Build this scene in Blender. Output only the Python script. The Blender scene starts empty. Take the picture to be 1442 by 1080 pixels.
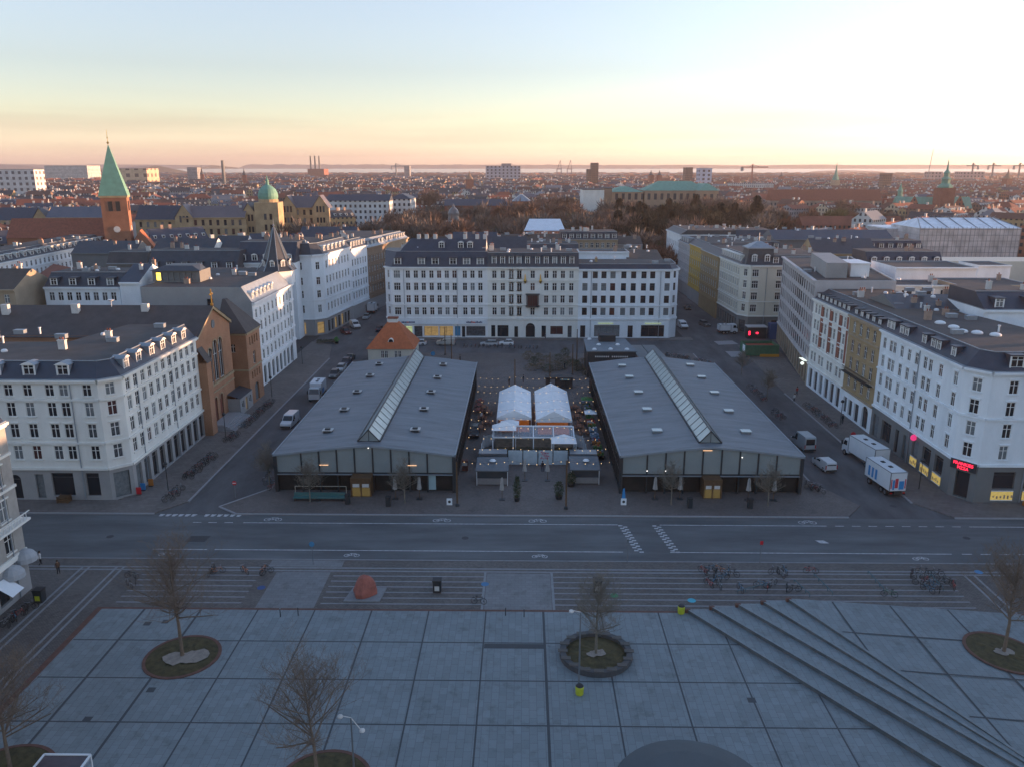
import bpy, math, random
from mathutils import Vector, Matrix
random.seed(11)
R = random.Random(5)
sc = bpy.context.scene
COL = sc.collection
PI = math.pi
EXPO = 2.66

# ------------------------------------------------------------------ camera
F = 1130.0; CX = 721.0; CY = 540.0; H = 45.0
PITCH = math.atan(304 / F)
YAW = math.atan(16 / (F / math.cos(PITCH)))
def ray(x, y):
    u = (x - CX) / F; v = -(y - CY) / F
    dy = math.cos(PITCH) + v * math.sin(PITCH); dz = -math.sin(PITCH) + v * math.cos(PITCH)
    c, s = math.cos(YAW), math.sin(YAW)
    return (u * c - dy * s, u * s + dy * c, dz)
def G(x, y, z=0.0):            # survey: photo point lying at height z
    d = ray(x, y); t = (z - H) / d[2]
    return (d[0] * t, d[1] * t)
def AX(x, y, Y):               # survey: (X, Z) of a photo point standing at distance Y
    d = ray(x, y); t = Y / d[1]
    return (d[0] * t, H + d[2] * t)
cam = bpy.data.cameras.new('camera'); co = bpy.data.objects.new('camera', cam); COL.objects.link(co)
co.location = (0, 0, H)
co.rotation_euler = (PI / 2 - PITCH, 0, YAW)
cam.sensor_width = 36.0; cam.sensor_fit = 'HORIZONTAL'; cam.lens = 36.0 * F / 1442.0
cam.clip_start = 0.5; cam.clip_end = 300000
sc.camera = co

# ------------------------------------------------------------------ materials
MATS = {}
def mat(name, c, rough=0.8, var=0.12, scale=0.6, metal=0.0, bump=0.0, emis=None, estr=0.0, spec=None, alpha=1.0, streak=None):
    if name in MATS: return MATS[name]
    m = bpy.data.materials.new(name); m.use_nodes = True
    nt = m.node_tree; b = nt.nodes['Principled BSDF']
    b.inputs['Base Color'].default_value = (*c, 1); b.inputs['Roughness'].default_value = rough
    b.inputs['Metallic'].default_value = metal
    if spec is not None: b.inputs['Specular IOR Level'].default_value = spec
    if alpha < 1: b.inputs['Alpha'].default_value = alpha
    if emis:
        b.inputs['Emission Color'].default_value = (*emis, 1); b.inputs['Emission Strength'].default_value = estr
    if var > 0:
        tc = nt.nodes.new('ShaderNodeTexCoord'); mp = nt.nodes.new('ShaderNodeMapping')
        nt.links.new(tc.outputs['Object'], mp.inputs[0])
        if streak: mp.inputs['Scale'].default_value = streak
        n = nt.nodes.new('ShaderNodeTexNoise'); n.inputs['Scale'].default_value = scale; n.inputs['Detail'].default_value = 6
        n.inputs['Roughness'].default_value = 0.65
        nt.links.new(mp.outputs[0], n.inputs['Vector'])
        r = nt.nodes.new('ShaderNodeMapRange'); r.inputs[1].default_value = 0.3; r.inputs[2].default_value = 0.7
        r.inputs[3].default_value = 1 - var; r.inputs[4].default_value = 1 + var
        nt.links.new(n.outputs['Fac'], r.inputs[0])
        mx = nt.nodes.new('ShaderNodeVectorMath'); mx.operation = 'SCALE'
        mx.inputs[0].default_value = c
        nt.links.new(r.outputs[0], mx.inputs['Scale']); nt.links.new(mx.outputs[0], b.inputs['Base Color'])
        if bump > 0:
            bp = nt.nodes.new('ShaderNodeBump'); bp.inputs['Strength'].default_value = bump; bp.inputs['Distance'].default_value = 0.05
            nt.links.new(n.outputs['Fac'], bp.inputs['Height']); nt.links.new(bp.outputs[0], b.inputs['Normal'])
    MATS[name] = m
    return m
def nodes_mat(name, build, rough=0.8):
    m = bpy.data.materials.new(name); m.use_nodes = True
    nt = m.node_tree; b = nt.nodes['Principled BSDF']; b.inputs['Roughness'].default_value = rough
    build(nt, b); MATS[name] = m
    return m
def N(nt, t, **k):
    n = nt.nodes.new(t)
    for a, v in k.items():
        if a.startswith('i_'): n.inputs[int(a[2:])].default_value = v
        else: setattr(n, a, v)
    return n
def coord(nt, scale=(1, 1, 1), rot=(0, 0, 0)):
    tc = N(nt, 'ShaderNodeTexCoord'); mp = N(nt, 'ShaderNodeMapping')
    mp.inputs['Scale'].default_value = scale; mp.inputs['Rotation'].default_value = rot
    nt.links.new(tc.outputs['Object'], mp.inputs[0]); return mp.outputs[0]
def ramp(nt, stops):
    r = N(nt, 'ShaderNodeValToRGB'); e = r.color_ramp.elements
    while len(e) < len(stops): e.new(0.5)
    for i, (p, c) in enumerate(stops): e[i].position = p; e[i].color = (*c, 1)
    return r
def mul(nt, a, b_):
    m = N(nt, 'ShaderNodeMix', data_type='RGBA', blend_type='MULTIPLY'); m.inputs[0].default_value = 1
    nt.links.new(a, m.inputs[6]); nt.links.new(b_, m.inputs[7]); return m.outputs[2]
def paving(name, base, tw, th, mortar, msize, var, offs=0.5, rough=0.75, big=0.05, bvar=0.15, rot=0):
    def f(nt, b):
        v = coord(nt, rot=(0, 0, rot))
        br = N(nt, 'ShaderNodeTexBrick', offset=offs); br.inputs['Scale'].default_value = 1.0
        br.inputs['Brick Width'].default_value = tw; br.inputs['Row Height'].default_value = th
        br.inputs['Mortar Size'].default_value = msize; br.inputs['Mortar Smooth'].default_value = 0.2
        br.inputs['Color1'].default_value = (*[x * (1 - var) for x in base], 1); br.inputs['Color2'].default_value = (*[x * (1 + var) for x in base], 1)
        br.inputs['Mortar'].default_value = (*mortar, 1); nt.links.new(v, br.inputs['Vector'])
        n = N(nt, 'ShaderNodeTexNoise'); n.inputs['Scale'].default_value = big; n.inputs['Detail'].default_value = 8; n.inputs['Roughness'].default_value = 0.7
        nt.links.new(v, n.inputs['Vector'])
        r = ramp(nt, [(0.3, (1 - bvar,) * 3), (0.7, (1 + bvar,) * 3)]); nt.links.new(n.outputs['Fac'], r.inputs[0])
        n2 = N(nt, 'ShaderNodeTexNoise'); n2.inputs['Scale'].default_value = 0.55; n2.inputs['Detail'].default_value = 10; n2.inputs['Roughness'].default_value = .75; nt.links.new(v, n2.inputs['Vector'])
        r2 = ramp(nt, [(0.33, (.70, .69, .67)), (0.47, (1, 1, 1)), (0.66, (1, 1, 1)), (.74, (1.12, 1.12, 1.13))]); nt.links.new(n2.outputs['Fac'], r2.inputs[0])
        nt.links.new(mul(nt, mul(nt, br.outputs['Color'], r.outputs[0]), r2.outputs[0]), b.inputs['Base Color'])
    return nodes_mat(name, f, rough)

glassD = mat('window_glass_dark', (0.018, 0.022, 0.028), 0.12, 0, spec=0.6)
glassM = mat('window_glass_curtained', (0.16, 0.18, 0.19), 0.2, 0.3, 2.0)
glassC = mat('window_glass_half_curtained', (0.075, 0.085, 0.095), 0.15, 0.7, 1.6)
glassR = mat('window_glass_reddish', (0.07, 0.03, 0.03), 0.15, 0)
glassL = mat('window_glass_warm_lit', (0.26, 0.19, 0.09), 0.4, 0.8, 1.2, emis=(1, 0.62, 0.22), estr=0.035)
frameW = mat('window_frame_white', (0.72, 0.72, 0.70), 0.5, 0)
frameD = mat('window_frame_dark', (0.05, 0.055, 0.06), 0.4, 0)
whiteA = mat('stucco_white', (0.77, 0.78, 0.78), 0.85, 0.10, 0.35, bump=0.2, streak=(1, 1, 0.35))
whiteB = mat('stucco_offwhite', (0.72, 0.715, 0.67), 0.85, 0.10, 0.35, streak=(1, 1, 0.35))
creamA = mat('stucco_cream', (0.60, 0.57, 0.48), 0.85, 0.07, 0.3, streak=(1, 1, 0.35))
whiteC = mat('stucco_cool_white', (0.73, 0.77, 0.80), 0.85, 0.10, 0.35, streak=(1, 1, 0.35))
greyST = mat('stucco_grey', (0.30, 0.30, 0.30), 0.85, 0.1, 0.3)
greyDK = mat('stucco_dark_grey', (0.16, 0.165, 0.165), 0.8, 0.1, 0.4)
concr = mat('concrete_panel', (0.46, 0.44, 0.44), 0.85, 0.1, 0.5)
yellowS = mat('stucco_yellow', (0.50, 0.33, 0.08), 0.85, 0.1, 0.4)
ochreS = mat('stucco_ochre', (0.33, 0.24, 0.13), 0.85, 0.12, 0.4)
ochre2 = mat('stucco_tan', (0.34, 0.27, 0.19), 0.85, 0.12, 0.4)
brownS = mat('stucco_brown', (0.24, 0.17, 0.12), 0.85, 0.12, 0.4)
slate = mat('roof_slate', (0.040, 0.046, 0.058), 0.5, 0.22, 0.9, bump=0.3)
slateB = mat('roof_slate_blue', (0.034, 0.043, 0.064), 0.5, 0.2, 0.7)
felt = mat('roof_felt', (0.060, 0.058, 0.060), 0.9, 0.25, 0.35)
feltB = mat('roof_felt_brown', (0.075, 0.062, 0.055), 0.9, 0.25, 0.3)
zinc = mat('zinc_sheet', (0.26, 0.30, 0.34), 0.45, 0.12, 0.8, metal=0.3)
tileR = mat('roof_tile_red', (0.22, 0.072, 0.042), 0.8, 0.25, 1.2, bump=0.4)
tileO = mat('roof_tile_orange', (0.42, 0.12, 0.045), 0.8, 0.2, 1.2, bump=0.4)
copper = mat('roof_copper_green', (0.135, 0.30, 0.23), 0.7, 0.15, 0.5)
chimM = mat('chimney_brick', (0.34, 0.25, 0.20), 0.9, 0.2, 1.5)
chimW = mat('chimney_rendered', (0.55, 0.54, 0.52), 0.9, 0.12, 1.5)
metalD = mat('metal_dark', (0.025, 0.03, 0.035), 0.45, 0)
metalG = mat('metal_grey', (0.22, 0.24, 0.26), 0.4, 0.05, metal=0.6)
metalW = mat('metal_white', (0.7, 0.72, 0.74), 0.4, 0)
brickO = None
def brick(name, c1, c2, mortar, sc_=1.0, rough=0.9):
    def f(nt, b):
        tc = N(nt, 'ShaderNodeTexCoord'); sp = N(nt, 'ShaderNodeSeparateXYZ'); nt.links.new(tc.outputs['Object'], sp.inputs[0])
        ad = N(nt, 'ShaderNodeMath', operation='ADD'); nt.links.new(sp.outputs[0], ad.inputs[0]); nt.links.new(sp.outputs[1], ad.inputs[1])
        cb = N(nt, 'ShaderNodeCombineXYZ'); nt.links.new(ad.outputs[0], cb.inputs[0]); nt.links.new(sp.outputs[2], cb.inputs[1])
        br = N(nt, 'ShaderNodeTexBrick'); br.inputs['Scale'].default_value = sc_
        br.inputs['Brick Width'].default_value = 0.24; br.inputs['Row Height'].default_value = 0.08; br.inputs['Mortar Size'].default_value = 0.008
        br.inputs['Color1'].default_value = (*c1, 1); br.inputs['Color2'].default_value = (*c2, 1); br.inputs['Mortar'].default_value = (*mortar, 1)
        nt.links.new(cb.outputs[0], br.inputs['Vector'])
        n = N(nt, 'ShaderNodeTexNoise'); n.inputs['Scale'].default_value = 0.3; n.inputs['Detail'].default_value = 7
        nt.links.new(tc.outputs['Object'], n.inputs['Vector'])
        r = ramp(nt, [(0.3, (0.8,) * 3), (0.7, (1.2,) * 3)]); nt.links.new(n.outputs['Fac'], r.inputs[0])
        nt.links.new(mul(nt, br.outputs['Color'], r.outputs[0]), b.inputs['Base Color'])
    return nodes_mat(name, f, rough)
brickO = brick('brick_orange', (0.37, 0.18, 0.10), (0.32, 0.145, 0.075), (0.33, 0.22, 0.15))
brickR = brick('brick_red', (0.27, 0.085, 0.055), (0.22, 0.07, 0.045), (0.25, 0.15, 0.12))
brickY = brick('brick_yellow', (0.43, 0.31, 0.18), (0.37, 0.26, 0.14), (0.38, 0.30, 0.2))
brickT = brick('brick_tower_red', (0.30, 0.13, 0.075), (0.25, 0.105, 0.06), (0.27, 0.15, 0.1))

# ------------------------------------------------------------------ objects
def tag(o, label=None, cat=None, group=None, kind=None):
    if label: o['label'] = label
    if cat: o['category'] = cat
    if group: o['group'] = group
    if kind: o['kind'] = kind
    return o
def thing(name, label, cat, loc=(0, 0, 0), rz=0.0, group=None):
    o = bpy.data.objects.new(name, None); COL.objects.link(o)
    o.location = loc; o.rotation_euler = (0, 0, rz); o.empty_display_size = 0.5
    return tag(o, label, cat, group)
def inst(name, mesh, parent, loc=(0, 0, 0), rz=0.0):
    o = bpy.data.objects.new(name, mesh); COL.objects.link(o)
    if parent: o.parent = parent
    o.location = loc; o.rotation_euler = (0, 0, rz); return o
def copy_tree(o, parent=None):
    c = o.copy(); COL.objects.link(c)
    if parent: c.parent = parent
    for ch in list(o.children): copy_tree(ch, c)
    return c
def dup(o, loc, rz=None, label=None, group=None):
    c = copy_tree(o); c.location = loc
    if rz is not None: c.rotation_euler = (0, 0, rz)
    if label: c['label'] = label
    if group: c['group'] = group
    return c
class MB:
    def __init__(s): s.v = []; s.f = []; s.m = []
    def poly(s, pts, mi=0):
        n = len(s.v); s.v += [tuple(p) for p in pts]; s.f.append(tuple(range(n, n + len(pts)))); s.m.append(mi)
    def box(s, x0, x1, y0, y1, z0, z1, mi=0, top=None):
        if x0 > x1: x0, x1 = x1, x0
        if y0 > y1: y0, y1 = y1, y0
        s.prism([(x0, y0), (x1, y0), (x1, y1), (x0, y1)], z0, z1, mi, mi if top is None else top)
    def prism(s, P, z0, z1, mi=0, top=None, P2=None, bottom=True):
        n = len(P); P2 = P2 or P
        b = len(s.v); s.v += [(p[0], p[1], z0) for p in P] + [(p[0], p[1], z1) for p in P2]
        for i in range(n):
            j = (i + 1) % n
            s.f.append((b + i, b + j, b + n + j, b + n + i)); s.m.append(mi)
        s.f.append(tuple(b + n + i for i in range(n))); s.m.append(mi if top is None else top)
        if bottom: s.f.append(tuple(b + n - 1 - i for i in range(n))); s.m.append(mi)
    def obox(s, c, w, d, h, rz=0.0, mi=0, z=None):   # centred in plan at c, rotated, standing on c.z
        x, y = c[0], c[1]; z = c[2] if len(c) > 2 else (z or 0)
        ca, sa = math.cos(rz), math.sin(rz)
        P = [(x + a * ca - b_ * sa, y + a * sa + b_ * ca) for a, b_ in ((-w / 2, -d / 2), (w / 2, -d / 2), (w / 2, d / 2), (-w / 2, d / 2))]
        s.prism(P, z, z + h, mi)
    def tube(s, a, b, r0, r1=None, n=6, mi=0, cap=True):
        r1 = r0 if r1 is None else r1
        a = Vector(a); b = Vector(b); d = (b - a)
        if d.length < 1e-6: return
        d.normalize(); u = d.orthogonal().normalized(); w = d.cross(u)
        k = len(s.v)
        for c, r in ((a, r0), (b, r1)):
            for i in range(n):
                t = 2 * PI * i / n; s.v.append(tuple(c + u * (r * math.cos(t)) + w * (r * math.sin(t))))
        for i in range(n):
            j = (i + 1) % n; s.f.append((k + i, k + j, k + n + j, k + n + i)); s.m.append(mi)
        if cap:
            s.f.append(tuple(k + n - 1 - i for i in range(n))); s.m.append(mi)
            s.f.append(tuple(k + n + i for i in range(n))); s.m.append(mi)
    def cyl(s, x, y, z0, z1, r0, r1=None, n=16, mi=0): s.tube((x, y, z0), (x, y, z1), r0, r1, n, mi)
    def lathe(s, prof, c=(0, 0, 0), n=16, mi=0):
        k = len(s.v)
        for r, z in prof:
            for i in range(n):
                t = 2 * PI * i / n; s.v.append((c[0] + r * math.cos(t), c[1] + r * math.sin(t), c[2] + z))
        for q in range(len(prof) - 1):
            for i in range(n):
                j = (i + 1) % n; s.f.append((k + q * n + i, k + q * n + j, k + (q + 1) * n + j, k + (q + 1) * n + i)); s.m.append(mi)
        s.f.append(tuple(k + n - 1 - i for i in range(n))); s.m.append(mi)
        e = k + (len(prof) - 1) * n; s.f.append(tuple(e + i for i in range(n))); s.m.append(mi)
    def mesh(s, name, mats, off=(0, 0, 0), smooth=False):
        me = bpy.data.meshes.new(name)
        v = s.v if off == (0, 0, 0) else [(p[0] - off[0], p[1] - off[1], p[2] - off[2]) for p in s.v]
        me.from_pydata(v, [], s.f)
        if not isinstance(mats, (list, tuple)): mats = [mats]
        for m in mats: me.materials.append(m)
        me.polygons.foreach_set('material_index', s.m)
        if smooth: me.polygons.foreach_set('use_smooth', [True] * len(s.f))
        me.update(); return me
    def build(s, name, mats, parent=None, off=(0, 0, 0), smooth=False):
        return inst(name, s.mesh(name, mats, off, smooth), parent)
def solo(name, mb, mats, label, cat, off, group=None, smooth=False):   # a thing that is one mesh
    o = mb.build(name, mats, None, off, smooth); o.location = off
    return tag(o, label, cat, group)
def struct(name, mb, mats):
    return tag(mb.build(name, mats), kind='structure')

def inset(P, ds):     # CCW polygon, edge i from P[i] to P[i+1] moves inward by ds[i]
    n = len(P); out = []
    for i in range(n):
        a, b, c = P[i - 1], P[i], P[(i + 1) % n]
        d1 = Vector((b[0] - a[0], b[1] - a[1])).normalized(); d2 = Vector((c[0] - b[0], c[1] - b[1])).normalized()
        n1 = Vector((-d1.y, d1.x)); n2 = Vector((-d2.y, d2.x)); k1 = ds[i - 1]; k2 = ds[i]
        cr = d1.x * d2.y - d1.y * d2.x
        if abs(cr) < 1e-4: q = Vector(b) + n2 * max(k1, k2); out.append((q.x, q.y)); continue
        p1 = Vector(a) + n1 * k1; p2 = Vector(b) + n2 * k2
        w = p2 - p1; t = (w.x * d2.y - w.y * d2.x) / cr
        q = p1 + d1 * t; out.append((q.x, q.y))
    return out

# ------------------------------------------------------------------ windows
WM = {}
def win_mesh(w, h, gl, style):
    k = (round(w, 2), round(h, 2), gl.name, style)
    if k in WM: return WM[k]
    g = MB(); g.poly([(-w / 2, 0.02, 0), (w / 2, 0.02, 0), (w / 2, 0.02, h), (-w / 2, 0.02, h)])
    gm = g.mesh('window', gl)
    f = MB(); t = 0.055; y0, y1 = -0.012, 0.03
    fm = frameD if style in ('dark', 'shop', 'plain') else frameW
    f.box(-w / 2, -w / 2 + t, y0, y1, 0, h); f.box(w / 2 - t, w / 2, y0, y1, 0, h)
    f.box(-w / 2 + t, w / 2 - t, y0, y1, 0, t); f.box(-w / 2 + t, w / 2 - t, y0, y1, h - t, h)
    if style == 'cross':
        f.box(-0.05, 0.05, y0 - 0.01, y1, t, h - t); f.box(-w / 2 + t, -0.05, y0, y1, h * 0.64, h * 0.64 + 0.075); f.box(0.05, w / 2 - t, y0, y1, h * 0.64, h * 0.64 + 0.075)
    if style == 'triple':
        for x in (-w / 6, w / 6): f.box(x - 0.05, x + 0.05, y0 - 0.01, y1, t, h - t)
        f.box(-w / 2 + t, w / 2 - t, y0, y1, h * 0.62, h * 0.62 + 0.09)
    if style == 'shop':
        n = max(1, int(w / 1.6))
        for i in range(1, n): x = -w / 2 + w * i / n; f.box(x - 0.04, x + 0.04, y0, y1, t, h - t)
        f.box(-w / 2 + t, w / 2 - t, y0, y1, h * 0.78, h * 0.78 + 0.08)
    if style == 'dark' : f.box(-w / 2 + t, w / 2 - t, y0, y1, h * 0.66, h * 0.66 + 0.07)
    WM[k] = (gm, f.mesh('frame', fm)); return WM[k]
def add_window(root, o, x, y, z, rz, w, h, style='cross', gl=None, name='window'):
    if gl is None:
        q = R.random(); gl = glassM if q < 0.16 else (glassR if q < 0.22 else (glassC if q < 0.34 else glassD))
    gm, fm = win_mesh(w, h, gl, style)
    wo = inst(name, gm, root, (x - o[0], y - o[1], z - o[2]), rz)
    inst('frame', fm, wo)
    return wo
def dormer_meshes(w, h, d, roofm, round_top, frame=True):
    k = ('dorm', w, h, d, roofm.name, round_top)
    if k in WM: return WM[k]
    b = MB()     # cheeks and roof, front at y=0, body runs back to y=d
    b.box(-w / 2, w / 2, 0.12, d, 0, h, 0)
    b.box(-w / 2 - 0.02, -w / 2 + 0.16, 0, 0.12, 0, h, 1); b.box(w / 2 - 0.16, w / 2 + 0.02, 0, 0.12, 0, h, 1)
    if round_top:
        n = 6; P = [(-w / 2 - 0.15 + (w + 0.3) * i / n, math.sin(PI * i / n) * 0.38) for i in range(n + 1)]
        for i in range(n):
            (xa, za), (xb, zb) = P[i], P[i + 1]
            b.poly([(xa, -0.2, h + za), (xb, -0.2, h + zb), (xb, d + 0.3, h + zb), (xa, d + 0.3, h + za)], 0)
        b.poly([(x, -0.2, h + z) for x, z in P] , 1); b.poly([(P[0][0], -0.2, h), (P[0][0], d + 0.3, h), (P[-1][0], d + 0.3, h), (P[-1][0], -0.2, h)], 1)
    else:
        b.box(-w / 2 - 0.15, w / 2 + 0.15, -0.2, d + 0.3, h + 0.002, h + 0.16, 0)
    WM[k] = b.mesh('dormer', [roofm, frameW]); return WM[k]
def add_dormer(root, o, x, y, z, rz, w=1.3, h=1.5, d=1.6, roofm=None, round_top=False, style='cross'):
    roofm = roofm or zinc
    do = inst('dormer', dormer_meshes(w, h, d, roofm, round_top), root, (x - o[0], y - o[1], z - o[2]), rz)
    q = R.random(); gl = glassM if q < 0.2 else glassD
    gm, fm = win_mesh(w - 0.3, h - 0.15, gl, style)
    a = inst('window', gm, do, (0, 0.06, 0.08)); inst('window_frame', fm, do, (0, 0.06, 0.08))
    return do

# ------------------------------------------------------------------ wall with real openings
def wall_face(mb, A, B, z0, z1, ops, depth=0.22, mi=0):
    ax, ay = A; L = math.hypot(B[0] - ax, B[1] - ay); dx, dy = (B[0] - ax) / L, (B[1] - ay) / L
    ix, iy = -dy, dx
    P = lambda s, z, d=0.0: (ax + dx * s + ix * d, ay + dy * s + iy * d, z)
    ss = {0.0, L}; zz = {z0, z1}
    for o in ops:
        ss |= {round(o['s'] - o['w'] / 2, 4), round(o['s'] + o['w'] / 2, 4)}; zz |= {round(o['z'], 4), round(o['z'] + o['h'], 4)}
    ss = sorted(ss); zz = sorted(zz)
    for za, zb_ in zip(zz[:-1], zz[1:]):
        if zb_ - za < 1e-3: continue
        zm = (za + zb_) / 2; act = [o for o in ops if o['z'] < zm < o['z'] + o['h']]
        st = None
        for sa, sb in zip(ss[:-1], ss[1:]):
            sm = (sa + sb) / 2; hole = any(abs(sm - o['s']) < o['w'] / 2 for o in act)
            if hole:
                if st is not None: mb.poly([P(st, za), P(sa, za), P(sa, zb_), P(st, zb_)], mi); st = None
            elif st is None: st = sa
        if st is not None: mb.poly([P(st, za), P(L, za), P(L, zb_), P(st, zb_)], mi)
    for o in ops:
        a, b, zb, t = o['s'] - o['w'] / 2, o['s'] + o['w'] / 2, o['z'], o['z'] + o['h']
        mb.poly([P(a, zb), P(a, zb, depth), P(a, t, depth), P(a, t)], mi)
        mb.poly([P(b, zb, depth), P(b, zb), P(b, t), P(b, t, depth)], mi)
        mb.poly([P(a, zb), P(b, zb), P(b, zb, depth), P(a, zb, depth)], mi)
        mb.poly([P(a, t, depth), P(b, t, depth), P(b, t), P(a, t)], mi)
        if o.get('arch'):
            r = o['w'] / 2; n = 6; zc0 = t - r
            for sg in (-1, 1):
                pts = [P(o['s'] + sg * r, t, 0.02)] + [P(o['s'] + sg * r * math.cos(PI / 2 * i / n), zc0 + r * math.sin(PI / 2 * i / n), 0.02) for i in range(n + 1)]
                for i in range(1, n + 1): mb.poly([pts[0], pts[i], pts[i + 1]] if sg > 0 else [pts[0], pts[i + 1], pts[i]], mi)
    return L, (dx, dy), (ix, iy)
def band(mb, A, B, z0, z1, out, mi=0, ext=0.0):
    ax, ay = A; L = math.hypot(B[0] - ax, B[1] - ay); dx, dy = (B[0] - ax) / L, (B[1] - ay) / L; ix, iy = -dy, dx
    P = [(ax - dx * ext - ix * out, ay - dy * ext - iy * out), (B[0] + dx * ext - ix * out, B[1] + dy * ext - iy * out),
         (B[0] + dx * ext + ix * 0.02, B[1] + dy * ext + iy * 0.02), (ax - dx * ext + ix * 0.02, ay - dy * ext + iy * 0.02)]
    mb.prism(P, z0, z1, mi)

def house(name, label, P, top, facades, wallm, roof=('mansard', 2.2, 2.3), roofm=slate, topm=felt, trimm=None, group=None,
          cat='building', chim=0, z0=0.0, ground=None, gm=None, rows=None, roof_clutter=0, chimm=None):
    """P: CCW footprint. facades: {edge index: spec}. Each spec: xs or n (columns), rows [(z, h)], w, style, shop [(s0,s1,z,h,kind)], dormers."""
    n = len(P); cx = sum(p[0] for p in P) / n; cy = sum(p[1] for p in P) / n; o = (cx, cy, z0)
    root = thing(name, label, cat, o, group=group)
    W = MB(); T = MB(); mats = [wallm, gm or wallm]; trimm = trimm or wallm
    wins = []
    for i in range(n):
        A, B = P[i], P[(i + 1) % n]; L = math.hypot(B[0] - A[0], B[1] - A[1])
        sp = facades.get(i)
        if not sp:
            W.poly([(A[0], A[1], z0), (B[0], B[1], z0), (B[0], B[1], top), (A[0], A[1], top)]); continue
        rws = sp.get('rows') or rows
        xs = sp.get('xs') or [sp.get('m', 0.6) + (L - 2 * sp.get('m', 0.6)) * (k + 0.5) / sp['n'] for k in range(sp['n'])]
        ops = []
        for ri, (z, h) in enumerate(rws):
            for k, s in enumerate(xs):
                w = sp.get('w', 1.15); st = sp.get('style', 'cross')
                if k in sp.get('wide', ()): w = sp.get('ww', 1.9); st = 'triple'
                if s - w / 2 < 0.15 or s + w / 2 > L - 0.15: continue
                ops.append(dict(s=s, w=w, z=z, h=h, style=st, arch=(sp.get('arch') and ri in sp['arch'])))
        gh = ground if ground is not None else 0
        ups = ops; shops = []
        for q in sp.get('shop', []):
            shops.append(dict(s=(q[0] + q[1]) / 2, w=q[1] - q[0], z=q[2], h=q[3], style='shop', arch=(q[4] == 'arch'), kind=q[4], gl=q[5] if len(q) > 5 else None))
        if gh:
            wall_face(W, A, B, z0, gh, shops, 0.35, 1)
            wall_face(W, A, B, gh, top, ups, 0.13, 0)
        else: wall_face(W, A, B, z0, top, ups + shops, 0.13, 0)
        dx, dy = (B[0] - A[0]) / L, (B[1] - A[1]) / L; rz = math.atan2(dy, dx)
        for q in ups + shops:
            d = 0.35 if q in shops else 0.13
            wins.append((A[0] + dx * q['s'] - dy * (d - 0.03), A[1] + dy * q['s'] + dx * (d - 0.03), q['z'], rz, q))
            if q not in shops and sp.get('sills', True):
                sA = (A[0] + dx * (q['s'] - q['w'] / 2 - 0.15), A[1] + dy * (q['s'] - q['w'] / 2 - 0.15)); sB = (A[0] + dx * (q['s'] + q['w'] / 2 + 0.15), A[1] + dy * (q['s'] + q['w'] / 2 + 0.15))
                band(T, sA, sB, q['z'] - 0.16, q['z'] - 0.01, 0.14)
                if sp.get('hoods', True): band(T, sA, sB, q['z'] + q['h'] + 0.12, q['z'] + q['h'] + 0.28, 0.16)
        for zz in sp.get('bands', []): band(T, A, B, zz, zz + 0.28, 0.2)
        if gh: band(T, A, B, gh - 0.12, gh + 0.22, 0.24)
        band(T, A, B, top - 0.55, top - 0.28, 0.22); band(T, A, B, top - 0.28, top + 0.02, 0.5)
        for s in sp.get('pipes', []): T.cyl(A[0] + dx * s + dy * 0.12, A[1] + dy * s - dx * 0.12, z0 + 0.2, top - 0.6, 0.07, n=6, mi=1)
    W.build('wall', mats, root, o)
    if T.f: T.build('cornice', [trimm, zinc], root, o)
    for x, y, z, rz, q in wins:
        nm = 'window' if q.get('kind') not in ('door',) else 'door'
        add_window(root, o, x, y, z, rz, q['w'], q['h'], q['style'] if nm == 'window' else 'plain', q.get('gl'), nm if q.get('kind') is None or nm == 'door' else 'shop_window')
    # roof
    Rf = MB(); kind = roof[0]; ztop = top
    if kind == 'mansard':
        d, h = roof[1], roof[2]; ds = [d if i in facades else 0.0 for i in range(n)]
        I = inset(P, ds); E_ = inset(P, [-0.3 if i in facades else 0.0 for i in range(n)])
        Rf.prism(E_, top + 0.03, top + 0.14, 2, bottom=False)
        for i in range(n):
            j = (i + 1) % n
            Rf.poly([(*P[i], top + 0.13), (*P[j], top + 0.13), (*I[j], top + h), (*I[i], top + h)], 0)
        Rf.poly([(*p, top + h) for p in I], 1); ztop = top + h
        for i in range(n):
            if i in facades: band(Rf, I[i], I[(i + 1) % n], top + h - 0.02, top + h + 0.1, 0.12, 2)
    elif kind == 'flat':
        Rf.poly([(*p, top - 0.25) for p in inset(P, [0.3] * n)], 1)
        Q = inset(P, [0.3] * n)
        for i in range(n):
            j = (i + 1) % n
            Rf.poly([(*P[i], top), (*P[j], top), (*Q[j], top), (*Q[i], top)], 2)
            Rf.poly([(*Q[i], top), (*Q[j], top), (*Q[j], top - 0.25), (*Q[i], top - 0.25)], 2)
        I = Q; ztop = top - 0.25
    elif kind in ('gable', 'hip'):    # 4-corner footprint, ridge parallel to edge 0
        h = roof[1]; a, b, c, d_ = P; e = roof[2] if len(roof) > 2 else 0.3
        m1 = ((b[0] + c[0]) / 2, (b[1] + c[1]) / 2); m2 = ((d_[0] + a[0]) / 2, (d_[1] + a[1]) / 2)
        if kind == 'hip':
            L = math.hypot(m1[0] - m2[0], m1[1] - m2[1]); k = min(0.49, roof[3] / L) if len(roof) > 3 else 0.25
            m1, m2 = (m1[0] + (m2[0] - m1[0]) * k, m1[1] + (m2[1] - m1[1]) * k), (m2[0] + (m1[0] - m2[0]) * k, m2[1] + (m1[1] - m2[1]) * k)
        E4 = inset(P, [-e] * 4) if kind == 'hip' else inset(P, [-e, 0, -e, 0]); a, b, c, d_ = E4
        z = top - 0.05
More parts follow.
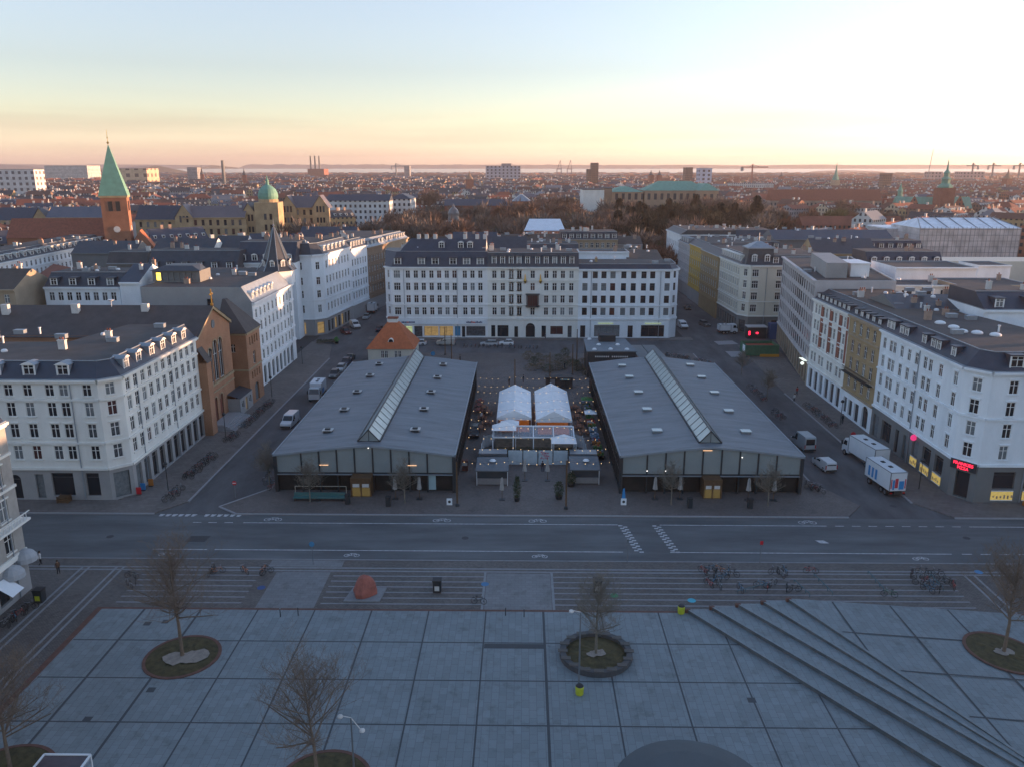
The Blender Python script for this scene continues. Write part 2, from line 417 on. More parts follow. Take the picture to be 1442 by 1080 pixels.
        Rf.poly([(*a, z), (*b, z), (*m1, top + h), (*m2, top + h)], 0); Rf.poly([(*c, z), (*d_, z), (*m2, top + h), (*m1, top + h)], 0)
        Rf.poly([(*b, z), (*c, z), (*m1, top + h)], 0 if kind == 'hip' else 3); Rf.poly([(*d_, z), (*a, z), (*m2, top + h)], 0 if kind == 'hip' else 3)
        Rf.poly([(*d_, z), (*c, z), (*b, z), (*a, z)], 0)
        ztop = top + h; I = P
    rf = Rf.build('roof', [roofm, topm, zinc, wallm], root, o)
    if kind == 'mansard':
        for i, sp in facades.items():
            ds_ = sp.get('dormers')
            if not ds_: continue
            A, B = P[i], P[(i + 1) % n]; L = math.hypot(B[0] - A[0], B[1] - A[1]); dx, dy = (B[0] - A[0]) / L, (B[1] - A[1]) / L
            dd = sp.get('dd', 0.35); zz = top + roof[2] * dd / roof[1] + 0.1
            for s in ds_:
                add_dormer(root, o, A[0] + dx * s - dy * dd, A[1] + dy * s + dx * dd, zz, math.atan2(dy, dx), sp.get('dw', 1.4), sp.get('dh', 1.45), roof[1] * 0.8, sp.get('dm', zinc), sp.get('round', False), sp.get('dstyle', 'cross'))
    lst = chim if isinstance(chim, list) else []
    if isinstance(chim, int):
        xs_ = [p[0] for p in I]; ys_ = [p[1] for p in I]
        for k in range(chim): lst.append((R.uniform(min(xs_) + 1, max(xs_) - 1), R.uniform(min(ys_) + 1, max(ys_) - 1)))
    for (x, y) in lst:
        c = MB(); w = R.uniform(0.6, 1.3); hh = R.uniform(0.8, 1.4); zz = ztop - (0.9 if kind in ('gable', 'hip') else 0)
        c.obox((x, y, zz), w, 0.6, hh); c.obox((x, y, zz + hh), w + 0.12, 0.72, 0.12)
        for k in range(int(w / 0.4)): c.cyl(x - w / 2 + 0.3 + k * 0.4, y, zz + hh + 0.14, zz + hh + 0.5, 0.11, n=6, mi=1)
        c.build('chimney', [chimm or R.choice([chimM, chimW]), tileR], rf, o)
    for k in range(int(roof_clutter * 1.7 + .5)):
        xs_ = [p[0] for p in I]; ys_ = [p[1] for p in I]
        x, y = R.uniform(min(xs_) + 1.5, max(xs_) - 1.5), R.uniform(min(ys_) + 1.5, max(ys_) - 1.5); c = MB()
        if k % 3 == 0: c.lathe([(0.42, 0), (0.42, 0.2), (0.3, 0.36), (0.05, 0.42)], (x, y, ztop), 10); nm = 'skylight_dome'; mm = metalW
        elif k % 3 == 1: c.obox((x, y, ztop), 1.6, 0.9, 0.6); c.obox((x, y, ztop + 0.6), 1.7, 1.0, 0.08); nm = 'vent_box'; mm = zinc
        else: c.cyl(x, y, ztop, ztop + 0.9, 0.14, n=8); c.cyl(x, y, ztop + 0.9, ztop + 1.05, 0.22, n=8); nm = 'flue'; mm = metalW
        c.build(nm, mm, rf, o)
    return root, o, ztop
# ------------------------------------------------------------------ light
SUN_EL = math.radians(1.7); SUN_AZ = math.radians(74)      # azimuth clockwise from +Y (the view direction)
w = bpy.data.worlds.new('World'); sc.world = w; w.use_nodes = True
nt = w.node_tree; bg = nt.nodes['Background']
sky = N(nt, 'ShaderNodeTexSky', sky_type='NISHITA'); sky.sun_disc = False
sky.sun_elevation = SUN_EL; sky.sun_rotation = SUN_AZ; sky.altitude = 40; sky.air_density = 0.95; sky.dust_density = 0.45; sky.ozone_density = 2.8
# thin cloud bank low over the horizon
tc = N(nt, 'ShaderNodeTexCoord'); sp = N(nt, 'ShaderNodeSeparateXYZ'); nt.links.new(tc.outputs['Generated'], sp.inputs[0])
mp = N(nt, 'ShaderNodeMapping'); mp.inputs['Scale'].default_value = (1.6, 1.6, 34); nt.links.new(tc.outputs['Generated'], mp.inputs[0])
ns = N(nt, 'ShaderNodeTexNoise'); ns.inputs['Scale'].default_value = 1.5; ns.inputs['Detail'].default_value = 7; nt.links.new(mp.outputs[0], ns.inputs['Vector'])
r1 = ramp(nt, [(0.42, (0, 0, 0)), (0.62, (1, 1, 1))]); nt.links.new(ns.outputs['Fac'], r1.inputs[0])
r2 = ramp(nt, [(0.0, (0, 0, 0)), (0.006, (1, 1, 1)), (0.045, (0.75, 0.75, 0.75)), (0.085, (0, 0, 0))]); nt.links.new(sp.outputs['Z'], r2.inputs[0])
mm = N(nt, 'ShaderNodeMath', operation='MULTIPLY'); nt.links.new(r1.outputs[0], mm.inputs[0]); nt.links.new(r2.outputs[0], mm.inputs[1])
mk = N(nt, 'ShaderNodeMath', operation='MULTIPLY'); nt.links.new(mm.outputs[0], mk.inputs[0]); mk.inputs[1].default_value = 0.5
cl = N(nt, 'ShaderNodeMix', data_type='RGBA', blend_type='MULTIPLY'); nt.links.new(mk.outputs[0], cl.inputs[0])
nt.links.new(sky.outputs[0], cl.inputs[6]); cl.inputs[7].default_value = (0.72, 0.60, 0.66, 1)
hs = N(nt, 'ShaderNodeHueSaturation'); hs.inputs['Saturation'].default_value = 0.56; nt.links.new(cl.outputs[2], hs.inputs['Color'])
cr = ramp(nt, [(0, (1.22, 1.20, 1.32)), (.03, (1.36, 1.30, 1.36)), (.06, (1.24, 1.17, 1.12)), (.11, (1.10, 1.03, 1.02)), (.25, (.97, .97, 1.01)), (.5, (.82, .96, 1.12))]); nt.links.new(sp.outputs['Z'], cr.inputs[0])
nt.links.new(mul(nt, hs.outputs[0], cr.outputs[0]), bg.inputs[0]); bg.inputs[1].default_value = 0.15
sun = bpy.data.lights.new('sun', 'SUN'); so = bpy.data.objects.new('sun', sun); COL.objects.link(so)
sun.energy = 2.6; sun.angle = math.radians(0.5); sun.color = (0.95, 0.52, 0.28)
dv = Vector((math.sin(SUN_AZ) * math.cos(SUN_EL), math.cos(SUN_AZ) * math.cos(SUN_EL), math.sin(SUN_EL)))
so.rotation_euler = dv.to_track_quat('Z', 'Y').to_euler(); so.location = (0, 0, 300)
sc.view_settings.view_transform = 'Standard'; sc.view_settings.look = 'None'; sc.view_settings.gamma = 1; sc.view_settings.exposure = EXPO
sc.render.engine = 'CYCLES'
sc.cycles.max_bounces = 5; sc.cycles.diffuse_bounces = 2; sc.cycles.glossy_bounces = 3; sc.cycles.transparent_max_bounces = 12
sc.cycles.volume_bounces = 0; sc.cycles.use_denoising = True
sc.cycles.caustics_reflective = False; sc.cycles.caustics_refractive = False
sc.cycles.sample_clamp_indirect = 5

# ------------------------------------------------------------------ surfaces
asphalt = mat('asphalt', (0.094, 0.099, 0.104), 0.8, 0.34, 0.22, bump=0.1, streak=(.35, 1.6, 1))
asph2 = mat('asphalt_old', (0.090, 0.088, 0.092), 0.9, 0.38, 0.22, bump=0.1, streak=(1.2, .4, 1))
cityg = mat('city_ground', (0.055, 0.05, 0.05), 0.95, 0.2, 0.03)
setts = paving('setts_grey_brown', (0.122, 0.108, 0.10), 0.30, 0.15, (0.055, 0.05, 0.047), 0.02, 0.22, bvar=0.22, big=0.08)
settsSq = paving('market_setts', (0.150, 0.128, 0.120), 0.24, 0.12, (0.06, 0.054, 0.05), 0.02, 0.2, bvar=0.28, big=0.06)
slabs = paving('concrete_slabs', (0.168, 0.200, 0.212), 1.02, 0.66, (0.08, 0.09, 0.10), 0.012, 0.085, offs=0.37, bvar=0.10, big=0.10, rough=0.65, rot=PI / 2)
slabP = paving('granite_slabs', (0.17, 0.175, 0.18), 0.8, 0.5, (0.09, 0.09, 0.09), 0.012, 0.08, bvar=0.12, big=0.12)
sidew = paving('pavement_slabs', (0.142, 0.126, 0.118), 0.8, 0.6, (0.06, 0.055, 0.05), 0.02, 0.12, bvar=0.2, big=0.1)
granite = mat('granite_kerb', (0.27, 0.27, 0.28), 0.8, 0.12, 3)
stripeM = mat('granite_stripe', (0.20, 0.21, 0.22), 0.8, 0.15, 2)
jointM = mat('joint_dark', (0.045, 0.052, 0.058), 0.7, 0.1, 1)
rustM = mat('corten_edge', (0.115, 0.055, 0.040), 0.8, 0.25, 1.5)
paint = mat('road_paint', (0.42, 0.43, 0.44), 0.8, 0.35, 2.5)
soil = mat('soil_moss', (0.060, 0.050, 0.020), 0.95, 0.5, 1.6, bump=0.6)
sandM = mat('gravel_sand', (0.24, 0.21, 0.18), 0.95, 0.25, 3)

def sheet(name, P, z, m, thick=None):
    b = MB()
    if thick: b.prism(P, z - thick, z, 0, bottom=False)
    else: b.poly([(*p, z) for p in P])
    return struct(name, b, m)
# base ground of the whole city, coast line at its far edge
coast = [(-9000, 5200), (-3600, 5300), (-2300, 5000), (-1500, 4700), (-700, 4500), (0, 4300), (500, 4100), (1200, 4200), (1500, 3700), (2400, 3500), (3300, 3900), (5000, 3700), (9000, 3500)]
b = MB(); b.poly([(p[0], p[1], -0.03) for p in [(-9000, -400), (9000, -400)] + coast[::-1]])
ground = struct('ground', b, cityg)
def seaf(nt, b):
    v = coord(nt, (0.02, 0.02, 1)); n = N(nt, 'ShaderNodeTexNoise'); n.inputs['Scale'].default_value = 1.0; n.inputs['Detail'].default_value = 5
    nt.links.new(v, n.inputs['Vector']); bp = N(nt, 'ShaderNodeBump'); bp.inputs['Strength'].default_value = 0.25; bp.inputs['Distance'].default_value = 2.0
    nt.links.new(n.outputs['Fac'], bp.inputs['Height']); nt.links.new(bp.outputs[0], b.inputs['Normal'])
    b.inputs['Base Color'].default_value = (0.05, 0.08, 0.1, 1)
seaM = nodes_mat('sea_water', seaf, 0.22)
b = MB(); b.poly([(-60000, 3000, -1.5), (60000, 3000, -1.5), (60000, 90000, -1.5), (-60000, 90000, -1.5)]); struct('sea', b, seaM)
# far shores
hillM = mat('far_shore', (0.07, 0.06, 0.07), 0.95, 0.2, 0.0005)
b = MB(); rr = random.Random(3)
for x0, x1, y, h0, h1 in ((-60000, -9000, 23000, 260, 100), (-9000, 3000, 26000, 130, 115), (3000, 60000, 26000, 110, 150)):
    n = 60; hs = [h0 + (h1 - h0) * i / n + rr.uniform(-12, 12) for i in range(n + 1)]
    for i in range(n):
        xa, xb = x0 + (x1 - x0) * i / n, x0 + (x1 - x0) * (i + 1) / n
        b.poly([(xa, y, -1), (xb, y, -1), (xb, y + 900, hs[i + 1]), (xa, y + 900, hs[i])]); b.poly([(xa, y + 900, hs[i]), (xb, y + 900, hs[i + 1]), (xb, y + 4000, -1), (xa, y + 4000, -1)])
struct('far_hills', b, hillM)
b = MB(); rr = random.Random(4)     # wooded rise behind the north west of the city
for k in range(2):
    n = 50; yb = 5400 + k * 900
    hs = [(95 - 45 * k * 0 - 42 * (i / n)) * (0.8 + 0.3 * math.sin(i * 0.5 + k)) * (0.75 + 0.35 * k) + rr.uniform(-3, 3) for i in range(n + 1)]
    for i in range(n):
        xa, xb = -9000 + 6200 * i / n, -9000 + 6200 * (i + 1) / n
        b.poly([(xa, yb - 700, -0.5), (xb, yb - 700, -0.5), (xb, yb, hs[i + 1]), (xa, yb, hs[i])]); b.poly([(xa, yb, hs[i]), (xb, yb, hs[i + 1]), (xb, yb + 700, -0.5), (xa, yb + 700, -0.5)])
struct('hills', b, hillM)
b = MB(); b.lathe([(330, 0), (300, 9), (180, 16), (40, 19)], (2950, 7600, -1.4), 24); struct('island', b, hillM)

# streets
sheet('road', [(-130, 86.4), (150, 86.4), (150, 98.9), (-130, 98.9)], 0.0, asphalt)
sheet('left_street', [(-56, 98.9), (-36.5, 98.9), (-36.5, 214), (-46, 290), (-62, 290), (-56, 214)], -0.008, asph2)
sheet('right_street', [(41.5, 98.9), (62, 98.9), (62, 166), (71, 224), (60, 224), (58, 420), (44, 420), (44, 214), (41.5, 214)], -0.008, asph2)
sheet('back_street', [(-46, 196), (61, 196), (61, 214.5), (-46, 214.5)], -0.004, asph2)
sheet('market_square', [(-38.5, 99.3), (43.5, 99.3), (46.5, 103), (42.5, 112), (42.5, 196), (-36.5, 196), (-36.5, 108), (-41.5, 101.5)], 0.10, settsSq, 0.12)
sheet('left_pavement', [(-130, 99.3), (-49.5, 99.3), (-46.6, 103.2), (-47.2, 190), (-50, 205), (-56.2, 209), (-56.2, 103.6), (-130, 103.6)], 0.12, sidew, 0.14)
sheet('right_pavement', [(54.2, 104), (57.5, 99.3), (150, 99.3), (150, 104.6), (62, 104.6), (61, 170), (66, 206), (56, 206), (54, 160)], 0.12, sidew, 0.14)
sheet('back_pavement', [(-42, 212.3), (46, 212.3), (46, 216), (-42, 216)], 0.12, sidew, 0.14)
b = MB()
for (x0, y0, x1, y1) in ((-130, 99.1, -49.5, 99.1), (-38.5, 99.15, 43.5, 99.15), (57.5, 99.1, 150, 99.1), (-46.55, 103.2, -47.1, 190), (-36.4, 108, -36.4, 196), (42.6, 112, 42.6, 196), (54.1, 104, 54.0, 160), (-41.6, 101.5, -36.5, 108), (-38.5, 99.2, -41.6, 101.5)):
    L = math.hypot(x1 - x0, y1 - y0); b.obox(((x0 + x1) / 2, (y0 + y1) / 2, -0.02), L, 0.28, 0.15, math.atan2(y1 - y0, x1 - x0))
struct('kerb', b, granite)
# square in front of the road
sheet('setts_strip', [(-52, 20), (-44.9, 20), (-44.9, 75.2), (130, 75.2), (130, 86.2), (-90, 86.2), (-90, 70), (-52, 70)], 0.10, setts, 0.12)
b = MB()
for y in (84.25, 83.55): b.poly([(-60, y - 0.14, 0.104), (130, y - 0.14, 0.104), (130, y + 0.14, 0.104), (-60, y + 0.14, 0.104)])
for y in (82.4, 81.2, 80.0, 78.8, 77.6, 76.4):
    for x0, x1 in ((-43.5, -30), (-21.5, -4.2), (3.4, 48)):
        b.poly([(x0, y - 0.11, 0.104), (x1, y - 0.11, 0.104), (x1, y + 0.11, 0.104), (x0, y + 0.11, 0.104)])
for x in (-46.4, -47.2, -50.4, -51.2): b.poly([(x - 0.14, 20, 0.108), (x + 0.14, 20, 0.108), (x + 0.14, 84.1, 0.108), (x - 0.14, 84.1, 0.108)])
for x in (50.5, 51.6): b.poly([(x - 0.14, 60, 0.108), (x + 0.14, 60, 0.108), (x + 0.14, 83.4, 0.108), (x - 0.14, 83.4, 0.108)])
for x in (-4.2, 3.4): b.poly([(x - 0.14, 75.4, 0.108), (x + 0.14, 75.4, 0.108), (x + 0.14, 83.4, 0.108), (x - 0.14, 83.4, 0.108)])
b.box(-90, 130, 86.2, 86.4, -0.02, 0.12)
struct('granite_stripes', b, stripeM)
b = MB()
for x0, x1, y0, y1 in ((-28.2, -22, 75.4, 83.2), (-4.0, 3.2, 75.4, 83.2), (-29.6, -21, 84.5, 86.1)): b.poly([(x0, y0, 0.105), (x1, y0, 0.105), (x1, y1, 0.105), (x0, y1, 0.105)])
struct('granite_panels', b, slabP)
sheet('plaza', [(-44.6, 20), (90, 20), (90, 75.0), (-44.6, 75.0)], 0.112, slabs, 0.12)
b = MB(); b.poly([(-44.9, 75.0, 0.11), (90, 75.0, 0.11), (90, 75.35, 0.11), (-44.9, 75.35, 0.11)]); b.poly([(-44.95, 20, 0.111), (-44.3, 20, 0.116), (-44.3, 75.0, 0.116), (-44.95, 75.0, 0.111)])
struct('plaza_edge', b, rustM)
b = MB(); gx0 = G(682, 890)[0]
for k in range(-8, 16):
    x = gx0 + 6.0 * k
    if x < -44: continue
    wd = 0.12 if k in (1, -5, -6) else 0.075
    b.poly([(x - wd, 20, 0.117), (x + wd, 20, 0.117), (x + wd, 75.0, 0.117), (x - wd, 75.0, 0.117)])
for k in range(0, 9):
    y = 69.25 - 6.02 * k; b.poly([(-44.2, y - 0.08, 0.1165), (90, y - 0.08, 0.1165), (90, y + 0.08, 0.1165), (-44.2, y + 0.08, 0.1165)])
for x, y in ((-33.0, 61.5), (-36.6, 57.5), (-36.5, 72.6), (20.1, 60.8), (-38.2, 72.2)): b.poly([(x - .35, y - .35, .118), (x + .35, y - .35, .118), (x + .35, y + .35, .118), (x - .35, y + .35, .118)])
b.poly([(gx0 + .1, 68.3, .118), (gx0 + 5.9, 68.3, .118), (gx0 + 5.9, 69.1, .118), (gx0 + .1, 69.1, .118)])
struct('paving_joints', b, jointM)
# folded corner of the plaza: steps and sloping deck
zp = lambda x: max(0.114, (52.0 - x) / 15.0)
SX_ = (17.2, 19.7, 22.4, 25.0, 27.6); EX_ = (33.3, 36.0, 38.3, 39.0, 39.3); YS, YE = 75.2, 51.0
S = [(x, YS) for x in SX_]; E_ = [(x, YE) for x in EX_]
HS_ = [.114, .45, .79, 1.13, 1.46, 1.78]; HE_ = [.114, .52, .92, 1.14, 1.26, 1.32]
b = MB(); tr = MB(); ed = MB(); zS, zE = HS_[5], HE_[5]
for k in range(5):
    sA, eA = S[k], E_[k]; sB, eB = (S[k + 1], E_[k + 1]) if k < 4 else ((52, YS), (52, YE))
    z0_, z1_ = HS_[k + 1], HE_[k + 1]; zb0, zb1 = (z0_, z1_) if k < 4 else (.118, .118)
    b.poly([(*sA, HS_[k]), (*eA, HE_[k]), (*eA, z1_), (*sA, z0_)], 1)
    b.poly([(*sA, z0_), (*eA, z1_), (*eB, zb1), (*sB, zb0)], 0)
    b.poly([(*sA, 0), (*sA, z0_), (*sB, zb0), (*sB, 0)], 2); b.poly([(*eA, 0), (*eB, 0), (*eB, zb1), (*eA, z1_)], 2)
    ed.box(sA[0] - 0.12, sA[0] + 0.42, sA[1] - 0.22, sA[1] + 0.1, 0.1, z0_ + 0.02)
    for q in range(22):                # stone nosing blocks along each step
        t0, t1 = q / 22, (q + 0.96) / 22; P0 = [sA[i] + (eA[i] - sA[i]) * t0 for i in (0, 1)]; P1 = [sA[i] + (eA[i] - sA[i]) * t1 for i in (0, 1)]
        za, zc = z0_ + (z1_ - z0_) * t0 + 0.008, z0_ + (z1_ - z0_) * t1 + 0.008
        tr.poly([(P0[0], P0[1], za), (P1[0], P1[1], zc), (P1[0] + .26, P1[1], zc), (P0[0] + .26, P0[1], za)])
struct('steps', b, [slabs, mat('riser_stone_shaded', (.088, .098, .102), .8, .35, .5), rustM]); struct('step_nosings', tr, mat('nosing', (.185, .212, .222), .7, .2, 2)); struct('step_ends', ed, rustM)  # risers darker than the slab treads, their shade painted in
zd = lambda x, y: zS + (zE - zS) * (YS - y) / (YS - YE) if x < 0 else (lambda xl, zl_: .118 + (zl_ - .118) * max(0, (52 - x) / (52 - xl)))(SX_[4] + (EX_[4] - SX_[4]) * (YS - y) / (YS - YE), zS + (zE - zS) * (YS - y) / (YS - YE))
b = MB()
for k in range(4, 9):
    x = gx0 + 6.0 * k; t = (x - SX_[4]) / (EX_[4] - SX_[4])
    if x > 52 or t < 0: continue
    y0 = max(YE, YS + (YE - YS) * t) + .3; n = 6
    for q in range(n):
        ya, yb = y0 + (75.1 - y0) * q / n, y0 + (75.1 - y0) * (q + 1) / n
        b.poly([(x - .09, ya, zd(x - .09, ya) + .01), (x + .09, ya, zd(x + .09, ya) + .01), (x + .09, yb, zd(x + .09, yb) + .01), (x - .09, yb, zd(x - .09, yb) + .01)])
for k in range(0, 4):
    y = 69.25 - 6.02 * k; x = SX_[4] + (EX_[4] - SX_[4]) * (YS - y) / (YS - YE) + .6
    b.poly([(x, y - .08, zd(x, y - .08) + .01), (52, y - .08, .128), (52, y + .08, .128), (x, y + .08, zd(x, y + .08) + .01)])
struct('deck_joints', b, jointM)
# road markings
b = MB(); zl = 0.005
def line(x0, x1, y, wd=0.16): b.poly([(x0, y - wd / 2, zl), (x1, y - wd / 2, zl), (x1, y + wd / 2, zl), (x0, y + wd / 2, zl)])
gxr = lambda x, y: G(x, y)[0]
line(gxr(340, 739), gxr(870, 739), 96.6); line(gxr(929, 739), gxr(1163, 739), 96.6); line(gxr(1362, 739), 130, 96.6)
for k in range(8): line(gxr(1175 + k * 23.3, 739), gxr(1187 + k * 23.3, 739), 96.6)
for x in (268, 290, 313): line(gxr(x, 739), gxr(x + 12, 739), 96.6)
line(gxr(213, 775), gxr(290, 775), 88.9); line(gxr(301, 775), gxr(877, 775), 88.9); line(gxr(943, 775), gxr(1335, 775), 88.9)
for k in range(6): line(gxr(1349 + k * 26, 775), gxr(1363 + k * 26, 775), 88.9)
for k in list(range(6)) + list(range(7, 13)): 
    x = gxr(229 + k * 9.1, 724); b.poly([(x - .35, 99.15 - .0, zl), (x + .35, 99.15, zl), (x + .1, 98.45, zl), (x - .3, 98.45, zl)])
for c in range(2):
    for k in range(20):
        y = 96.6 - k * 0.39 - 0.1; xo = (12.55, 16.95)[c] + k * 0.062 + (0.52 if k % 2 else 0)
        b.poly([(xo, y - .32, zl), (xo + .52, y - .32, zl), (xo + .52, y, zl), (xo, y, zl)])
def ring(x, y, r, wd=0.1, n=14):
    for i in range(n):
        a, c = 2 * PI * i / n, 2 * PI * (i + 1) / n
        b.poly([(x + (r - wd) * math.cos(a), y + (r - wd) * math.sin(a), zl), (x + r * math.cos(a), y + r * math.sin(a), zl), (x + r * math.cos(c), y + r * math.sin(c), zl), (x + (r - wd) * math.cos(c), y + (r - wd) * math.sin(c), zl)])
def seg(x0, y0, x1, y1, wd=0.09):
    L = math.hypot(x1 - x0, y1 - y0); nx, ny = -(y1 - y0) / L * wd / 2, (x1 - x0) / L * wd / 2
    b.poly([(x0 + nx, y0 + ny, zl), (x0 - nx, y0 - ny, zl), (x1 - nx, y1 - ny, zl), (x1 + nx, y1 + ny, zl)])
def bikemark(x, y, s=1.0):
    ring(x - .75 * s, y, .45 * s); ring(x + .75 * s, y, .45 * s)
    seg(x - .75 * s, y, x - .2 * s, y + .6 * s); seg(x - .2 * s, y + .6 * s, x + .5 * s, y + .6 * s); seg(x + .5 * s, y + .6 * s, x + .75 * s, y); seg(x - .2 * s, y + .6 * s, x, y); seg(x, y, x + .5 * s, y + .6 * s); seg(x - .75 * s, y, x, y)
for px in (383, 622, 757, 1135): X = gxr(px, 733); bikemark(X, 97.6)
for px in (232, 495, 760, 1390 - 98): X = gxr(px, 782); bikemark(X, 87.6, 0.8)
for x0, x1, y0, y1 in ((gxr(1152, 760), gxr(1164, 760), 91.6, 92.4),): b.poly([(x0, y0, zl), (x1, y0, zl), (x1 - .4, y1, zl), (x0 - .4, y1, zl)])
for (xa, ya, xb, yb) in ((1081, 517, 1090, 528), (1085, 516, 1094, 527)): seg(*G(xa, ya), *G(xb, yb), 0.25)
struct('road_markings', b, paint)
b = MB()
for q in ([(1005, 481), (1031, 480), (1040, 485), (1012, 486)], [(1021, 495), (1044, 495), (1055, 502), (1030, 503)]): b.poly([(*G(*p), 0.006) for p in q])
struct('crossing_patches', b, granite)
b = MB()
for px, py in ((1300, 1000), (277, 758), (155, 755), (655, 757), (500, 795), (1258, 712), (1361, 757)):
    if py > 800: continue
    x, y = G(px, py); b.lathe([(0.45, 0), (0.42, 0.006)], (x, y, 0.0), 14)
x, y = G(277, 758); b.poly([(x - 1.2, y - .9, .004), (x + 1.3, y - .9, .004), (x + 1.5, y + .8, .004), (x - 1, y + .8, .004)])
struct('manhole_covers', b, mat('cast_iron', (0.035, 0.037, 0.04), 0.7, 0.2, 3))
# ------------------------------------------------------------------ near buildings
R4 = [(6.1, 1.95), (9.25, 1.95), (12.3, 1.95), (15.15, 1.6)]
def cols(pxs, y, Y, x0): return [AX(p, y, Y)[0] - x0 for p in pxs]
# A: white corner block on the left
PA = [(-118, 103.5), (-57.3, 103.5), (-55.0, 105.6), (-55.0, 131.4), (-66, 131.4), (-68.5, 117.5), (-118, 117.5)]
xsA = sorted([60.7 - v for v in (1.4 + .1, 4.7, 6.6, 9.6, 12.2, 14.7, 17.4, 20.2, 22.8, 25.5, 28, 31, 34, 37, 40, 43, 46, 49, 52, 55, 58)])
house('corner_building', 'off white corner building left of the road, with curved dormers and dark shop windows', PA, 17.4, {
    0: dict(xs=xsA, dormers=[60.7 - v for v in (4.6, 9.2, 13.9, 18.5, 23, 27.5, 32, 37, 42, 47)], round=True, dw=1.7, shop=[(50.2, 51.4, .3, 3.6, 'door'), (52.5, 55.6, .7, 3.4, 'shop'), (57.3, 59.2, .7, 3.4, 'shop'), (46.7, 48.2, .2, 3.6, 'arch'), (40, 43, .7, 3.3, 'shop'), (34, 37, .7, 3.3, 'shop'), (28, 31, .7, 3.3, 'shop')], bands=[8.35, 14.5], pipes=[57.0, 40]),
    1: dict(xs=[1.55], shop=[(0.5, 2.6, .3, 3.7, 'door')], bands=[8.35, 14.5]),
    2: dict(n=11, m=.5, dormers=[2.6, 6.4, 10.6, 14.4, 18.4, 22.2], round=True, dw=1.5, shop=[(.9 + 2.55 * k, 2.6 + 2.55 * k, .3, 3.8, 'shop') for k in range(10)], bands=[8.35, 14.5], pipes=[4.0, 15.4]),
}, whiteB, ('mansard', 1.7, 2.2), slateB, felt, whiteB, ground=4.7, gm=greyST, rows=R4,
    chim=[(-66.5, 112.5), (-80, 110), (-90, 111), (-63, 119)], chimm=chimW, roof_clutter=14)
# second building plot of the same corner: courtyard side wing
house('side_wing', 'low flat roofed courtyard wing behind the left corner building', [(-110, 118), (-69, 118), (-67, 130), (-110, 130)], 12.0, {}, greyST, ('flat',), felt, felt, roof_clutter=2)

# B: orange brick church with gable front
oB = (-75, 139, 0); root = thing('brick_church', 'orange brick church with a tall gable, three arched windows and a gilded cross', 'church', oB)
W = MB(); Y0, Y1, ez, rz_ = 131.6, 147.2, 17.6, 21.4; ym = 139.3
def tri_wall(mb, X, ops, mi=0):   # gable wall on plane X looking +X
    wall_face(mb, (X, Y0), (X, Y1), 0, ez, ops, 0.4, mi)
    mb.poly([(X, Y0, ez), (X, Y1, ez), (X, ym, rz_)], mi)
ops = [dict(s=7.7 - 2.2, w=1.4, z=8.2, h=5.4, arch=1), dict(s=7.7, w=1.5, z=8.2, h=7.0, arch=1), dict(s=7.7 + 2.3, w=1.4, z=8.2, h=7.0, arch=1),
       dict(s=5.8, w=1.5, z=0.3, h=5.0, arch=1), dict(s=8.6, w=1.5, z=0.3, h=5.0, arch=1)]
ops2 = [ops[0], ops[1], ops[2]]
W.poly([(-55, Y0, 0), (-55, Y1, 0), (-55, Y1, .3), (-55, Y0, .3)])
lo = [ops[3], ops[4]]; hi = [dict(s=7.7 + 2.5 * (k - 1), w=2.05, z=8.0, h=7.3 if k else 6.3, arch=1) for k in range(3)]
wall_face(W, (-55, Y0), (-55, Y1), .3, ez, lo + hi, 0.2)
W.poly([(-55, Y0, ez), (-55, Y1, ez), (-55, ym, rz_)])
W.poly([(-55, Y0, 0), (-55, Y0, ez), (-100, Y0, ez), (-100, Y0, 0)]); W.poly([(-55, Y1, 0), (-100, Y1, 0), (-100, Y1, ez), (-55, Y1, ez)])
W.poly([(-100, Y0, 0), (-100, Y0, ez), (-100, ym, rz_), (-100, Y1, ez), (-100, Y1, 0)])
# low annex on the left, stair wing on the right
W.prism([(-60, 131.45), (-53.6, 131.45), (-53.6, 133.5), (-60, 133.5)], 0, 12.9)
wing = [(-58.2, 149.6), (-52.9, 149.6), (-52.9, 157.6), (-58.2, 157.6)]
wall_face(W, wing[0], wing[1], 0, 14.4, [dict(s=2.6, w=.9, z=10.6, h=1.6), dict(s=2.7, w=1.2, z=0.3, h=3.0)], .3)
wall_face(W, wing[1], wing[2], 0, 14.4, [dict(s=2 + 1.4 * k, w=.7, z=11.6, h=1.7, arch=1) for k in range(4)] + [dict(s=4.0, w=1.5, z=7.6, h=2.6, arch=1)] + [dict(s=2 + 1.4 * k, w=.7, z=4.9, h=1.5) for k in range(4)] + [dict(s=4.0, w=2.4, z=.2, h=3.6, arch=1)], .3)
W.poly([(-58.2, 157.6, 0), (-58.2, 157.6, 14.4), (-52.9, 157.6, 14.4), (-52.9, 157.6, 0)]); W.poly([(-58.2, 147.2, 0), (-58.2, 157.6, 0), (-58.2, 157.6, 14.4), (-58.2, 147.2, 14.4)])
W.poly([(-55, 147.2, 0), (-58.2, 149.6, 0), (-58.2, 149.6, 14.4), (-55, 147.2, 14.4)])
W.build('wall', brickO, root, oB)
def churchwin(x, y, z, w, h, m=glassD, rz=PI / 2, nm='window'):
    return add_window(root, oB, x, y, z, rz, w, h, 'cross', m, nm)
for q in hi: churchwin(-55.17, Y0 + q['s'], q['z'], q['w'], q['h'])
for q in lo: add_window(root, oB, -55.17, Y0 + q['s'], q['z'], PI / 2, q['w'], q['h'], 'plain', mat('door_wood_red', (0.16, 0.045, 0.03), .6, .1), 'door')
for k in range(4): churchwin(-53.17, 151.6 + 1.4 * k, 11.6, .7, 1.7); churchwin(-53.17, 151.6 + 1.4 * k, 4.9, .7, 1.5)
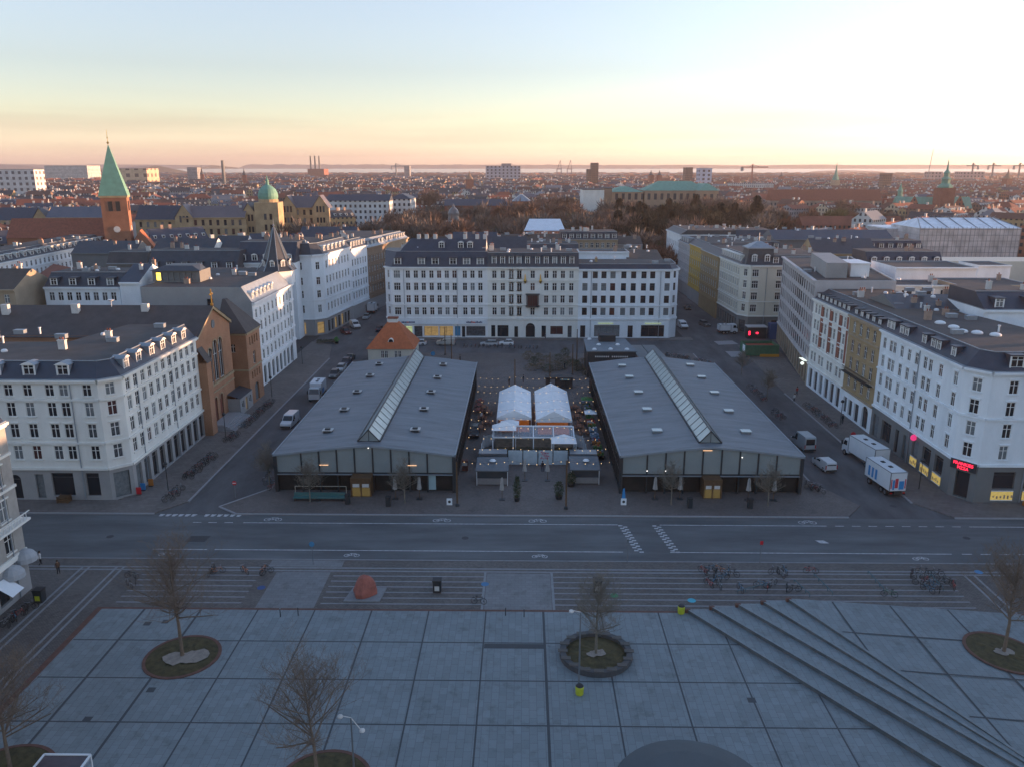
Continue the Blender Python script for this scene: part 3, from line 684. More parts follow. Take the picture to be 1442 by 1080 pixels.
churchwin(-53.17, 153.6, 7.6, 1.5, 2.6); add_window(root, oB, -53.17, 153.6, .2, PI / 2, 2.4, 3.6, 'dark', glassM, 'door')
churchwin(-55.6, 149.88, 10.6, .9, 1.6, rz=0); add_window(root, oB, -55.5, 149.88, .3, 0, 1.2, 3.0, 'plain', glassD, 'door')
# trim of stone: cornices, window arches, portal
T = MB()
for y0, z0, y1, z1 in ((Y0 - .3, ez - .2, ym, rz_ + .1), (ym, rz_ + .1, Y1 + .3, ez - .2)):
    T.poly([(-54.6, y0, z0), (-54.6, y1, z1), (-54.6, y1, z1 - .55), (-54.6, y0, z0 - .55)]); T.poly([(-54.6, y0, z0), (-55.2, y0, z0), (-55.2, y1, z1), (-54.6, y1, z1)]); T.poly([(-54.6, y0, z0 - .55), (-54.6, y1, z1 - .55), (-55.0, y1, z1 - .55), (-55.0, y0, z0 - .55)])
for q in hi + lo:
    r = q['w'] / 2 + .22; zc = q['z'] + q['h'] - q['w'] / 2; yc = Y0 + q['s']; n = 10
    for i in range(n):
        a, c = PI * i / n, PI * (i + 1) / n
        T.poly([(-54.9, yc + (r - .22) * math.cos(a), zc + (r - .22) * math.sin(a)), (-54.9, yc + r * math.cos(a), zc + r * math.sin(a)), (-54.9, yc + r * math.cos(c), zc + r * math.sin(c)), (-54.9, yc + (r - .22) * math.cos(c), zc + (r - .22) * math.sin(c))])
band(T, (-55, Y0), (-55, Y1), 7.4, 7.75, .2); band(T, (-55, Y0), (-55, Y1), 6.2, 6.4, .14)
band(T, wing[1], wing[2], 7.0, 7.3, .15); band(T, wing[0], wing[1], 7.0, 7.3, .15); band(T, wing[1], wing[2], 14.0, 14.4, .25); band(T, wing[0], wing[1], 14.0, 14.4, .25)
for k in range(20):
    T.box(-54.98, -54.86, Y0 + .5 + k * .76, Y0 + .75 + k * .76, 7.75, 8.0)
T.build('stone_trim', mat('sandstone', (0.34, 0.27, 0.17), .9, .15, 1), root, oB)
a = MB(); a.lathe([(0.75, 0), (0.75, 0.1)], (0, 0, 0), 18); m = a.mesh('round_window', glassM); q = inst('round_window', m, root, (-54.98 - oB[0], ym - oB[1], 18.2)); q.rotation_euler = (0, PI / 2, 0)
Rf = MB()
Rf.poly([(-54.5, Y0 - .4, ez - .25), (-54.5, ym, rz_ + .12), (-100.2, ym, rz_ + .12), (-100.2, Y0 - .4, ez - .25)]); Rf.poly([(-54.5, ym, rz_ + .12), (-54.5, Y1 + .4, ez - .25), (-100.2, Y1 + .4, ez - .25), (-100.2, ym, rz_ + .12)])
Rf.poly([(-53.4, 131.4, 12.92), (-53.4, 133.7, 12.92), (-55, 133.7, 15.4), (-55, 131.4, 15.4)]); Rf.poly([(-53.4, 133.7, 12.92), (-55, 133.7, 12.92), (-55, 133.7, 15.4)])
Q = inset([(-58.5, 149.3), (-52.9, 149.3), (-52.9, 157.8), (-58.5, 157.8)], [-.3] * 4); Rf.prism(Q, 14.42, 14.5, 0, bottom=False)
ap = [(-58.2, 153.4), (-57.7, 153.4), (-57.7, 154.6), (-58.2, 154.6)]; Rf.prism([(-58.5, 149.3), (-52.6, 149.3), (-52.6, 157.9), (-58.5, 157.9)], 14.5, 20.4, 0, P2=ap)
Rf.poly([(-54.9, 147.2, 14.6), (-58.4, 149.4, 14.6), (-60, 147.2, 18.5), (-56.5, 147.2, 17.6)])
Rf.build('roof', mat('church_slate', (0.062, 0.050, 0.048), .7, .25, .5, bump=.3), root, oB)
g_ = MB(); g_.box(-54.95, -54.55, ym - .2, ym + .2, rz_ + .1, rz_ + .5); g_.box(-54.83, -54.67, ym - .12, ym + .12, rz_ + .5, rz_ + 3.0); g_.box(-54.83, -54.67, ym - .75, ym + .75, rz_ + 2.0, rz_ + 2.25)
g_.build('cross', mat('gilded_metal', (0.62, 0.36, 0.08), .3, 0, metal=.9), root, oB)
st = MB()
for k in range(5): st.box(-54.9, -51.6 + k * .5 - 1.0, 134.5 - k * .2, 142.5 + k * .2, 0.1, 1.0 - k * .2)
st.build('steps', granite, root, oB)
for k, (x, y) in enumerate(((-90, 137), (-78, 137.5), (-66, 138))):
    c = MB(); c.box(x - .6, x + .6, y - .4, y + .4, 20.2, 22.0); c.build('chimney', chimW, root, oB)
solo('satellite_dish', (lambda d: (d.lathe([(0.05, 0), (.35, .08), (.6, .3)], (0, 0, 0), 14), d.tube((0, 0, 0), (0, 0, -1.0), .05), d)[2])(MB()), metalW, 'white satellite dish standing on the ridge of the orange brick church', 'satellite dish', (0, 0, 0)).location = (-72.2, 138.6, 22.3)
# portico in front of the church door
root2 = thing('stone_porch', 'low grey stone porch with a lit doorway in front of the orange church', 'porch', (-51, 147, 0)); o2 = (-51, 147, 0)
W = MB(); wall_face(W, (-52.7, 143), (-52.7, 150), .1, 3.4, [dict(s=1.6, w=1.2, z=1.2, h=1.4), dict(s=3.6, w=1.1, z=.2, h=2.6), dict(s=5.6, w=1.2, z=1.2, h=1.4)], .3); W.poly([(-52.7, 143, .1), (-52.7, 143, 3.4), (-55, 143, 3.4), (-55, 143, .1)]); W.build('wall', greyST, root2, o2)
q = MB(); q.poly([(-52.5, 142.8, 3.4), (-52.5, 149.6, 3.4), (-55, 149.6, 4.2), (-55, 142.8, 4.2)]); q.build('roof', slate, root2, o2)
add_window(root2, o2, -52.97, 144.6, 1.2, PI / 2, 1.2, 1.4); add_window(root2, o2, -52.97, 148.6, 1.2, PI / 2, 1.2, 1.4); add_window(root2, o2, -52.97, 146.6, .2, PI / 2, 1.1, 2.6, 'plain', glassL, 'door')

# C: tall white building past the church, wide grey party wall, corner turret
PC = [(-77.5, 160.9), (-55.0, 160.9), (-55.0, 189.9), (-58, 193.5), (-77.5, 193.5)]
house('corner_building', 'white stuccoed building with bare grey party wall and slender slate spire beyond the church', PC, 18.3, {
    1: dict(n=10, m=.6, w=1.1, shop=[(1 + 2.9 * k, 2.7 + 2.9 * k, .3, 3.9, 'arch') for k in range(9)], bands=[4.9, 8.1, 14.4], dormers=[1.8, 4.4, 7.0, 9.6, 12.2, 14.8], dm=whiteA, round=True, dw=1.0, dh=1.3, pipes=[25.5]),
    2: dict(xs=[1.2], w=1.0, shop=[(.9, 2.8, .3, 3.9, 'door')], bands=[4.9, 8.1, 14.4])},
    whiteA, ('mansard', 2.0, 3.3), zinc, felt, whiteA, ground=4.8, rows=[(5.7, 1.9), (8.9, 1.9), (12.0, 1.9), (15.0, 1.7)], chim=[(-70, 166), (-65, 180), (-74, 172)], roof_clutter=6)
r_ = [o for o in sc.objects if o.get('label', '').startswith('white stuccoed building with bare')][0]; oC = tuple(r_.location)
q = MB(); q.poly([(-77.4, 160.86, 0), (-55.1, 160.86, 0), (-55.1, 160.86, 18.3), (-57.0, 160.86, 21.55), (-77.4, 160.86, 21.55)]); q.build('party_wall', greyST, r_, oC)
add_window(r_, oC, -63.5, 160.8, 17.6, 0, 1.2, 1.6, 'plain')
# turret
tx, ty = -58.4, 190.0; q = MB(); P8 = [(tx + 4.1 * math.cos(PI / 8 + k * PI / 4), ty + 4.1 * math.sin(PI / 8 + k * PI / 4)) for k in range(8)]
q.prism(P8, 18.4, 21.5, 0); q.build('turret', whiteA, r_, oC)
q = MB()
def octo(r): return [(tx + r * math.cos(PI / 8 + k * PI / 4), ty + r * math.sin(PI / 8 + k * PI / 4)) for k in range(8)]
for r0, z0_, r1, z1_ in ((4.6, 21.5, 3.4, 22.6), (3.4, 22.6, 2.7, 24.4), (2.7, 24.4, .25, 31.4)): q.prism(octo(r0), z0_, z1_, 0, P2=octo(r1), bottom=False)
for k in range(8):
    a = PI / 8 + k * PI / 4; q.tube((tx + 2.75 * math.cos(a), ty + 2.75 * math.sin(a), 24.4), (tx + .25 * math.cos(a), ty + .25 * math.sin(a), 31.4), .1, .06, 5, 1); q.tube((tx + 4.6 * math.cos(a), ty + 4.6 * math.sin(a), 21.5), (tx + 2.75 * math.cos(a), ty + 2.75 * math.sin(a), 24.4), .1, .1, 5, 1)
q.cyl(tx, ty, 31.3, 33.3, .07, .04, 6, 1); q.lathe([(0.05, 0), (.3, .25), (.05, .5)], (tx, ty, 31.6), 8, 1)
sp_ = q.build('spire', [slate, zinc], r_, oC)
for k in range(8):
    a = k * PI / 4; add_dormer(r_, oC, tx + 3.2 * math.cos(a), ty + 3.2 * math.sin(a), 22.5, a + PI / 2, 1.0, 1.3, 1.0, slate, True)
# penthouse with a yellow lit window behind the party wall
root3 = thing('penthouse', 'glazed roof storey with yellow lit windows behind the grey party wall', 'building', (-73, 172, 18)); o3 = (-73, 172, 18)
W = MB(); wall_face(W, (-78, 168), (-68, 168), 21.6, 24.0, [dict(s=1.2 + 1.25 * k, w=1.05, z=21.9, h=1.7) for k in range(7)], .2); W.poly([(-78, 174, 21.6), (-78, 168, 21.6), (-78, 168, 24), (-78, 174, 24)]); W.poly([(-68, 168, 21.6), (-68, 174, 21.6), (-68, 174, 24), (-68, 168, 24)]); W.build('wall', greyDK, root3, o3)
for k in range(7): add_window(root3, o3, -76.8 + 1.25 * k, 168.17, 21.9, 0, 1.05, 1.7, 'dark', mat('window_glass_yellow', (.5, .35, .05), .5, 0, emis=(1, .6, .08), estr=.6) if k == 0 else glassM)
q = MB(); q.prism([(-78.4, 167.5), (-67.6, 167.5), (-69, 174), (-77, 174)], 24.0, 24.9, 0, P2=[(-76, 169.5), (-70, 169.5), (-70, 174), (-76, 174)]); q.build('roof', slate, root3, o3)

# D: corner block across the side street and its neighbours up the street
PD = [(-76, 217.0), (-57.2, 217.0), (-54.6, 219.8), (-51.6, 240.5), (-72, 240.5)]
house('corner_building', 'cool white corner building with lit yellow shop windows, left of the side street', PD, 22.1, {
    0: dict(xs=[2.2, 5.6, 9, 12.6, 15.6], wide=(3,), shop=[(8.6, 10.8, .4, 3.2, 'shop', glassL), (13.6, 16.2, .4, 3.2, 'shop', glassL)], bands=[9.6], pipes=[11], dormers=[3, 7.5, 12.5], dw=1.5, dm=slate),
    1: dict(xs=[1.9], shop=[(.7, 3.0, .4, 3.2, 'shop', glassL)], bands=[9.6]),
    2: dict(n=8, m=.8, w=1.0, bands=[9.6], shop=[(.8 + 2.6 * k, 2.6 + 2.6 * k, .4, 3.2, 'shop', glassL if k in (2, 4) else None) for k in range(7)], dormers=[2, 5, 8, 11, 14, 17], dw=1.1, dm=whiteA)},
    whiteC, ('mansard', 2.0, 2.9), slate, felt, whiteC, ground=4.6, gm=greyST, rows=[(6.3, 2.1), (10.4, 2.0), (14.0, 2.0), (18.1, 2.0)], chim=[(-62, 226), (-66, 230), (-58, 232), (-60, 236)], chimm=chimM, roof_clutter=3)
house('town_house', 'pale blue grey town house with small dormers, middle of the left side street', [(-70, 240.6), (-51.6, 240.6), (-49.2, 254.5), (-68, 254.5)], 21.4, {
    1: dict(n=6, m=.5, w=1.0, bands=[5, 8.5], dormers=[2, 4.2, 6.4, 8.6, 10.8, 13], dw=1.1, dm=zinc)}, whiteC, ('mansard', 2, 2.4), slate, felt, rows=[(6.2, 1.9), (9.6, 1.9), (12.9, 1.9), (16.2, 1.9)], ground=4.4, gm=greyST, chim=3)
house('town_house', 'brown brick town house near the far end of the left side street', [(-68, 254.6), (-49.2, 254.6), (-45.8, 270.5), (-66, 270.5)], 20.4, {
    1: dict(n=7, m=.5, w=1.0, bands=[5, 8.5], dormers=[2, 5, 8, 11, 14], dw=1.1, dm=zinc)}, brownS, ('mansard', 2, 2.6), zinc, felt, rows=[(6.2, 1.9), (9.4, 1.9), (12.6, 1.9), (15.8, 1.9)], ground=4.4, gm=greyST, chim=3)
house('town_house', 'tan end house of the left side street with blue dormers', [(-66, 270.6), (-45.8, 270.6), (-41.5, 292), (-64, 292)], 20.6, {
    1: dict(n=9, m=.5, w=1.0, bands=[5, 8.5], dormers=[2 + 2.4 * k for k in range(8)], dw=1.1, dm=zinc), 2: dict(n=6, w=1.0)}, ochre2, ('mansard', 2, 2.4), zinc, felt, rows=[(6.2, 1.9), (9.4, 1.9), (12.6, 1.9), (15.9, 1.9)], ground=4.4, gm=greyST, chim=4)

# E: three joined buildings closing the square
x0 = -35.2; Yf = 214.8
rowsE = [(6.35, 2.0), (9.65, 2.0), (13.0, 2.0), (16.3, 2.0)]
PE1 = [(-35.2, Yf), (-9.5, Yf), (-9.5, 228), (-38.2, 228), (-37.4, 217.4)]
xs1 = cols([480 + v / 5.4 for v in (432, 515, 575, 633, 693, 751, 809, 867, 945, 1003, 1062)], 420, Yf, x0)
house('apartment_building', 'long white apartment building with steep navy mansard, left of the three at the back', PE1, 19.2, {
    0: dict(xs=xs1, wide=(0,), ww=1.7, shop=[(1.4, 5.1, .5, 2.7, 'shop', mat('window_shop_greenish', (.05, .07, .05), .3, 0, emis=(.5, .6, .3), estr=.12)), (5.6, 7.8, .2, 3.0, 'door'), (8.3, 12.2, .5, 2.7, 'shop', glassL), (12.5, 16.2, .5, 2.7, 'shop', glassL), (16.7, 18.2, .5, 2.7, 'shop', mat('shop_poster_blue', (.08, .3, .5), .4, 0)), (18.6, 19.5, .2, 3.0, 'door'), (19.8, 25.0, .5, 2.7, 'shop')],
            bands=[5.0, 9.0], dormers=[AX(480 + v / 5.4, 372, 216)[0] - x0 for v in (435, 615, 720, 855, 958, 1062)], dw=1.9, dh=1.7, dm=slateB, dd=.4, pipes=[3.2, 17.5]),
    4: dict(xs=[1.7], w=.9, bands=[5.0, 9.0])},
    whiteA, ('mansard', 2.6, 3.9), slateB, slateB, whiteA, ground=5.3, gm=whiteA, rows=rowsE, chim=[(-33, 222), (-30, 226), (-25, 221.5), (-14, 226), (-11.5, 223), (-10.6, 219)], chimm=chimW, roof_clutter=4)
xs2 = cols([480 + v / 5.4 for v in (1168, 1232, 1294, 1357)] + [720 + v / 5.4 for v in (2, 61, 162, 265, 328, 390, 455)], 420, Yf, -9.5)
house('apartment_building', 'white middle building of the three at the back, with dark bay window and gold ornaments', [(-9.5, Yf), (14.9, Yf), (14.9, 228), (-9.5, 228)], 19.2, {
    0: dict(xs=xs2, shop=[(.9, 2.0, .3, 3.2, 'shop'), (2.6, 5.6, .3, 3.2, 'shop'), (7.2, 8.2, .2, 3.0, 'door'), (10.3, 12.8, .2, 3.9, 'arch'), (14.6, 15.8, .2, 3.2, 'door'), (17.0, 20.4, 1.0, 2.3, 'shop'), (21.7, 22.8, .2, 3.2, 'door')],
            bands=[5.0, 9.0, 15.6], dormers=[AX(v, 372, 216)[0] + 9.5 for v in (696, 708, 720, 731, 743, 757, 769, 781, 793, 805)], dw=1.25, dh=1.9, dm=slate, dd=.35)},
    whiteB, ('mansard', 1.5, 3.7), slate, felt, whiteB, ground=5.3, gm=whiteB, rows=rowsE, chim=[(-8.7, 222), (6, 224), (9.5, 224.5), (1.5, 226), (-8.7, 226)], chimm=chimW, roof_clutter=5)
# upper roof storey of the long white building
q = MB(); P_ = [(-36.5, 217.6), (-10.3, 217.6), (-10.3, 227.9), (-38.5, 227.9)]; zt_ = 19.2 + 3.9
q.poly([(-33.2, 217.6, zt_ + .02), (-10.0, 217.6, zt_ + .02), (-10.0, 222.2, zt_ + 3.1), (-30.6, 222.2, zt_ + 3.1)], 0); q.poly([(-33.2, 217.6, zt_ + .02), (-30.6, 222.2, zt_ + 3.1), (-34.5, 227.9, zt_ + .02)], 0); q.poly([(-30.6, 222.2, zt_ + 3.1), (-10.0, 222.2, zt_ + 3.1), (-10.0, 227.9, zt_ + .02), (-34.5, 227.9, zt_ + .02)], 0); q.poly([(-10.0, 217.6, zt_), (-10.0, 227.9, zt_), (-10.0, 222.2, zt_ + 3.1)], 1)
r1_ = [o for o in sc.objects if o.get('label', '').startswith('long white apartment building')][0]; o1_ = tuple(r1_.location); q.build('upper_roof', [slateB, chimW], r1_, o1_)
for px in (622, 649, 662): add_dormer(r1_, o1_, AX(px, 350, 219)[0], 218.8, zt_ + .75, 0, 1.5, 1.5, 2.0, slateB, True)
for px in (590, 601, 613, 634, 655, 672, 683):
    c = MB(); x = AX(px, 345, 222)[0]; c.obox((x, 222.2, zt_ + 2.2), 1.0, .6, 2.0); c.cyl(x - .2, 222.2, zt_ + 4.2, zt_ + 4.6, .11, n=6, mi=1); c.cyl(x + .2, 222.2, zt_ + 4.2, zt_ + 4.6, .11, n=6, mi=1); c.build('chimney', [chimW, tileR], r1_, o1_)
re2 = [o for o in sc.objects if o.get('label', '').startswith('white middle building')][0]; oe = tuple(re2.location)
bx_ = AX(750, 430, 214)[0]; q = MB(); P6 = [(bx_ - 1.7, Yf), (bx_ - 1.35, Yf - 1.1), (bx_ + 1.35, Yf - 1.1), (bx_ + 1.7, Yf)]
q.prism([(bx_ - 1.9, Yf), (bx_ - 1.5, Yf - 1.3), (bx_ + 1.5, Yf - 1.3), (bx_ + 1.9, Yf)], 8.6, 9.0, 0); q.prism(P6, 9.0, 11.8, 1, 0); q.prism([(bx_ - 1.9, Yf), (bx_ - 1.5, Yf - 1.3), (bx_ + 1.5, Yf - 1.3), (bx_ + 1.9, Yf)], 11.8, 12.2, 0)
for k in range(5): q.box(bx_ - 1.35 + .64 * k, bx_ - 1.25 + .64 * k, Yf - 1.16, Yf - 1.08, 9, 11.8, 0)
q.build('bay_window', [metalD, glassR], re2, oe)
for px in (739.5, 761):
    xx = AX(px, 398, Yf)[0]; q = MB(); q.lathe([(.08, 0), (.32, .3), (.42, .8), (.2, 1.3), (.12, 2.2), (.05, 2.6)], (xx, Yf - .35, 14.9), 8); q.build('gold_ornament', MATS['gilded_metal'], re2, oe)
xs3 = cols([720 + v / 5.4 for v in (558, 634, 700, 768, 850, 924, 1002, 1068, 1180, 1262)], 420, Yf, 14.9)
PE3 = [(14.9, Yf), (39.6, Yf), (41.9, 217.2), (42.4, 228), (14.9, 228)]
house('apartment_building', 'white plain windowed building with two wide dark shopfronts, right of the three at the back', PE3, 18.7, {
    0: dict(xs=xs3[:9], w=1.35, style='dark', sills=False, shop=[(.7, 2.1, .2, 3.3, 'door'), (4.5, 11.4, .4, 3.2, 'shop'), (13.6, 15, .2, 3.3, 'door'), (17.2, 23.5, .4, 3.2, 'shop')], bands=[5.0, 8.8], pipes=[3.4, 21.9]),
    1: dict(xs=[1.65], w=1.1, style='dark', sills=False, bands=[5, 8.8]), 2: dict(n=4, w=1.1, style='dark', sills=False)},
    whiteC, ('mansard', .9, 1.3), slateB, felt, whiteC, ground=5.3, gm=whiteC, rows=rowsE, chim=[(20, 221)], chimm=ochreS, roof_clutter=3)
re3 = [o for o in sc.objects if o.get('label', '').startswith('white plain windowed')][0]; oe3 = tuple(re3.location)
q = MB(); lit = mat('sign_letters_lit', (.4, .43, .3), .4, 0, emis=(.8, 1, .5), estr=.05)
for a, c_ in ((5.6, 9.6), (18.2, 22.4)):
    x = 14.9 + a
    while x < 14.9 + c_: ww = R.uniform(.12, .3); q.box(x, x + ww, Yf - .3, Yf - .22, 3.95, 4.3); x += ww + .1
q.build('sign_letters', lit, re3, oe3)
re1 = [o for o in sc.objects if o.get('label', '').startswith('long white apartment building')][0]; oe1 = tuple(re1.location)
q = MB(); q.box(-34.4, -9.8, Yf - .34, Yf - .25, 3.75, 5.0, 2)
for a, c_ in ((-32.9, -29.5), (-15.3, -11.0)):
    x = a; k = 0
    while x < c_:
        ww = R.uniform(.16, .32); q.box(x, x + ww, Yf - .42, Yf - .345, 4.15, 4.15 + R.choice((.38, .38, .55)), 1 if .3 < (x - a) / (c_ - a) < .5 else 0); x += ww + .09; k += 1
q.build('shop_sign', [mat('sign_blue', (.02, .06, .16), .5, 0), mat('sign_red', (.45, .03, .03), .5, 0), whiteC], re1, oe1)
# ------------------------------------------------------------------ right side of the square
def find(start): return [o for o in sc.objects if o.get('label', '').startswith(start)][0]
litw = mat('window_display_lit', (.26, .20, .07), .5, 0.7, 2.2, emis=(1, .72, .2), estr=0.06)
PR = [(62.6, 104.3), (112, 104.3), (112, 122), (78, 122), (76, 133.7), (60.5, 133.7), (60.5, 107.2)]
house('corner_building', 'blue white corner building at the right with red neon sign and lit basement windows', PR, 18.7, {
    0: dict(xs=cols([1419], 600, 104.3, 62.6) + [9.2, 12.0, 15.6, 19, 23, 27, 31, 35], dormers=[3.2, 9.5, 16, 22, 28, 34], dw=1.9, dh=1.6, dm=slateB,
            shop=[(2.3, 5.3, 2.1, 2.5, 'shop'), (6.6, 9.6, 2.1, 2.5, 'shop'), (11.5, 14.5, 2.1, 2.5, 'shop'), (17, 20, 2.1, 2.5, 'shop'), (23, 26, 2.1, 2.5, 'shop')], bands=[12.0], pipes=[6.3]),
    5: dict(xs=[1.6, 4.0, 5.3, 7.9, 10.4, 12.9, 15.6, 17.2, 20.2, 24.4], w=1.05, dormers=[1.6, 3.0, 6.2, 7.9, 13.6, 16.4, 18.0, 22.2], dw=1.15, dh=1.35, dm=slateB,
            shop=[(.8, 2.9, .3, 3.9, 'door'), (4.2, 7.6, .8, 3.4, 'shop'), (9.2, 10.4, .3, 3.9, 'door'), (12, 13.2, .3, 3.9, 'door'), (15, 17, 1.8, 2.8, 'shop'), (18.3, 20.8, 1.9, 2.7, 'shop'), (22.0, 24.4, 1.9, 2.7, 'shop')], bands=[12.0], pipes=[13.9]),
    6: dict(xs=[1.78], w=1.2, shop=[(.8, 2.7, .3, 3.8, 'door')], bands=[12.0], dormers=[]),
}, whiteC, ('mansard', 1.9, 2.3), slateB, felt, whiteC, ground=5.5, gm=greyDK, rows=[(6.4, 1.95), (9.5, 1.95), (12.6, 1.95), (15.7, 1.8)], roof_clutter=9, chim=[(66, 130)])
rR = find('blue white corner'); oR = tuple(rR.location)
for px, py in ((1324, 455), (1343, 461), (1355, 467), (1376, 469), (1402, 472)):
    x, y = G(px, py, 21.1); q = MB(); q.lathe([(.8, 0), (.8, .18), (.62, .34), (.3, .44), (.05, .46)], (x, y, 21.0), 14); q.build('skylight_dome', metalW, rR, oR)
def basement(x, y, rz, w): 
    q = MB(); q.box(-w / 2, w / 2, -.03, .03, 0, 1.25, 0); q.box(-w / 2, w / 2, -.08, .02, 1.25, 1.35, 1); q.box(-w / 2, w / 2, -.08, .02, -.1, 0, 1)
    for k in range(int(w / .5)): q.box(-w / 2 + .25 + k * .5, -w / 2 + .45 + k * .5, -.07, -.03, .1 + .3 * R.random(), .5 + .4 * R.random(), 2)
    inst('basement_window', q.mesh('basement_window', [litw, frameW, chimM]), rR, (x - oR[0], y - oR[1], .55), rz)
for s0, s1 in ((2.3, 5.3), (6.6, 9.6), (11.5, 14.5)): basement(62.6 + (s0 + s1) / 2, 104.24, 0, s1 - s0)
for s0, s1 in ((15, 17), (18.3, 20.8), (22.0, 24.4)): basement(60.44, 133.7 - (s0 + s1) / 2, -PI / 2, s1 - s0)
def text_mesh(s, size, depth=0.03):
    c = bpy.data.curves.new('lettering', 'FONT'); c.body = s; c.size = size; c.extrude = depth; c.align_x = 'CENTER'
    to = bpy.data.objects.new('t', c); COL.objects.link(to); dg = bpy.context.evaluated_depsgraph_get(); dg.update()
    me = bpy.data.meshes.new_from_object(to.evaluated_get(dg)); bpy.data.objects.remove(to); return me
neon = mat('neon_red', (.8, .02, .05), .4, 0, emis=(1, .02, .06), estr=.5)
def lettering(s, size, parent, off, loc, rz, m, name='sign_lettering'):
    me = text_mesh(s, size); me.materials.clear(); me.materials.append(m)
    o = inst(name, me, parent, (loc[0] - off[0], loc[1] - off[1], loc[2] - off[2])); o.rotation_euler = (PI / 2, 0, rz); return o
ang = math.atan2(-2.9, 2.1)
mx, my = (60.5 + 62.6) / 2, (107.2 + 104.3) / 2; nx, ny = -2.9 / 3.58, -2.1 / 3.58
q = MB(); q.obox((mx + nx * .35, my + ny * .35, 4.4), 3.5, .12, 1.35, ang); q.build('sign_board', metalD, rR, oR)
lettering('FRANKIES', .62, rR, oR, (mx + nx * .46, my + ny * .46, 5.1), ang, neon); lettering('PIZZA', .56, rR, oR, (mx + nx * .46, my + ny * .46, 4.52), ang, neon)
q = MB(); q.lathe([(.5, -.06), (.52, 0), (.5, .06)], (0, 0, 0), 14); o = inst('neon_sign', q.mesh('neon_sign', mat('neon_pink', (.8, .05, .25), .4, 0, emis=(1, .05, .22), estr=.1)), rR, (60.1 - oR[0], 117.7 - oR[1], 5.0)); o.rotation_euler = (PI / 2, 0, 0)

house('town_house', 'ochre house with white arched ground floor beside the blue white corner building', [(60.5, 133.8), (76, 133.8), (76, 147.2), (60.5, 147.2)], 18.8, {
    3: dict(n=4, m=.9, w=1.25, bands=[8.4, 15.2], arch=(3,), shop=[(1.0, 2.6, .6, 3, 'shop'), (3.3, 5.1, .6, 3.0, 'shop'), (6.0, 8.0, .3, 3.4, 'door'), (9.4, 12, .3, 4.0, 'arch')], dormers=[1.5, 4, 6.5, 9, 11.5], dw=.9, dh=.9, dm=slate)},
    ochreS, ('mansard', 2.8, 1.9), slate, feltB, ochre2, ground=4.9, gm=whiteC, rows=[(5.9, 2.0), (9.1, 2.1), (12.3, 2.1), (15.9, 2.0)], chim=3, roof_clutter=2)
rO = find('ochre house'); oO = tuple(rO.location); q = MB(); q.box(59.6, 60.5, 134.5, 146.5, 8.3, 8.5); 
for k in range(25): q.box(59.62, 59.66, 134.5 + k * .49, 134.55 + k * .49, 8.5, 9.4)
q.box(59.6, 59.68, 134.5, 146.5, 9.4, 9.47); q.build('balcony', metalD, rO, oO)
house('town_house', 'red brick and white pilaster house beside the grey concrete office block', [(60.5, 147.3), (76, 147.3), (76, 166.2), (60.5, 166.2)], 18.8, {
    3: dict(xs=[1.6, 3.3, 5.9, 7.5, 10.6, 12.2, 15.2, 16.9], w=1.05, bands=[8.7, 15.6], shop=[(1 + 3.0 * k, 2.9 + 3.0 * k, .4, 3.9, 'shop') for k in range(6)], dormers=[1.5 + 2.2 * k for k in range(8)], dw=.9, dh=.9, dm=slate)},
    whiteB, ('mansard', 2.8, 1.9), slate, feltB, whiteB, ground=4.9, gm=whiteC, rows=[(6.0, 1.9), (9.6, 2.0), (12.6, 2.0), (15.9, 1.9)], chim=3, roof_clutter=3)
rB = find('red brick and white'); oBk = tuple(rB.location); q = MB()
for y0, y1 in ((151.9, 153.2), (156.6, 158.0), (161.4, 162.8)): q.box(60.42, 60.5, 166.2 - (y1 - 147.3), 166.2 - (y0 - 147.3), 9.3, 18.1)
q.box(60.43, 60.5, 147.5, 148.3, 9.3, 18.1); q.build('brick_panel', brickR, rB, oBk)
PK = [(60.5, 166.3), (77, 166.3), (86, 213), (68.3, 213)]
house('office_block', 'pale grey concrete office block with five rows of dark windows above an arcade', PK, 22.4, {
    3: dict(n=17, m=.5, w=1.95, style='dark', hoods=False, sills=False, bands=[], shop=[(.8 + 3.3 * k, 3.0 + 3.3 * k, .1, 4.4, 'shop') for k in range(14)])},
    concr, ('flat',), felt, felt, concr, ground=5.0, gm=mat('stone_tan', (.30, .25, .19), .85, .15, .5), rows=[(5.8, 2.3), (9.1, 2.3), (12.4, 2.3), (15.7, 2.3), (19.0, 2.1)], roof_clutter=5)
rK = find('pale grey concrete'); oK = tuple(rK.location)
q = MB(); q.prism([(64.5, 172), (69, 172), (73, 193), (68.5, 193)], 22.2, 25.4, 0); q.build('roof_house', greyST, rK, oK)
q = MB(); q.box(70.5, 74.5, 174, 181, 22.2, 25.0); q.box(70.2, 74.8, 173.7, 181.3, 25.0, 25.15); q.build('roof_house', whiteC, rK, oK)
q = MB()
for k in range(16):
    t = (k + .5) / 16; x, y = 68.3 + (60.5 - 68.3) * t, 213 + (166.3 - 213) * t
    q.box(x - .08, x + .02, y - .12, y + .12, 5.2, 21.8)
q.build('pilaster', concr, rK, oK)
q = MB(); q.lathe([(0.05, 0), (.35, .2), (.42, .4), (.3, .65), (.05, .75)], (59.9, 168, 4.1), 10); q.box(59.6, 60.4, 166.6, 169.5, 5.3, 5.38)
q.build('globe_lamp', mat('lamp_white', (.8, .85, .8), .4, 0, emis=(.9, 1, .85), estr=.15), rK, oK)

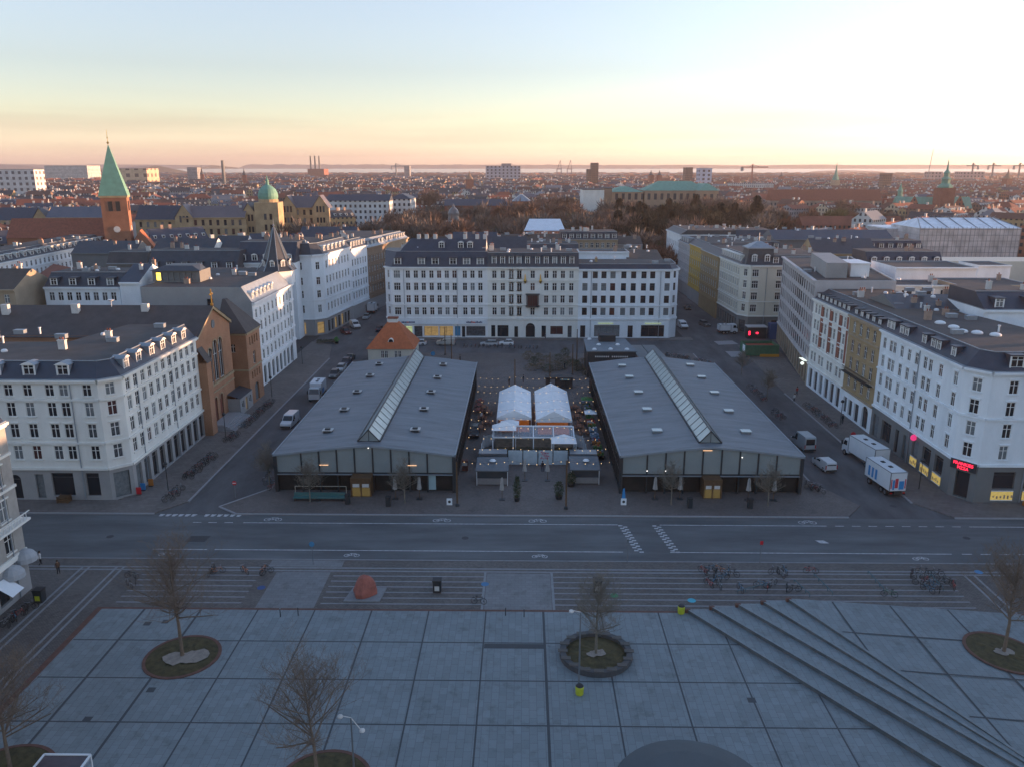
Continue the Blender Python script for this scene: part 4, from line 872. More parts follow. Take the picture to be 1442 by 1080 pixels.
PW = [(62.6, 221.3), (84, 221.3), (84, 236), (74, 245), (59.6, 245), (60.4, 224.3)]
house('corner_building', 'cream white corner building with a bulbous blue slate corner roof, behind the green skip', PW, 19.0, {
    0: dict(xs=cols([1063, 1097], 400, 221.3, 62.6) + [12, 15.5], w=1.5, wide=(0, 1, 2, 3), ww=1.7, dormers=[6.6, 10, 13.4, 16.8, 20], dw=1.5, dh=1.6, dm=slate, pipes=[4.3], bands=[8.9], shop=[(2.5, 5.2, .4, 3.4, 'shop'), (6.6, 9, .4, 3.4, 'shop')]),
    4: dict(n=9, m=.5, w=1.0, dormers=[1 + 2.2 * k for k in range(9)], dw=1.3, dh=1.6, dm=whiteB, bands=[8.9], shop=[(.8 + 2.5 * k, 2.4 + 2.5 * k, .3, 3.4, 'shop') for k in range(8)]),
    5: dict(xs=[1.8], w=1.1, bands=[8.9], shop=[(.8, 2.9, .3, 3.4, 'door')])},
    creamA, ('mansard', 1.8, 2.6), slate, felt, whiteB, ground=5.0, gm=greyDK, rows=[(6.2, 2.0), (9.6, 2.0), (12.8, 2.0), (16.0, 1.9)], chim=3)
rW = find('cream white corner'); oW = tuple(rW.location)
q = MB(); a0 = [(61.2, 222.2), (69.5, 222.2), (69.5, 229), (61.2, 229)]
def scl(P, k): 
    cx_, cy_ = sum(p[0] for p in P) / 4, sum(p[1] for p in P) / 4; return [(cx_ + (p[0] - cx_) * k, cy_ + (p[1] - cy_) * k) for p in P]
q.prism(a0, 19.2, 21.4, 0, P2=scl(a0, .86)); q.prism(scl(a0, .86), 21.4, 23.4, 0, P2=scl(a0, .8)); q.prism(scl(a0, .9), 23.4, 23.7, 1); q.prism(scl(a0, .85), 23.7, 25.3, 1, P2=scl(a0, .12)); q.cyl(65.3, 225.6, 25.2, 27.5, .06, n=6, mi=1)
q.build('corner_roof', [slate, zinc], rW, oW)
for x in (63.4, 66.9): add_dormer(rW, oW, x, 221.9, 20.0, 0, 1.4, 1.7, 1.6, slate, True)
for nm, lb, y0, y1, m_, h_, dk in (('town_house', 'ochre house with dark windows, between the yellow house and the cream corner building', 245.1, 267.6, ochreS, 18.8, 0), ('town_house', 'bright yellow house in the right side street row', 267.7, 286, yellowS, 19.0, 0),
                           ('town_house', 'grey rendered house between the yellow house and the white end house', 286.1, 307, concr, 18.4, 1), ('town_house', 'tall white end house of the right side street beside the bare park trees', 307.1, 334, whiteA, 20.4, 0)):
    house(nm, lb, [(59.2, y0), (80, y0), (80, y1), (58.8, y1)], h_, {3: dict(n=6 if y1 - y0 < 20 else 8, m=.6, w=1.2, bands=[5, 8.6], dormers=[2.5, 6, 9.5, 13] if dk else None)}, m_, ('mansard', 2.5, 1.7), slate, felt, m_, ground=4.6, gm=greyST if dk or m_ is yellowS else m_, rows=[(6, 2), (9.2, 2), (12.4, 2), (15.5, 1.8)], chim=3, roof_clutter=3)

# ------------------------------------------------------------------ market halls
panelM = mat('hall_panel_translucent', (0.235, 0.265, 0.265), .35, .08, .4)
hallroof = nodes_mat('hall_roof_membrane', lambda nt, b: (lambda v, n, r, w_: (
    setattr(w_, 'wave_type', 'BANDS'), setattr(w_, 'bands_direction', 'Y'), nt.links.new(v, w_.inputs['Vector']), nt.links.new(v, n.inputs['Vector']),
    nt.links.new(n.outputs['Fac'], r.inputs[0]), nt.links.new(r.outputs[0], b.inputs['Base Color'])))(coord(nt, (.3, 1.6, 1)), N(nt, 'ShaderNodeTexNoise', i_2=0.45, i_3=9, i_4=.75), ramp(nt, [(0.32, (.105, .118, .135)), (.5, (.155, .172, .19)), (.7, (.20, .222, .245))]), N(nt, 'ShaderNodeTexWave')), 0.55)
skyl = mat('skylight_glass_milky', (.42, .48, .47), .18, .12, .6)
darkglz = mat('hall_glazing_dark', (.030, .028, .026), .15, .3, .6)
woodD = mat('wood_dark', (.10, .055, .025), .6, .3, 2)
litdoor = mat('door_glass_warm', (.10, .075, .025), .4, .2, 2, emis=(1, .7, .25), estr=.012)
lampM = mat('wall_lamp_warm', (.8, .5, .3), .4, 0, emis=(1, .55, .28), estr=.2)
def hall(name, label, x0, x1, mull, ridge, y0, y1, door, lamps, vents, vdark, lights):
    o = ((x0 + x1) / 2, (y0 + y1) / 2, 0.1); root = thing(name, label, 'market hall', o)
    ez, rz_ = 5.75, 7.15
    zr = lambda x: ez + (rz_ - ez) * (1 - (abs(x - ridge) / (ridge - x0 if x < ridge else x1 - ridge)) ** 1.25)
    FR = MB(); GL = MB(); PN = MB()
    FR.box(x0 - .2, x0 + .25, y0 - .2, y0 + .3, .1, ez - .05); FR.box(x1 - .25, x1 + .2, y0 - .2, y0 + .3, .1, ez - .05)
    xs = [x0] + mull + [x1]
    for a, c in zip(xs[:-1], xs[1:]):
        PN.poly([(a + .1, y0, 3.05), (c - .1, y0, 3.05), (c - .1, y0, zr(c) - .25), (a + .1, y0, zr(a) - .25)])
        GL.poly([(a + .08, y0 + .6, .1), (c - .08, y0 + .6, .1), (c - .08, y0 + .6, 2.72), (a + .08, y0 + .6, 2.72)])
        FR.poly([(a, y0 - .14, zr(a) - .3), (c, y0 - .14, zr(c) - .3), (c, y0 - .14, zr(c) + .02), (a, y0 - .14, zr(a) + .02)])
    for m_ in mull: FR.box(m_ - .1, m_ + .1, y0 - .1, y0 + .12, .1, zr(m_) - .28)
    FR.box(x0, x1, y0 - .06, y0 + .1, 2.95, 3.06); PN.box(x0 + .2, x1 - .2, y0 - .25, y0 + .55, 2.72, 2.84, 1)
    FR.box(x0, x1, y0 - .06, y0 + .1, 2.84, 2.95)
    # long sides and the back
    n = 18
    for X, sgn in ((x0, -1), (x1, 1)):
        pts = [(X, y0, .1), (X, y1, .1), (X, y1, 3.0), (X, y0, 3.0)]; GL.poly(pts if sgn > 0 else pts[::-1])
        pts = [(X + sgn * .02, y0, 3.0), (X + sgn * .02, y1, 3.0), (X + sgn * .02, y1, ez - .1), (X + sgn * .02, y0, ez - .1)]; GL.poly(pts if sgn > 0 else pts[::-1], 0)
        for k in range(n * 2 + 1):
            y = y0 + (y1 - y0) * k / (n * 2); wv = .09 if k % 2 == 0 else .04; FR.box(X - .08, X + .08, y - wv, y + wv, .1, ez - .1)
        FR.box(X - .06, X + .06, y0, y1, 2.95, 3.1); FR.box(X - .06, X + .06, y0, y1, 4.3, 4.36); FR.box(X - .07, X + .07, y0, y1, .1, .4)
    BK = MB(); BK.poly([(x1, y1, .1), (x0, y1, .1), (x0, y1, ez), (ridge, y1, rz_), (x1, y1, ez)]); BK.build('back_wall', panelM, root, o)
    FR.build('steel_frame', metalD, root, o); GL.build('glazing', darkglz, root, o); PN.build('gable_panel', [panelM, zinc], root, o)
    RF = MB(); ns = 8; ov = .35; ys = [y0 - ov, y1 + ov]
    def rx(i): return (x0 - .25) + (ridge - x0 + .25) * i / ns if i <= ns else ridge + (x1 + .25 - ridge) * (i - ns) / ns
    for i in range(2 * ns):
        a, c = rx(i), rx(i + 1); za = zr(max(x0, min(x1, a))) + .05; zc = zr(max(x0, min(x1, c))) + .05; st = 14
        for j in range(st):
            ya, yc = ys[0] + (ys[1] - ys[0]) * j / st, ys[0] + (ys[1] - ys[0]) * (j + 1) / st
            RF.poly([(a, ya, za), (c, ya, zc), (c, yc, zc), (a, yc, za)])
        RF.poly([(a, ys[0], za - .28), (c, ys[0], zc - .28), (c, ys[0], zc), (a, ys[0], za)], 1)
    for j in range(1, 14):      # welded seams of the membrane
        y = ys[0] + (ys[1] - ys[0]) * j / 14
        for i in range(2 * ns):
            a, c = rx(i), rx(i + 1); za = zr(max(x0, min(x1, a))) + .062; zc = zr(max(x0, min(x1, c))) + .062
            RF.poly([(a, y - .05, za), (c, y - .05, zc), (c, y + .05, zc), (a, y + .05, za)], 2)
    for X in (x0 - .27, x1 + .13): RF.box(X, X + .14, ys[0], ys[1], ez - .25, ez + .16, 1)
    RF.build('roof', [hallroof, zinc, mat('roof_seam', (.175, .195, .215), .5, 0)], root, o)
    # ridge skylight
    SK = MB(); F2 = MB(); hw = 1.55; sh = 1.7; sy0, sy1 = y0 + 1.6, y1 - .3; zb = rz_ - .02; nn = 22
    F2.box(ridge - hw - .12, ridge - hw, sy0, sy1, zb - .2, zb + .22); F2.box(ridge + hw, ridge + hw + .12, sy0, sy1, zb - .2, zb + .22); F2.box(ridge - .09, ridge + .09, sy0, sy1, zb + sh + .02, zb + sh + .16)
    SK.poly([(ridge - hw, sy0 + .02, zb), (ridge + hw, sy0 + .02, zb), (ridge, sy0 + .02, zb + sh)], 1); S3 = MB(); S3.poly([(ridge + hw, sy1, zb), (ridge - hw, sy1, zb), (ridge, sy1, zb + sh)], 1)
    sk = F2.build('skylight', metalD, root, o)
    SK.build('skylight_end', [skyl, panelM], sk, o); S3.build('skylight_end', [skyl, panelM], sk, o)
    for k in range(nn):
        a, c = sy0 + (sy1 - sy0) * k / nn, sy0 + (sy1 - sy0) * (k + 1) / nn; pm = MB()
        pm.poly([(ridge - hw, c - .1, zb + .1), (ridge - hw, a + .1, zb + .1), (ridge, a + .1, zb + sh), (ridge, c - .1, zb + sh)]); pm.poly([(ridge + hw, a + .1, zb + .1), (ridge + hw, c - .1, zb + .1), (ridge, c - .1, zb + sh), (ridge, a + .1, zb + sh)])
        pm.build('pane', skyl, sk, o)
    BR = MB()
    for k in range(nn + 1):
        y = sy0 + (sy1 - sy0) * k / nn
        for sg in (-1, 1):
            BR.poly([(ridge + sg * (hw + .02), y - .11, zb + .12), (ridge + sg * (hw + .02), y + .11, zb + .12), (ridge, y + .11, zb + sh + .05), (ridge, y - .11, zb + sh + .05)])
    for sg in (-1, 1): BR.tube((ridge + sg * (hw + .06), sy0, zb), (ridge, sy0, zb + sh + .08), .09, n=4)
    BR.tube((ridge, sy0, zb), (ridge, sy0, zb + sh), .05, n=4); BR.tube((ridge - hw, sy0, zb + .05), (ridge + hw, sy0, zb + .05), .07, n=4)
    BR.build('glazing_bar', metalD, sk, o)
    for (px, py) in vents:
        x, y = G(px, py, 6.6); z = zr(x); v = MB(); v.obox((x, y, z), 1.35, 1.1, .36, 0); v.obox((x, y, z + .36), 1.5, 1.25, .1, 0, 1)
        if vdark: v.obox((x, y - .15, z + .46), .75, .6, .22, 0, 2)
        if vdark: v.obox((x, y - .66, z + .06), 1.05, .1, .32, 0, 2)
        v.build('roof_vent', [metalG, chimW if vdark else skyl, metalD], root, o)
    # entrance box
    d = MB(); a, c = door; d.box(a, a + .15, y0 - 1.9, y0 + .5, .1, 2.9); d.box(c - .15, c, y0 - 1.9, y0 + .5, .1, 2.9); d.box(a + .15, c - .15, y0 - 1.9, y0 + .5, 2.72, 2.9); d.box(a + .15, c - .15, y0 - 1.88, y0 - 1.7, 1.5, 2.72)
    d.box((a + c) / 2 - .08, (a + c) / 2 + .08, y0 - 1.88, y0 - 1.78, .1, 1.5)
    d.build('entrance_box', woodD, root, o)
    for e, g_ in ((a + .2, (a + c) / 2 - .1), ((a + c) / 2 + .1, c - .2)):
        q = MB(); q.box(e, g_, y0 - 1.8, y0 - 1.74, .15, 1.5, 0); q.box(e + .1, g_ - .1, y0 - 1.9, y0 - 1.81, 1.55, 2.05, 1); q.build('door', [litdoor, chimW], root, o)
    for x, z in lamps: q = MB(); q.box(x, x + 1.3, y0 - .2, y0 - .12, z, z + .07); q.build('wall_lamp', lampM, root, o)
    for x, z in lights: q = MB(); q.lathe([(.03, 0), (.1, .07), (.03, .14)], (x, y0 - .25, z), 8); q.build('wall_light', mat('small_light', (.8, .8, .8), .4, 0, emis=(1, .95, .85), estr=.35), root, o)
    q = MB(); q.box(x1 - 3.8, x1 - 2.7, y0 + .4, y0 + .5, .3, 2.6); q.build('poster', mat('poster_pale', (.35, .5, .55), .5, 0), root, o) if vdark else None
    return root
mL = [AX(v, 660, 107)[0] for v in (425, 450, 475, 500, 525.5, 551, 576.5, 602)]
hall('market_hall', 'left market hall with dark roof vents, grey membrane roof and bright ridge skylight', -35.2, -9.7, mL, -22.0, 107, 162, (-24.2, -21.3),
     [(AX(450, 657, 107)[0], 4.15), (AX(574, 658, 107)[0], 4.15)], [(462, 607), (485, 578), (503, 553), (521, 530), (534, 514), (585, 607), (597, 578), (607, 554), (616, 533), (624, 515)], True, [(AX(519, 629, 107)[0], 6.75)])
mR = [AX(v, 660, 107)[0] for v in (911, 937, 963, 989, 1015.5, 1041, 1067, 1093)]
hall('market_hall', 'right market hall with white roof vents and a greenish ridge skylight', 14.0, 39.5, mR, 26.8, 107, 162, (AX(991, 690, 105)[0], AX(1017, 690, 105)[0]),
     [(AX(990, 630, 107)[0], 6.6)], [(876, 516), (886, 532), (899, 554), (911, 578), (925, 608), (972, 515), (988, 532), (1006, 554), (1026, 580), (1050, 609)], False, [(x, 3.5) for x in (mR[0], mR[1])] + [(AX(1045, 638, 107)[0], 5.6)])
# ------------------------------------------------------------------ city behind the square
def facade_mat(name, c, wc=(0.035, 0.04, 0.05), pu=2.7, pz=3.2):
    def f(nt, b):
        g = N(nt, 'ShaderNodeNewGeometry'); sp_ = N(nt, 'ShaderNodeSeparateXYZ'); sn = N(nt, 'ShaderNodeSeparateXYZ')
        nt.links.new(g.outputs['Position'], sp_.inputs[0]); nt.links.new(g.outputs['True Normal'], sn.inputs[0])
        def M(op, a, b_=None, c_=None):
            m = N(nt, 'ShaderNodeMath', operation=op)
            for i, v in enumerate((a, b_, c_)):
                if v is None: continue
                if isinstance(v, (int, float)): m.inputs[i].default_value = v
                else: nt.links.new(v, m.inputs[i])
            return m.outputs[0]
        u = M('SUBTRACT', M('MULTIPLY', sn.outputs[0], sp_.outputs[1]), M('MULTIPLY', sn.outputs[1], sp_.outputs[0]))
        fu = M('FRACT', M('DIVIDE', M('ADD', u, 5000.0), pu)); fz = M('FRACT', M('DIVIDE', M('ADD', sp_.outputs[2], 0.4), pz))
        wu = M('MULTIPLY', M('GREATER_THAN', fu, 0.28), M('LESS_THAN', fu, 0.72)); wz = M('MULTIPLY', M('GREATER_THAN', fz, 0.34), M('LESS_THAN', fz, 0.86))
        vert = M('LESS_THAN', M('ABSOLUTE', sn.outputs[2]), 0.3)
        k = M('MULTIPLY', M('MULTIPLY', wu, wz), vert)
        n = N(nt, 'ShaderNodeTexNoise'); n.inputs['Scale'].default_value = 0.15; n.inputs['Detail'].default_value = 4; nt.links.new(g.outputs['Position'], n.inputs['Vector'])
        r = ramp(nt, [(0.3, tuple(x * .82 for x in c)), (0.7, tuple(min(1, x * 1.18) for x in c))]); nt.links.new(n.outputs['Fac'], r.inputs[0])
        mx = N(nt, 'ShaderNodeMix', data_type='RGBA'); nt.links.new(k, mx.inputs[0]); nt.links.new(r.outputs[0], mx.inputs[6]); mx.inputs[7].default_value = (*wc, 1)
        nt.links.new(mx.outputs[2], b.inputs['Base Color'])
    return nodes_mat(name, f, 0.8)
WALLS = [('white', facade_mat('far_wall_white', (.52, .52, .50))), ('cream', facade_mat('far_wall_cream', (.48, .40, .28))), ('red brick', facade_mat('far_wall_red', (.27, .11, .07))),
         ('yellow brick', facade_mat('far_wall_yellow', (.38, .27, .14))), ('grey', facade_mat('far_wall_grey', (.28, .28, .29))), ('brown', facade_mat('far_wall_brown', (.19, .12, .09)))]
ROOFS = [('red tiled', mat('far_roof_red', (.20, .065, .04), .85, .25, .1)), ('dark slate', mat('far_roof_dark', (.045, .048, .056), .7, .2, .1)), ('brown tiled', mat('far_roof_brown', (.12, .06, .045), .85, .25, .1)),
         ('grey zinc', mat('far_roof_grey', (.15, .16, .175), .6, .15, .1)), ('blue slate', mat('far_roof_blue', (.05, .06, .085), .6, .2, .1))]
OCC = []      # taken ground: (x, y, radius)
def free(x, y, r):
    return all((x - a) ** 2 + (y - b_) ** 2 > (r + q) ** 2 for a, b_, q in OCC)
def rectP(cx, cy, w, d, a):
    ca, sa = math.cos(a), math.sin(a); return [(cx + u * ca - v * sa, cy + u * sa + v * ca) for u, v in ((-w / 2, -d / 2), (w / 2, -d / 2), (w / 2, d / 2), (-w / 2, d / 2))]
def gable(mb, P, z0, z1, rh, mw, mr, hip=False, mg=None, e=.35):
    mb.prism(P, z0, z1, mw, bottom=False); a, b_, c, d = P
    m1 = ((b_[0] + c[0]) / 2, (b_[1] + c[1]) / 2); m2 = ((d[0] + a[0]) / 2, (d[1] + a[1]) / 2)
    if hip: m1, m2 = (m1[0] * .75 + m2[0] * .25, m1[1] * .75 + m2[1] * .25), (m2[0] * .75 + m1[0] * .25, m2[1] * .75 + m1[1] * .25)
    Q = inset(P, [-e, -e if hip else -.02, -e, -e if hip else -.02]); A_, B_, C_, D_ = Q; z = z1 - .1
    mb.poly([(*A_, z), (*B_, z), (*m1, z1 + rh), (*m2, z1 + rh)], mr); mb.poly([(*C_, z), (*D_, z), (*m2, z1 + rh), (*m1, z1 + rh)], mr)
    mg = mr if hip else (mw if mg is None else mg)
    mb.poly([(*B_, z), (*C_, z), (*m1, z1 + rh)], mg); mb.poly([(*D_, z), (*A_, z), (*m2, z1 + rh)], mg)

# --- individually built houses in the middle distance
def mid(lb, px0, px1, pe, Y, depth, wallm, roof, roofm, n=0, fl=2, group=None, topm=felt, cat='building', nm='town_house', chim=2, dorm=0, ww=1.1, rot=0.0, clutter=0, style='cross', side=0, round_=False):
    xa, za = AX(px0, pe, Y); xb, zb = AX(px1, pe, Y); top = (za + zb) / 2
    cx, cy, w_ = (xa + xb) / 2, Y + depth / 2, xb - xa; P = rectP(cx, cy, w_, depth, rot); OCC.append((cx, cy, max(w_, depth) * .42))
    fac = {}
    sp_ = lambda n_, L: dict(n=n_, m=.5, w=ww, style=style, sills=False, dormers=[L * (k + .5) / dorm for k in range(dorm)] if dorm else None, dw=1.5, dh=1.5, dm=roofm, round=round_)
    if n: fac[0] = sp_(n, w_)
    else: fac[0] = dict(n=0, xs=[], dormers=[w_ * (k + .5) / dorm for k in range(dorm)] if dorm else None, dw=1.5, dh=1.5, dm=roofm, round=round_)
    if side: k_ = 1 if side > 0 else 3; fac[k_] = sp_(abs(side), depth); fac[k_]['dormers'] = None
    rows = [(top - 2.9 - 3.15 * k, 1.8) for k in range(fl)]
    return house(nm, lb, P, top, fac, wallm, roof, roofm, topm, rows=rows, group=group, cat=cat, chim=chim, roof_clutter=clutter)
M = ('mansard', 2.2, 2.6)
mid('dark roofed courtyard building with long glass dormers behind the church nave', 62, 168, 405, 172, 12, whiteC, ('mansard', 3.5, 2.8), slate, 8, 2, dorm=4, clutter=5)
mid('pale blue gabled wall and slate roof rising behind the satellite dish', 168, 196, 398, 166, 14, whiteC, ('gable', 3.0), slateB, 0, 1)
mid('brown roofed courtyard house at the far left edge beyond the church', -40, 20, 408, 165, 14, ochre2, ('gable', 3.5), feltB, 3, 1)
mid('long dark brick house with six white dormers behind the grey party wall', 207, 333, 381, 206, 12, brownS, ('mansard', 4.0, 4.6), slate, 0, 1, dorm=6, chim=4)
mid('navy roofed house beside the slender slate spire', 334, 415, 371, 212, 12, whiteC, ('mansard', 3.8, 5.2), slateB, 6, 1, dorm=5, chim=4, round_=True)
mid('low dark studio building with a glazed attic under the green church spire', 150, 206, 372, 222, 12, greyDK, ('mansard', 2.5, 3.0), felt, 7, 1, chim=2)
mid('black roofed house behind the glazed attic building', 100, 190, 357, 262, 12, greyDK, ('gable', 3.5), slate, 0, 1, chim=3)
mid('grey roofed house with a red chimney beyond the long dark brick house', 215, 300, 354, 252, 11, whiteB, ('gable', 3.5), slate, 8, 1, chim=4)
mid('white gabled house with a red rear wall beyond the row of white dormers', 300, 345, 352, 258, 11, whiteA, ('gable', 4.0), slate, 3, 1, chim=3)
mid('dark house with many chimneys behind the navy roofed house', 345, 420, 349, 262, 12, greyST, ('gable', 4.0), slateB, 0, 1, chim=6)
mid('low slate roofed house between the side street row and the school', 420, 500, 336, 315, 13, brownS, ('gable', 4.0), slateB, 0, 1, chim=5)
# white row on the left, seen obliquely
p0, p1 = G(-60, 383, 17.5), G(149, 341, 17.5); dxy = Vector((p1[0] - p0[0], p1[1] - p0[1])); L = dxy.length; dxy.normalize(); nr = Vector((-dxy.y, dxy.x))
Pw = [p0, p1, (p1[0] + nr.x * 12, p1[1] + nr.y * 12), (p0[0] + nr.x * 12, p0[1] + nr.y * 12)]
OCC.append(((p0[0] + p1[0]) / 2 + nr.x * 6, (p0[1] + p1[1]) / 2, L * .4))
nD = int(L / 4)
house('apartment_row', 'long white apartment row at the left edge below the green church spire', Pw, 17.5, {0: dict(n=int(L / 2.7), m=.5, w=1.1, sills=False, dormers=[L * (k + .5) / nD for k in range(nD)], dw=1.6, dh=1.5, dm=whiteB, bands=[11.2, 14.2]), 1: dict(n=4, w=1.1, sills=False)}, whiteA, ('mansard', 2.5, 2.8), slate, felt, rows=[(5.6, 1.8), (8.6, 1.8), (11.7, 1.8), (14.7, 1.7)], chim=6, roof_clutter=6)
OCC.append((-75, 190, 25))
# roofs behind the three buildings of the back row
mid('navy roofed rear house behind the left end of the back row', 636, 700, 345, 262, 12, greyDK, ('gable', 3.6), slateB, 0, 1, chim=3)
mid('brown grey gabled rear house with a ridge turret behind the middle building', 692, 742, 357, 244, 12, greyST, ('gable', 4.5), slate, 3, 1, chim=2)
mid('dome roofed stone rear house at the left end of the back row', 596, 636, 352, 256, 12, greyST, ('hip', 3.6), feltB, 0, 1, chim=2)
mid('dark flat rear house with white roof boxes, right of the ridge turret', 742, 815, 352, 262, 14, greyDK, ('mansard', 2.0, 1.6), slate, 0, 1, chim=4, clutter=6)
mid('white rear wall with flat dark roof above the right back building', 815, 886, 355, 240, 9, whiteC, ('flat',), felt, 0, 1, chim=1)
mid('brown roofed rear house with skylights behind the right end building', 884, 935, 368, 236, 26, greyST, ('gable', 2.0), feltB, 0, 1, chim=1, clutter=4)
mid('rear house with a long dark mansard below the park trees', 790, 870, 338, 292, 14, ochre2, ('mansard', 2.4, 2.6), slate, 10, 1, dorm=8, chim=6)
mid('tan rear house with many chimneys beside the white tent roof', 700, 790, 343, 282, 14, brownS, ('gable', 2.6), feltB, 6, 1, chim=8, clutter=4)
mid('grey rear house at the end of the right hand block, facing the park', 870, 905, 345, 300, 16, greyST, ('gable', 2.5), feltB, 3, 1, chim=4)
# blocks behind the right side
mid('light blue roof storey with one small black window', 1262, 1376, 377, 190, 14, whiteC, ('flat',), felt, 0, 1, chim=0)
mid('pale blue box shaped roof storey beside the construction scaffold', 1378, 1424, 374, 214, 10, whiteC, ('flat',), felt, 0, 1, chim=0)
mid('white rendered wing with three dark windows behind the long brown roofs', 1234, 1350, 402, 176, 9, whiteB, ('flat',), felt, 4, 1, chim=2, ww=2.2, style='dark')
mid('tan balcony building at the right edge under the scaffold', 1350, 1460, 402, 172, 12, ochre2, ('flat',), feltB, 9, 2, chim=1, style='dark', ww=1.8)
mid('dark mansard house with six round white dormers below the scaffold', 1222, 1328, 374, 232, 12, greyDK, ('mansard', 2.6, 3.6), slateB, 0, 1, dorm=6, chim=2, round_=True)
mid('blue slate roofed house with round dormers beside the bulbous corner roof', 1096, 1145, 372, 236, 12, creamA, ('mansard', 2.4, 3.4), slateB, 3, 1, dorm=4, chim=3, round_=True)
mid('yellow brick gable house in the middle of the right hand blocks', 1146, 1236, 358, 268, 14, brickY, ('gable', 4.5), slate, 0, 1, chim=3, clutter=3)
mid('brown flat topped house behind the yellow side street house', 1030, 1100, 352, 272, 16, greyST, ('mansard', 2.4, 2.4), slate, 0, 1, chim=4, clutter=5, dorm=5)
mid('dark navy hall roof with a small glazed dome at its end', 1090, 1260, 338, 300, 16, greyDK, ('gable', 3.0), slateB, 0, 1, chim=4, clutter=6)
mid('long grey roof with white flues near the park', 960, 1090, 334, 316, 18, greyST, ('mansard', 3, 2.4), slate, 0, 1, chim=7, clutter=8)
mid('low dark roof in front of the yellow brick gable', 1150, 1236, 384, 214, 14, greyDK, ('flat',), felt, 0, 1, chim=3, clutter=6)
mid('dark brown roof with skylights behind the blue white corner building', 1262, 1400, 436, 142, 12, greyDK, ('gable', 1.8), slate, 0, 1, chim=3, clutter=6)
mid('blue slate roofed house with an orange curtained dormer at the right edge', 1386, 1475, 437, 134, 12, whiteC, ('mansard', 3.5, 2.6), slateB, 0, 1, dorm=2, chim=2)
mid('slate roofed house left of the long navy hall roof', 1222, 1300, 352, 276, 12, whiteB, ('mansard', 2.5, 2.8), slateB, 0, 1, dorm=6, chim=2)
# tall blocks out of the frame to the east, added to shade the square, as the real houses there do
for k, (xx, yy, ww_, dd, hh) in enumerate(((135, 96, 18, 60, 22), (150, 40, 20, 60, 22), (150, 150, 60, 14, 22), (190, 60, 16, 90, 22))):
    P = rectP(xx, yy, ww_, dd, 0); OCC.append((xx, yy, max(ww_, dd) * .5))
    house('apartment_building', 'apartment building east of the square, outside the picture, number %s from the road' % ('one', 'two', 'three', 'four')[k], P, hh, {}, whiteB, ('hip', 4.0), slate, chim=2) if k < 3 else None

# --- landmarks
def lm(name, lb, cat, o, parts):
    root = thing(name, lb, cat, o)
    for nm, mb, mt in parts:
        par = root
        if isinstance(nm, tuple): par = [c for c in root.children if c.name.startswith(nm[0])][0]; nm = nm[1]
        mb.build(nm, mt, par, o)
    return root
# brick church with green spire
Y = 300; s_ = 5.6; cx = AX(149.5, 275, Y)[0]; a = math.radians(20)
P = rectP(cx, Y + 6, 8.9, 8.9, a); OCC.append((cx, Y + 6, 14)); zt = 34.8
W = MB(); W.prism(P, 0, zt, 0); C = MB(); C.prism(inset(P, [-.4] * 4), zt - .7, zt, 0)
o = (cx, Y + 6, 0); root = thing('spire_church', 'red brick church with a tall square tower and pointed green copper spire', 'church', o)
W.build('tower', brickT, root, o); C.build('cornice', brickY, root, o)
q = MB(); q.prism(inset(P, [-.5] * 4), zt, zt + 18.2, 0, P2=rectP(cx, Y + 6, .12, .12, a)); q.build('spire', copper, root, o)
q = MB(); q.cyl(cx, Y + 6, zt + 17.6, zt + 23.5, .12, .05, 6); q.lathe([(.05, 0), (.5, .5), (.05, 1.0)], (cx, Y + 6, zt + 18.4), 8); q.lathe([(.05, 0), (.3, .3), (.05, .6)], (cx, Y + 6, zt + 20.4), 8); q.build('weather_vane', MATS['gilded_metal'], root, o)
for e in (0, 1):
    A, B = P[e], P[e + 1]; rz = math.atan2(B[1] - A[1], B[0] - A[0]); mxx, myy = (A[0] + B[0]) / 2, (A[1] + B[1]) / 2; nx, ny = math.sin(rz), -math.cos(rz)
    for k in (-1, 1):
        add_window(root, o, mxx + math.cos(rz) * k * 1.3 + nx * .06, myy + math.sin(rz) * k * 1.3 + ny * .06, 29.2, rz, 1.5, 3.6, 'plain')
        add_window(root, o, mxx + math.cos(rz) * k * 2.6 + nx * .06, myy + math.sin(rz) * k * 2.6 + ny * .06, 17.5, rz, .8, 1.6, 'plain')
    q = MB(); q.lathe([(1.15, -.05), (1.15, .05)], (0, 0, 0), 18); c = inst('clock_face', q.mesh('clock_face', chimW), root, (mxx + nx * .12 - o[0], myy + ny * .12 - o[1], 22.6)); c.rotation_euler = (PI / 2, 0, rz)
nave = rectP(cx - 24, Y + 14, 40, 12, a * .3); q = MB(); gable(q, nave, 0, 19, 7.0, 0, 1, e=.4); q.build('nave', [brickT, tileR], root, o); OCC.append((cx - 24, Y + 14, 16))
tr_ = rectP(cx + 7.5, Y + 8, 9, 8, a + PI / 2); q = MB(); gable(q, tr_, 0, 16, 6.0, 0, 1, e=.3); q.build('transept', [brickT, tileO], root, o)

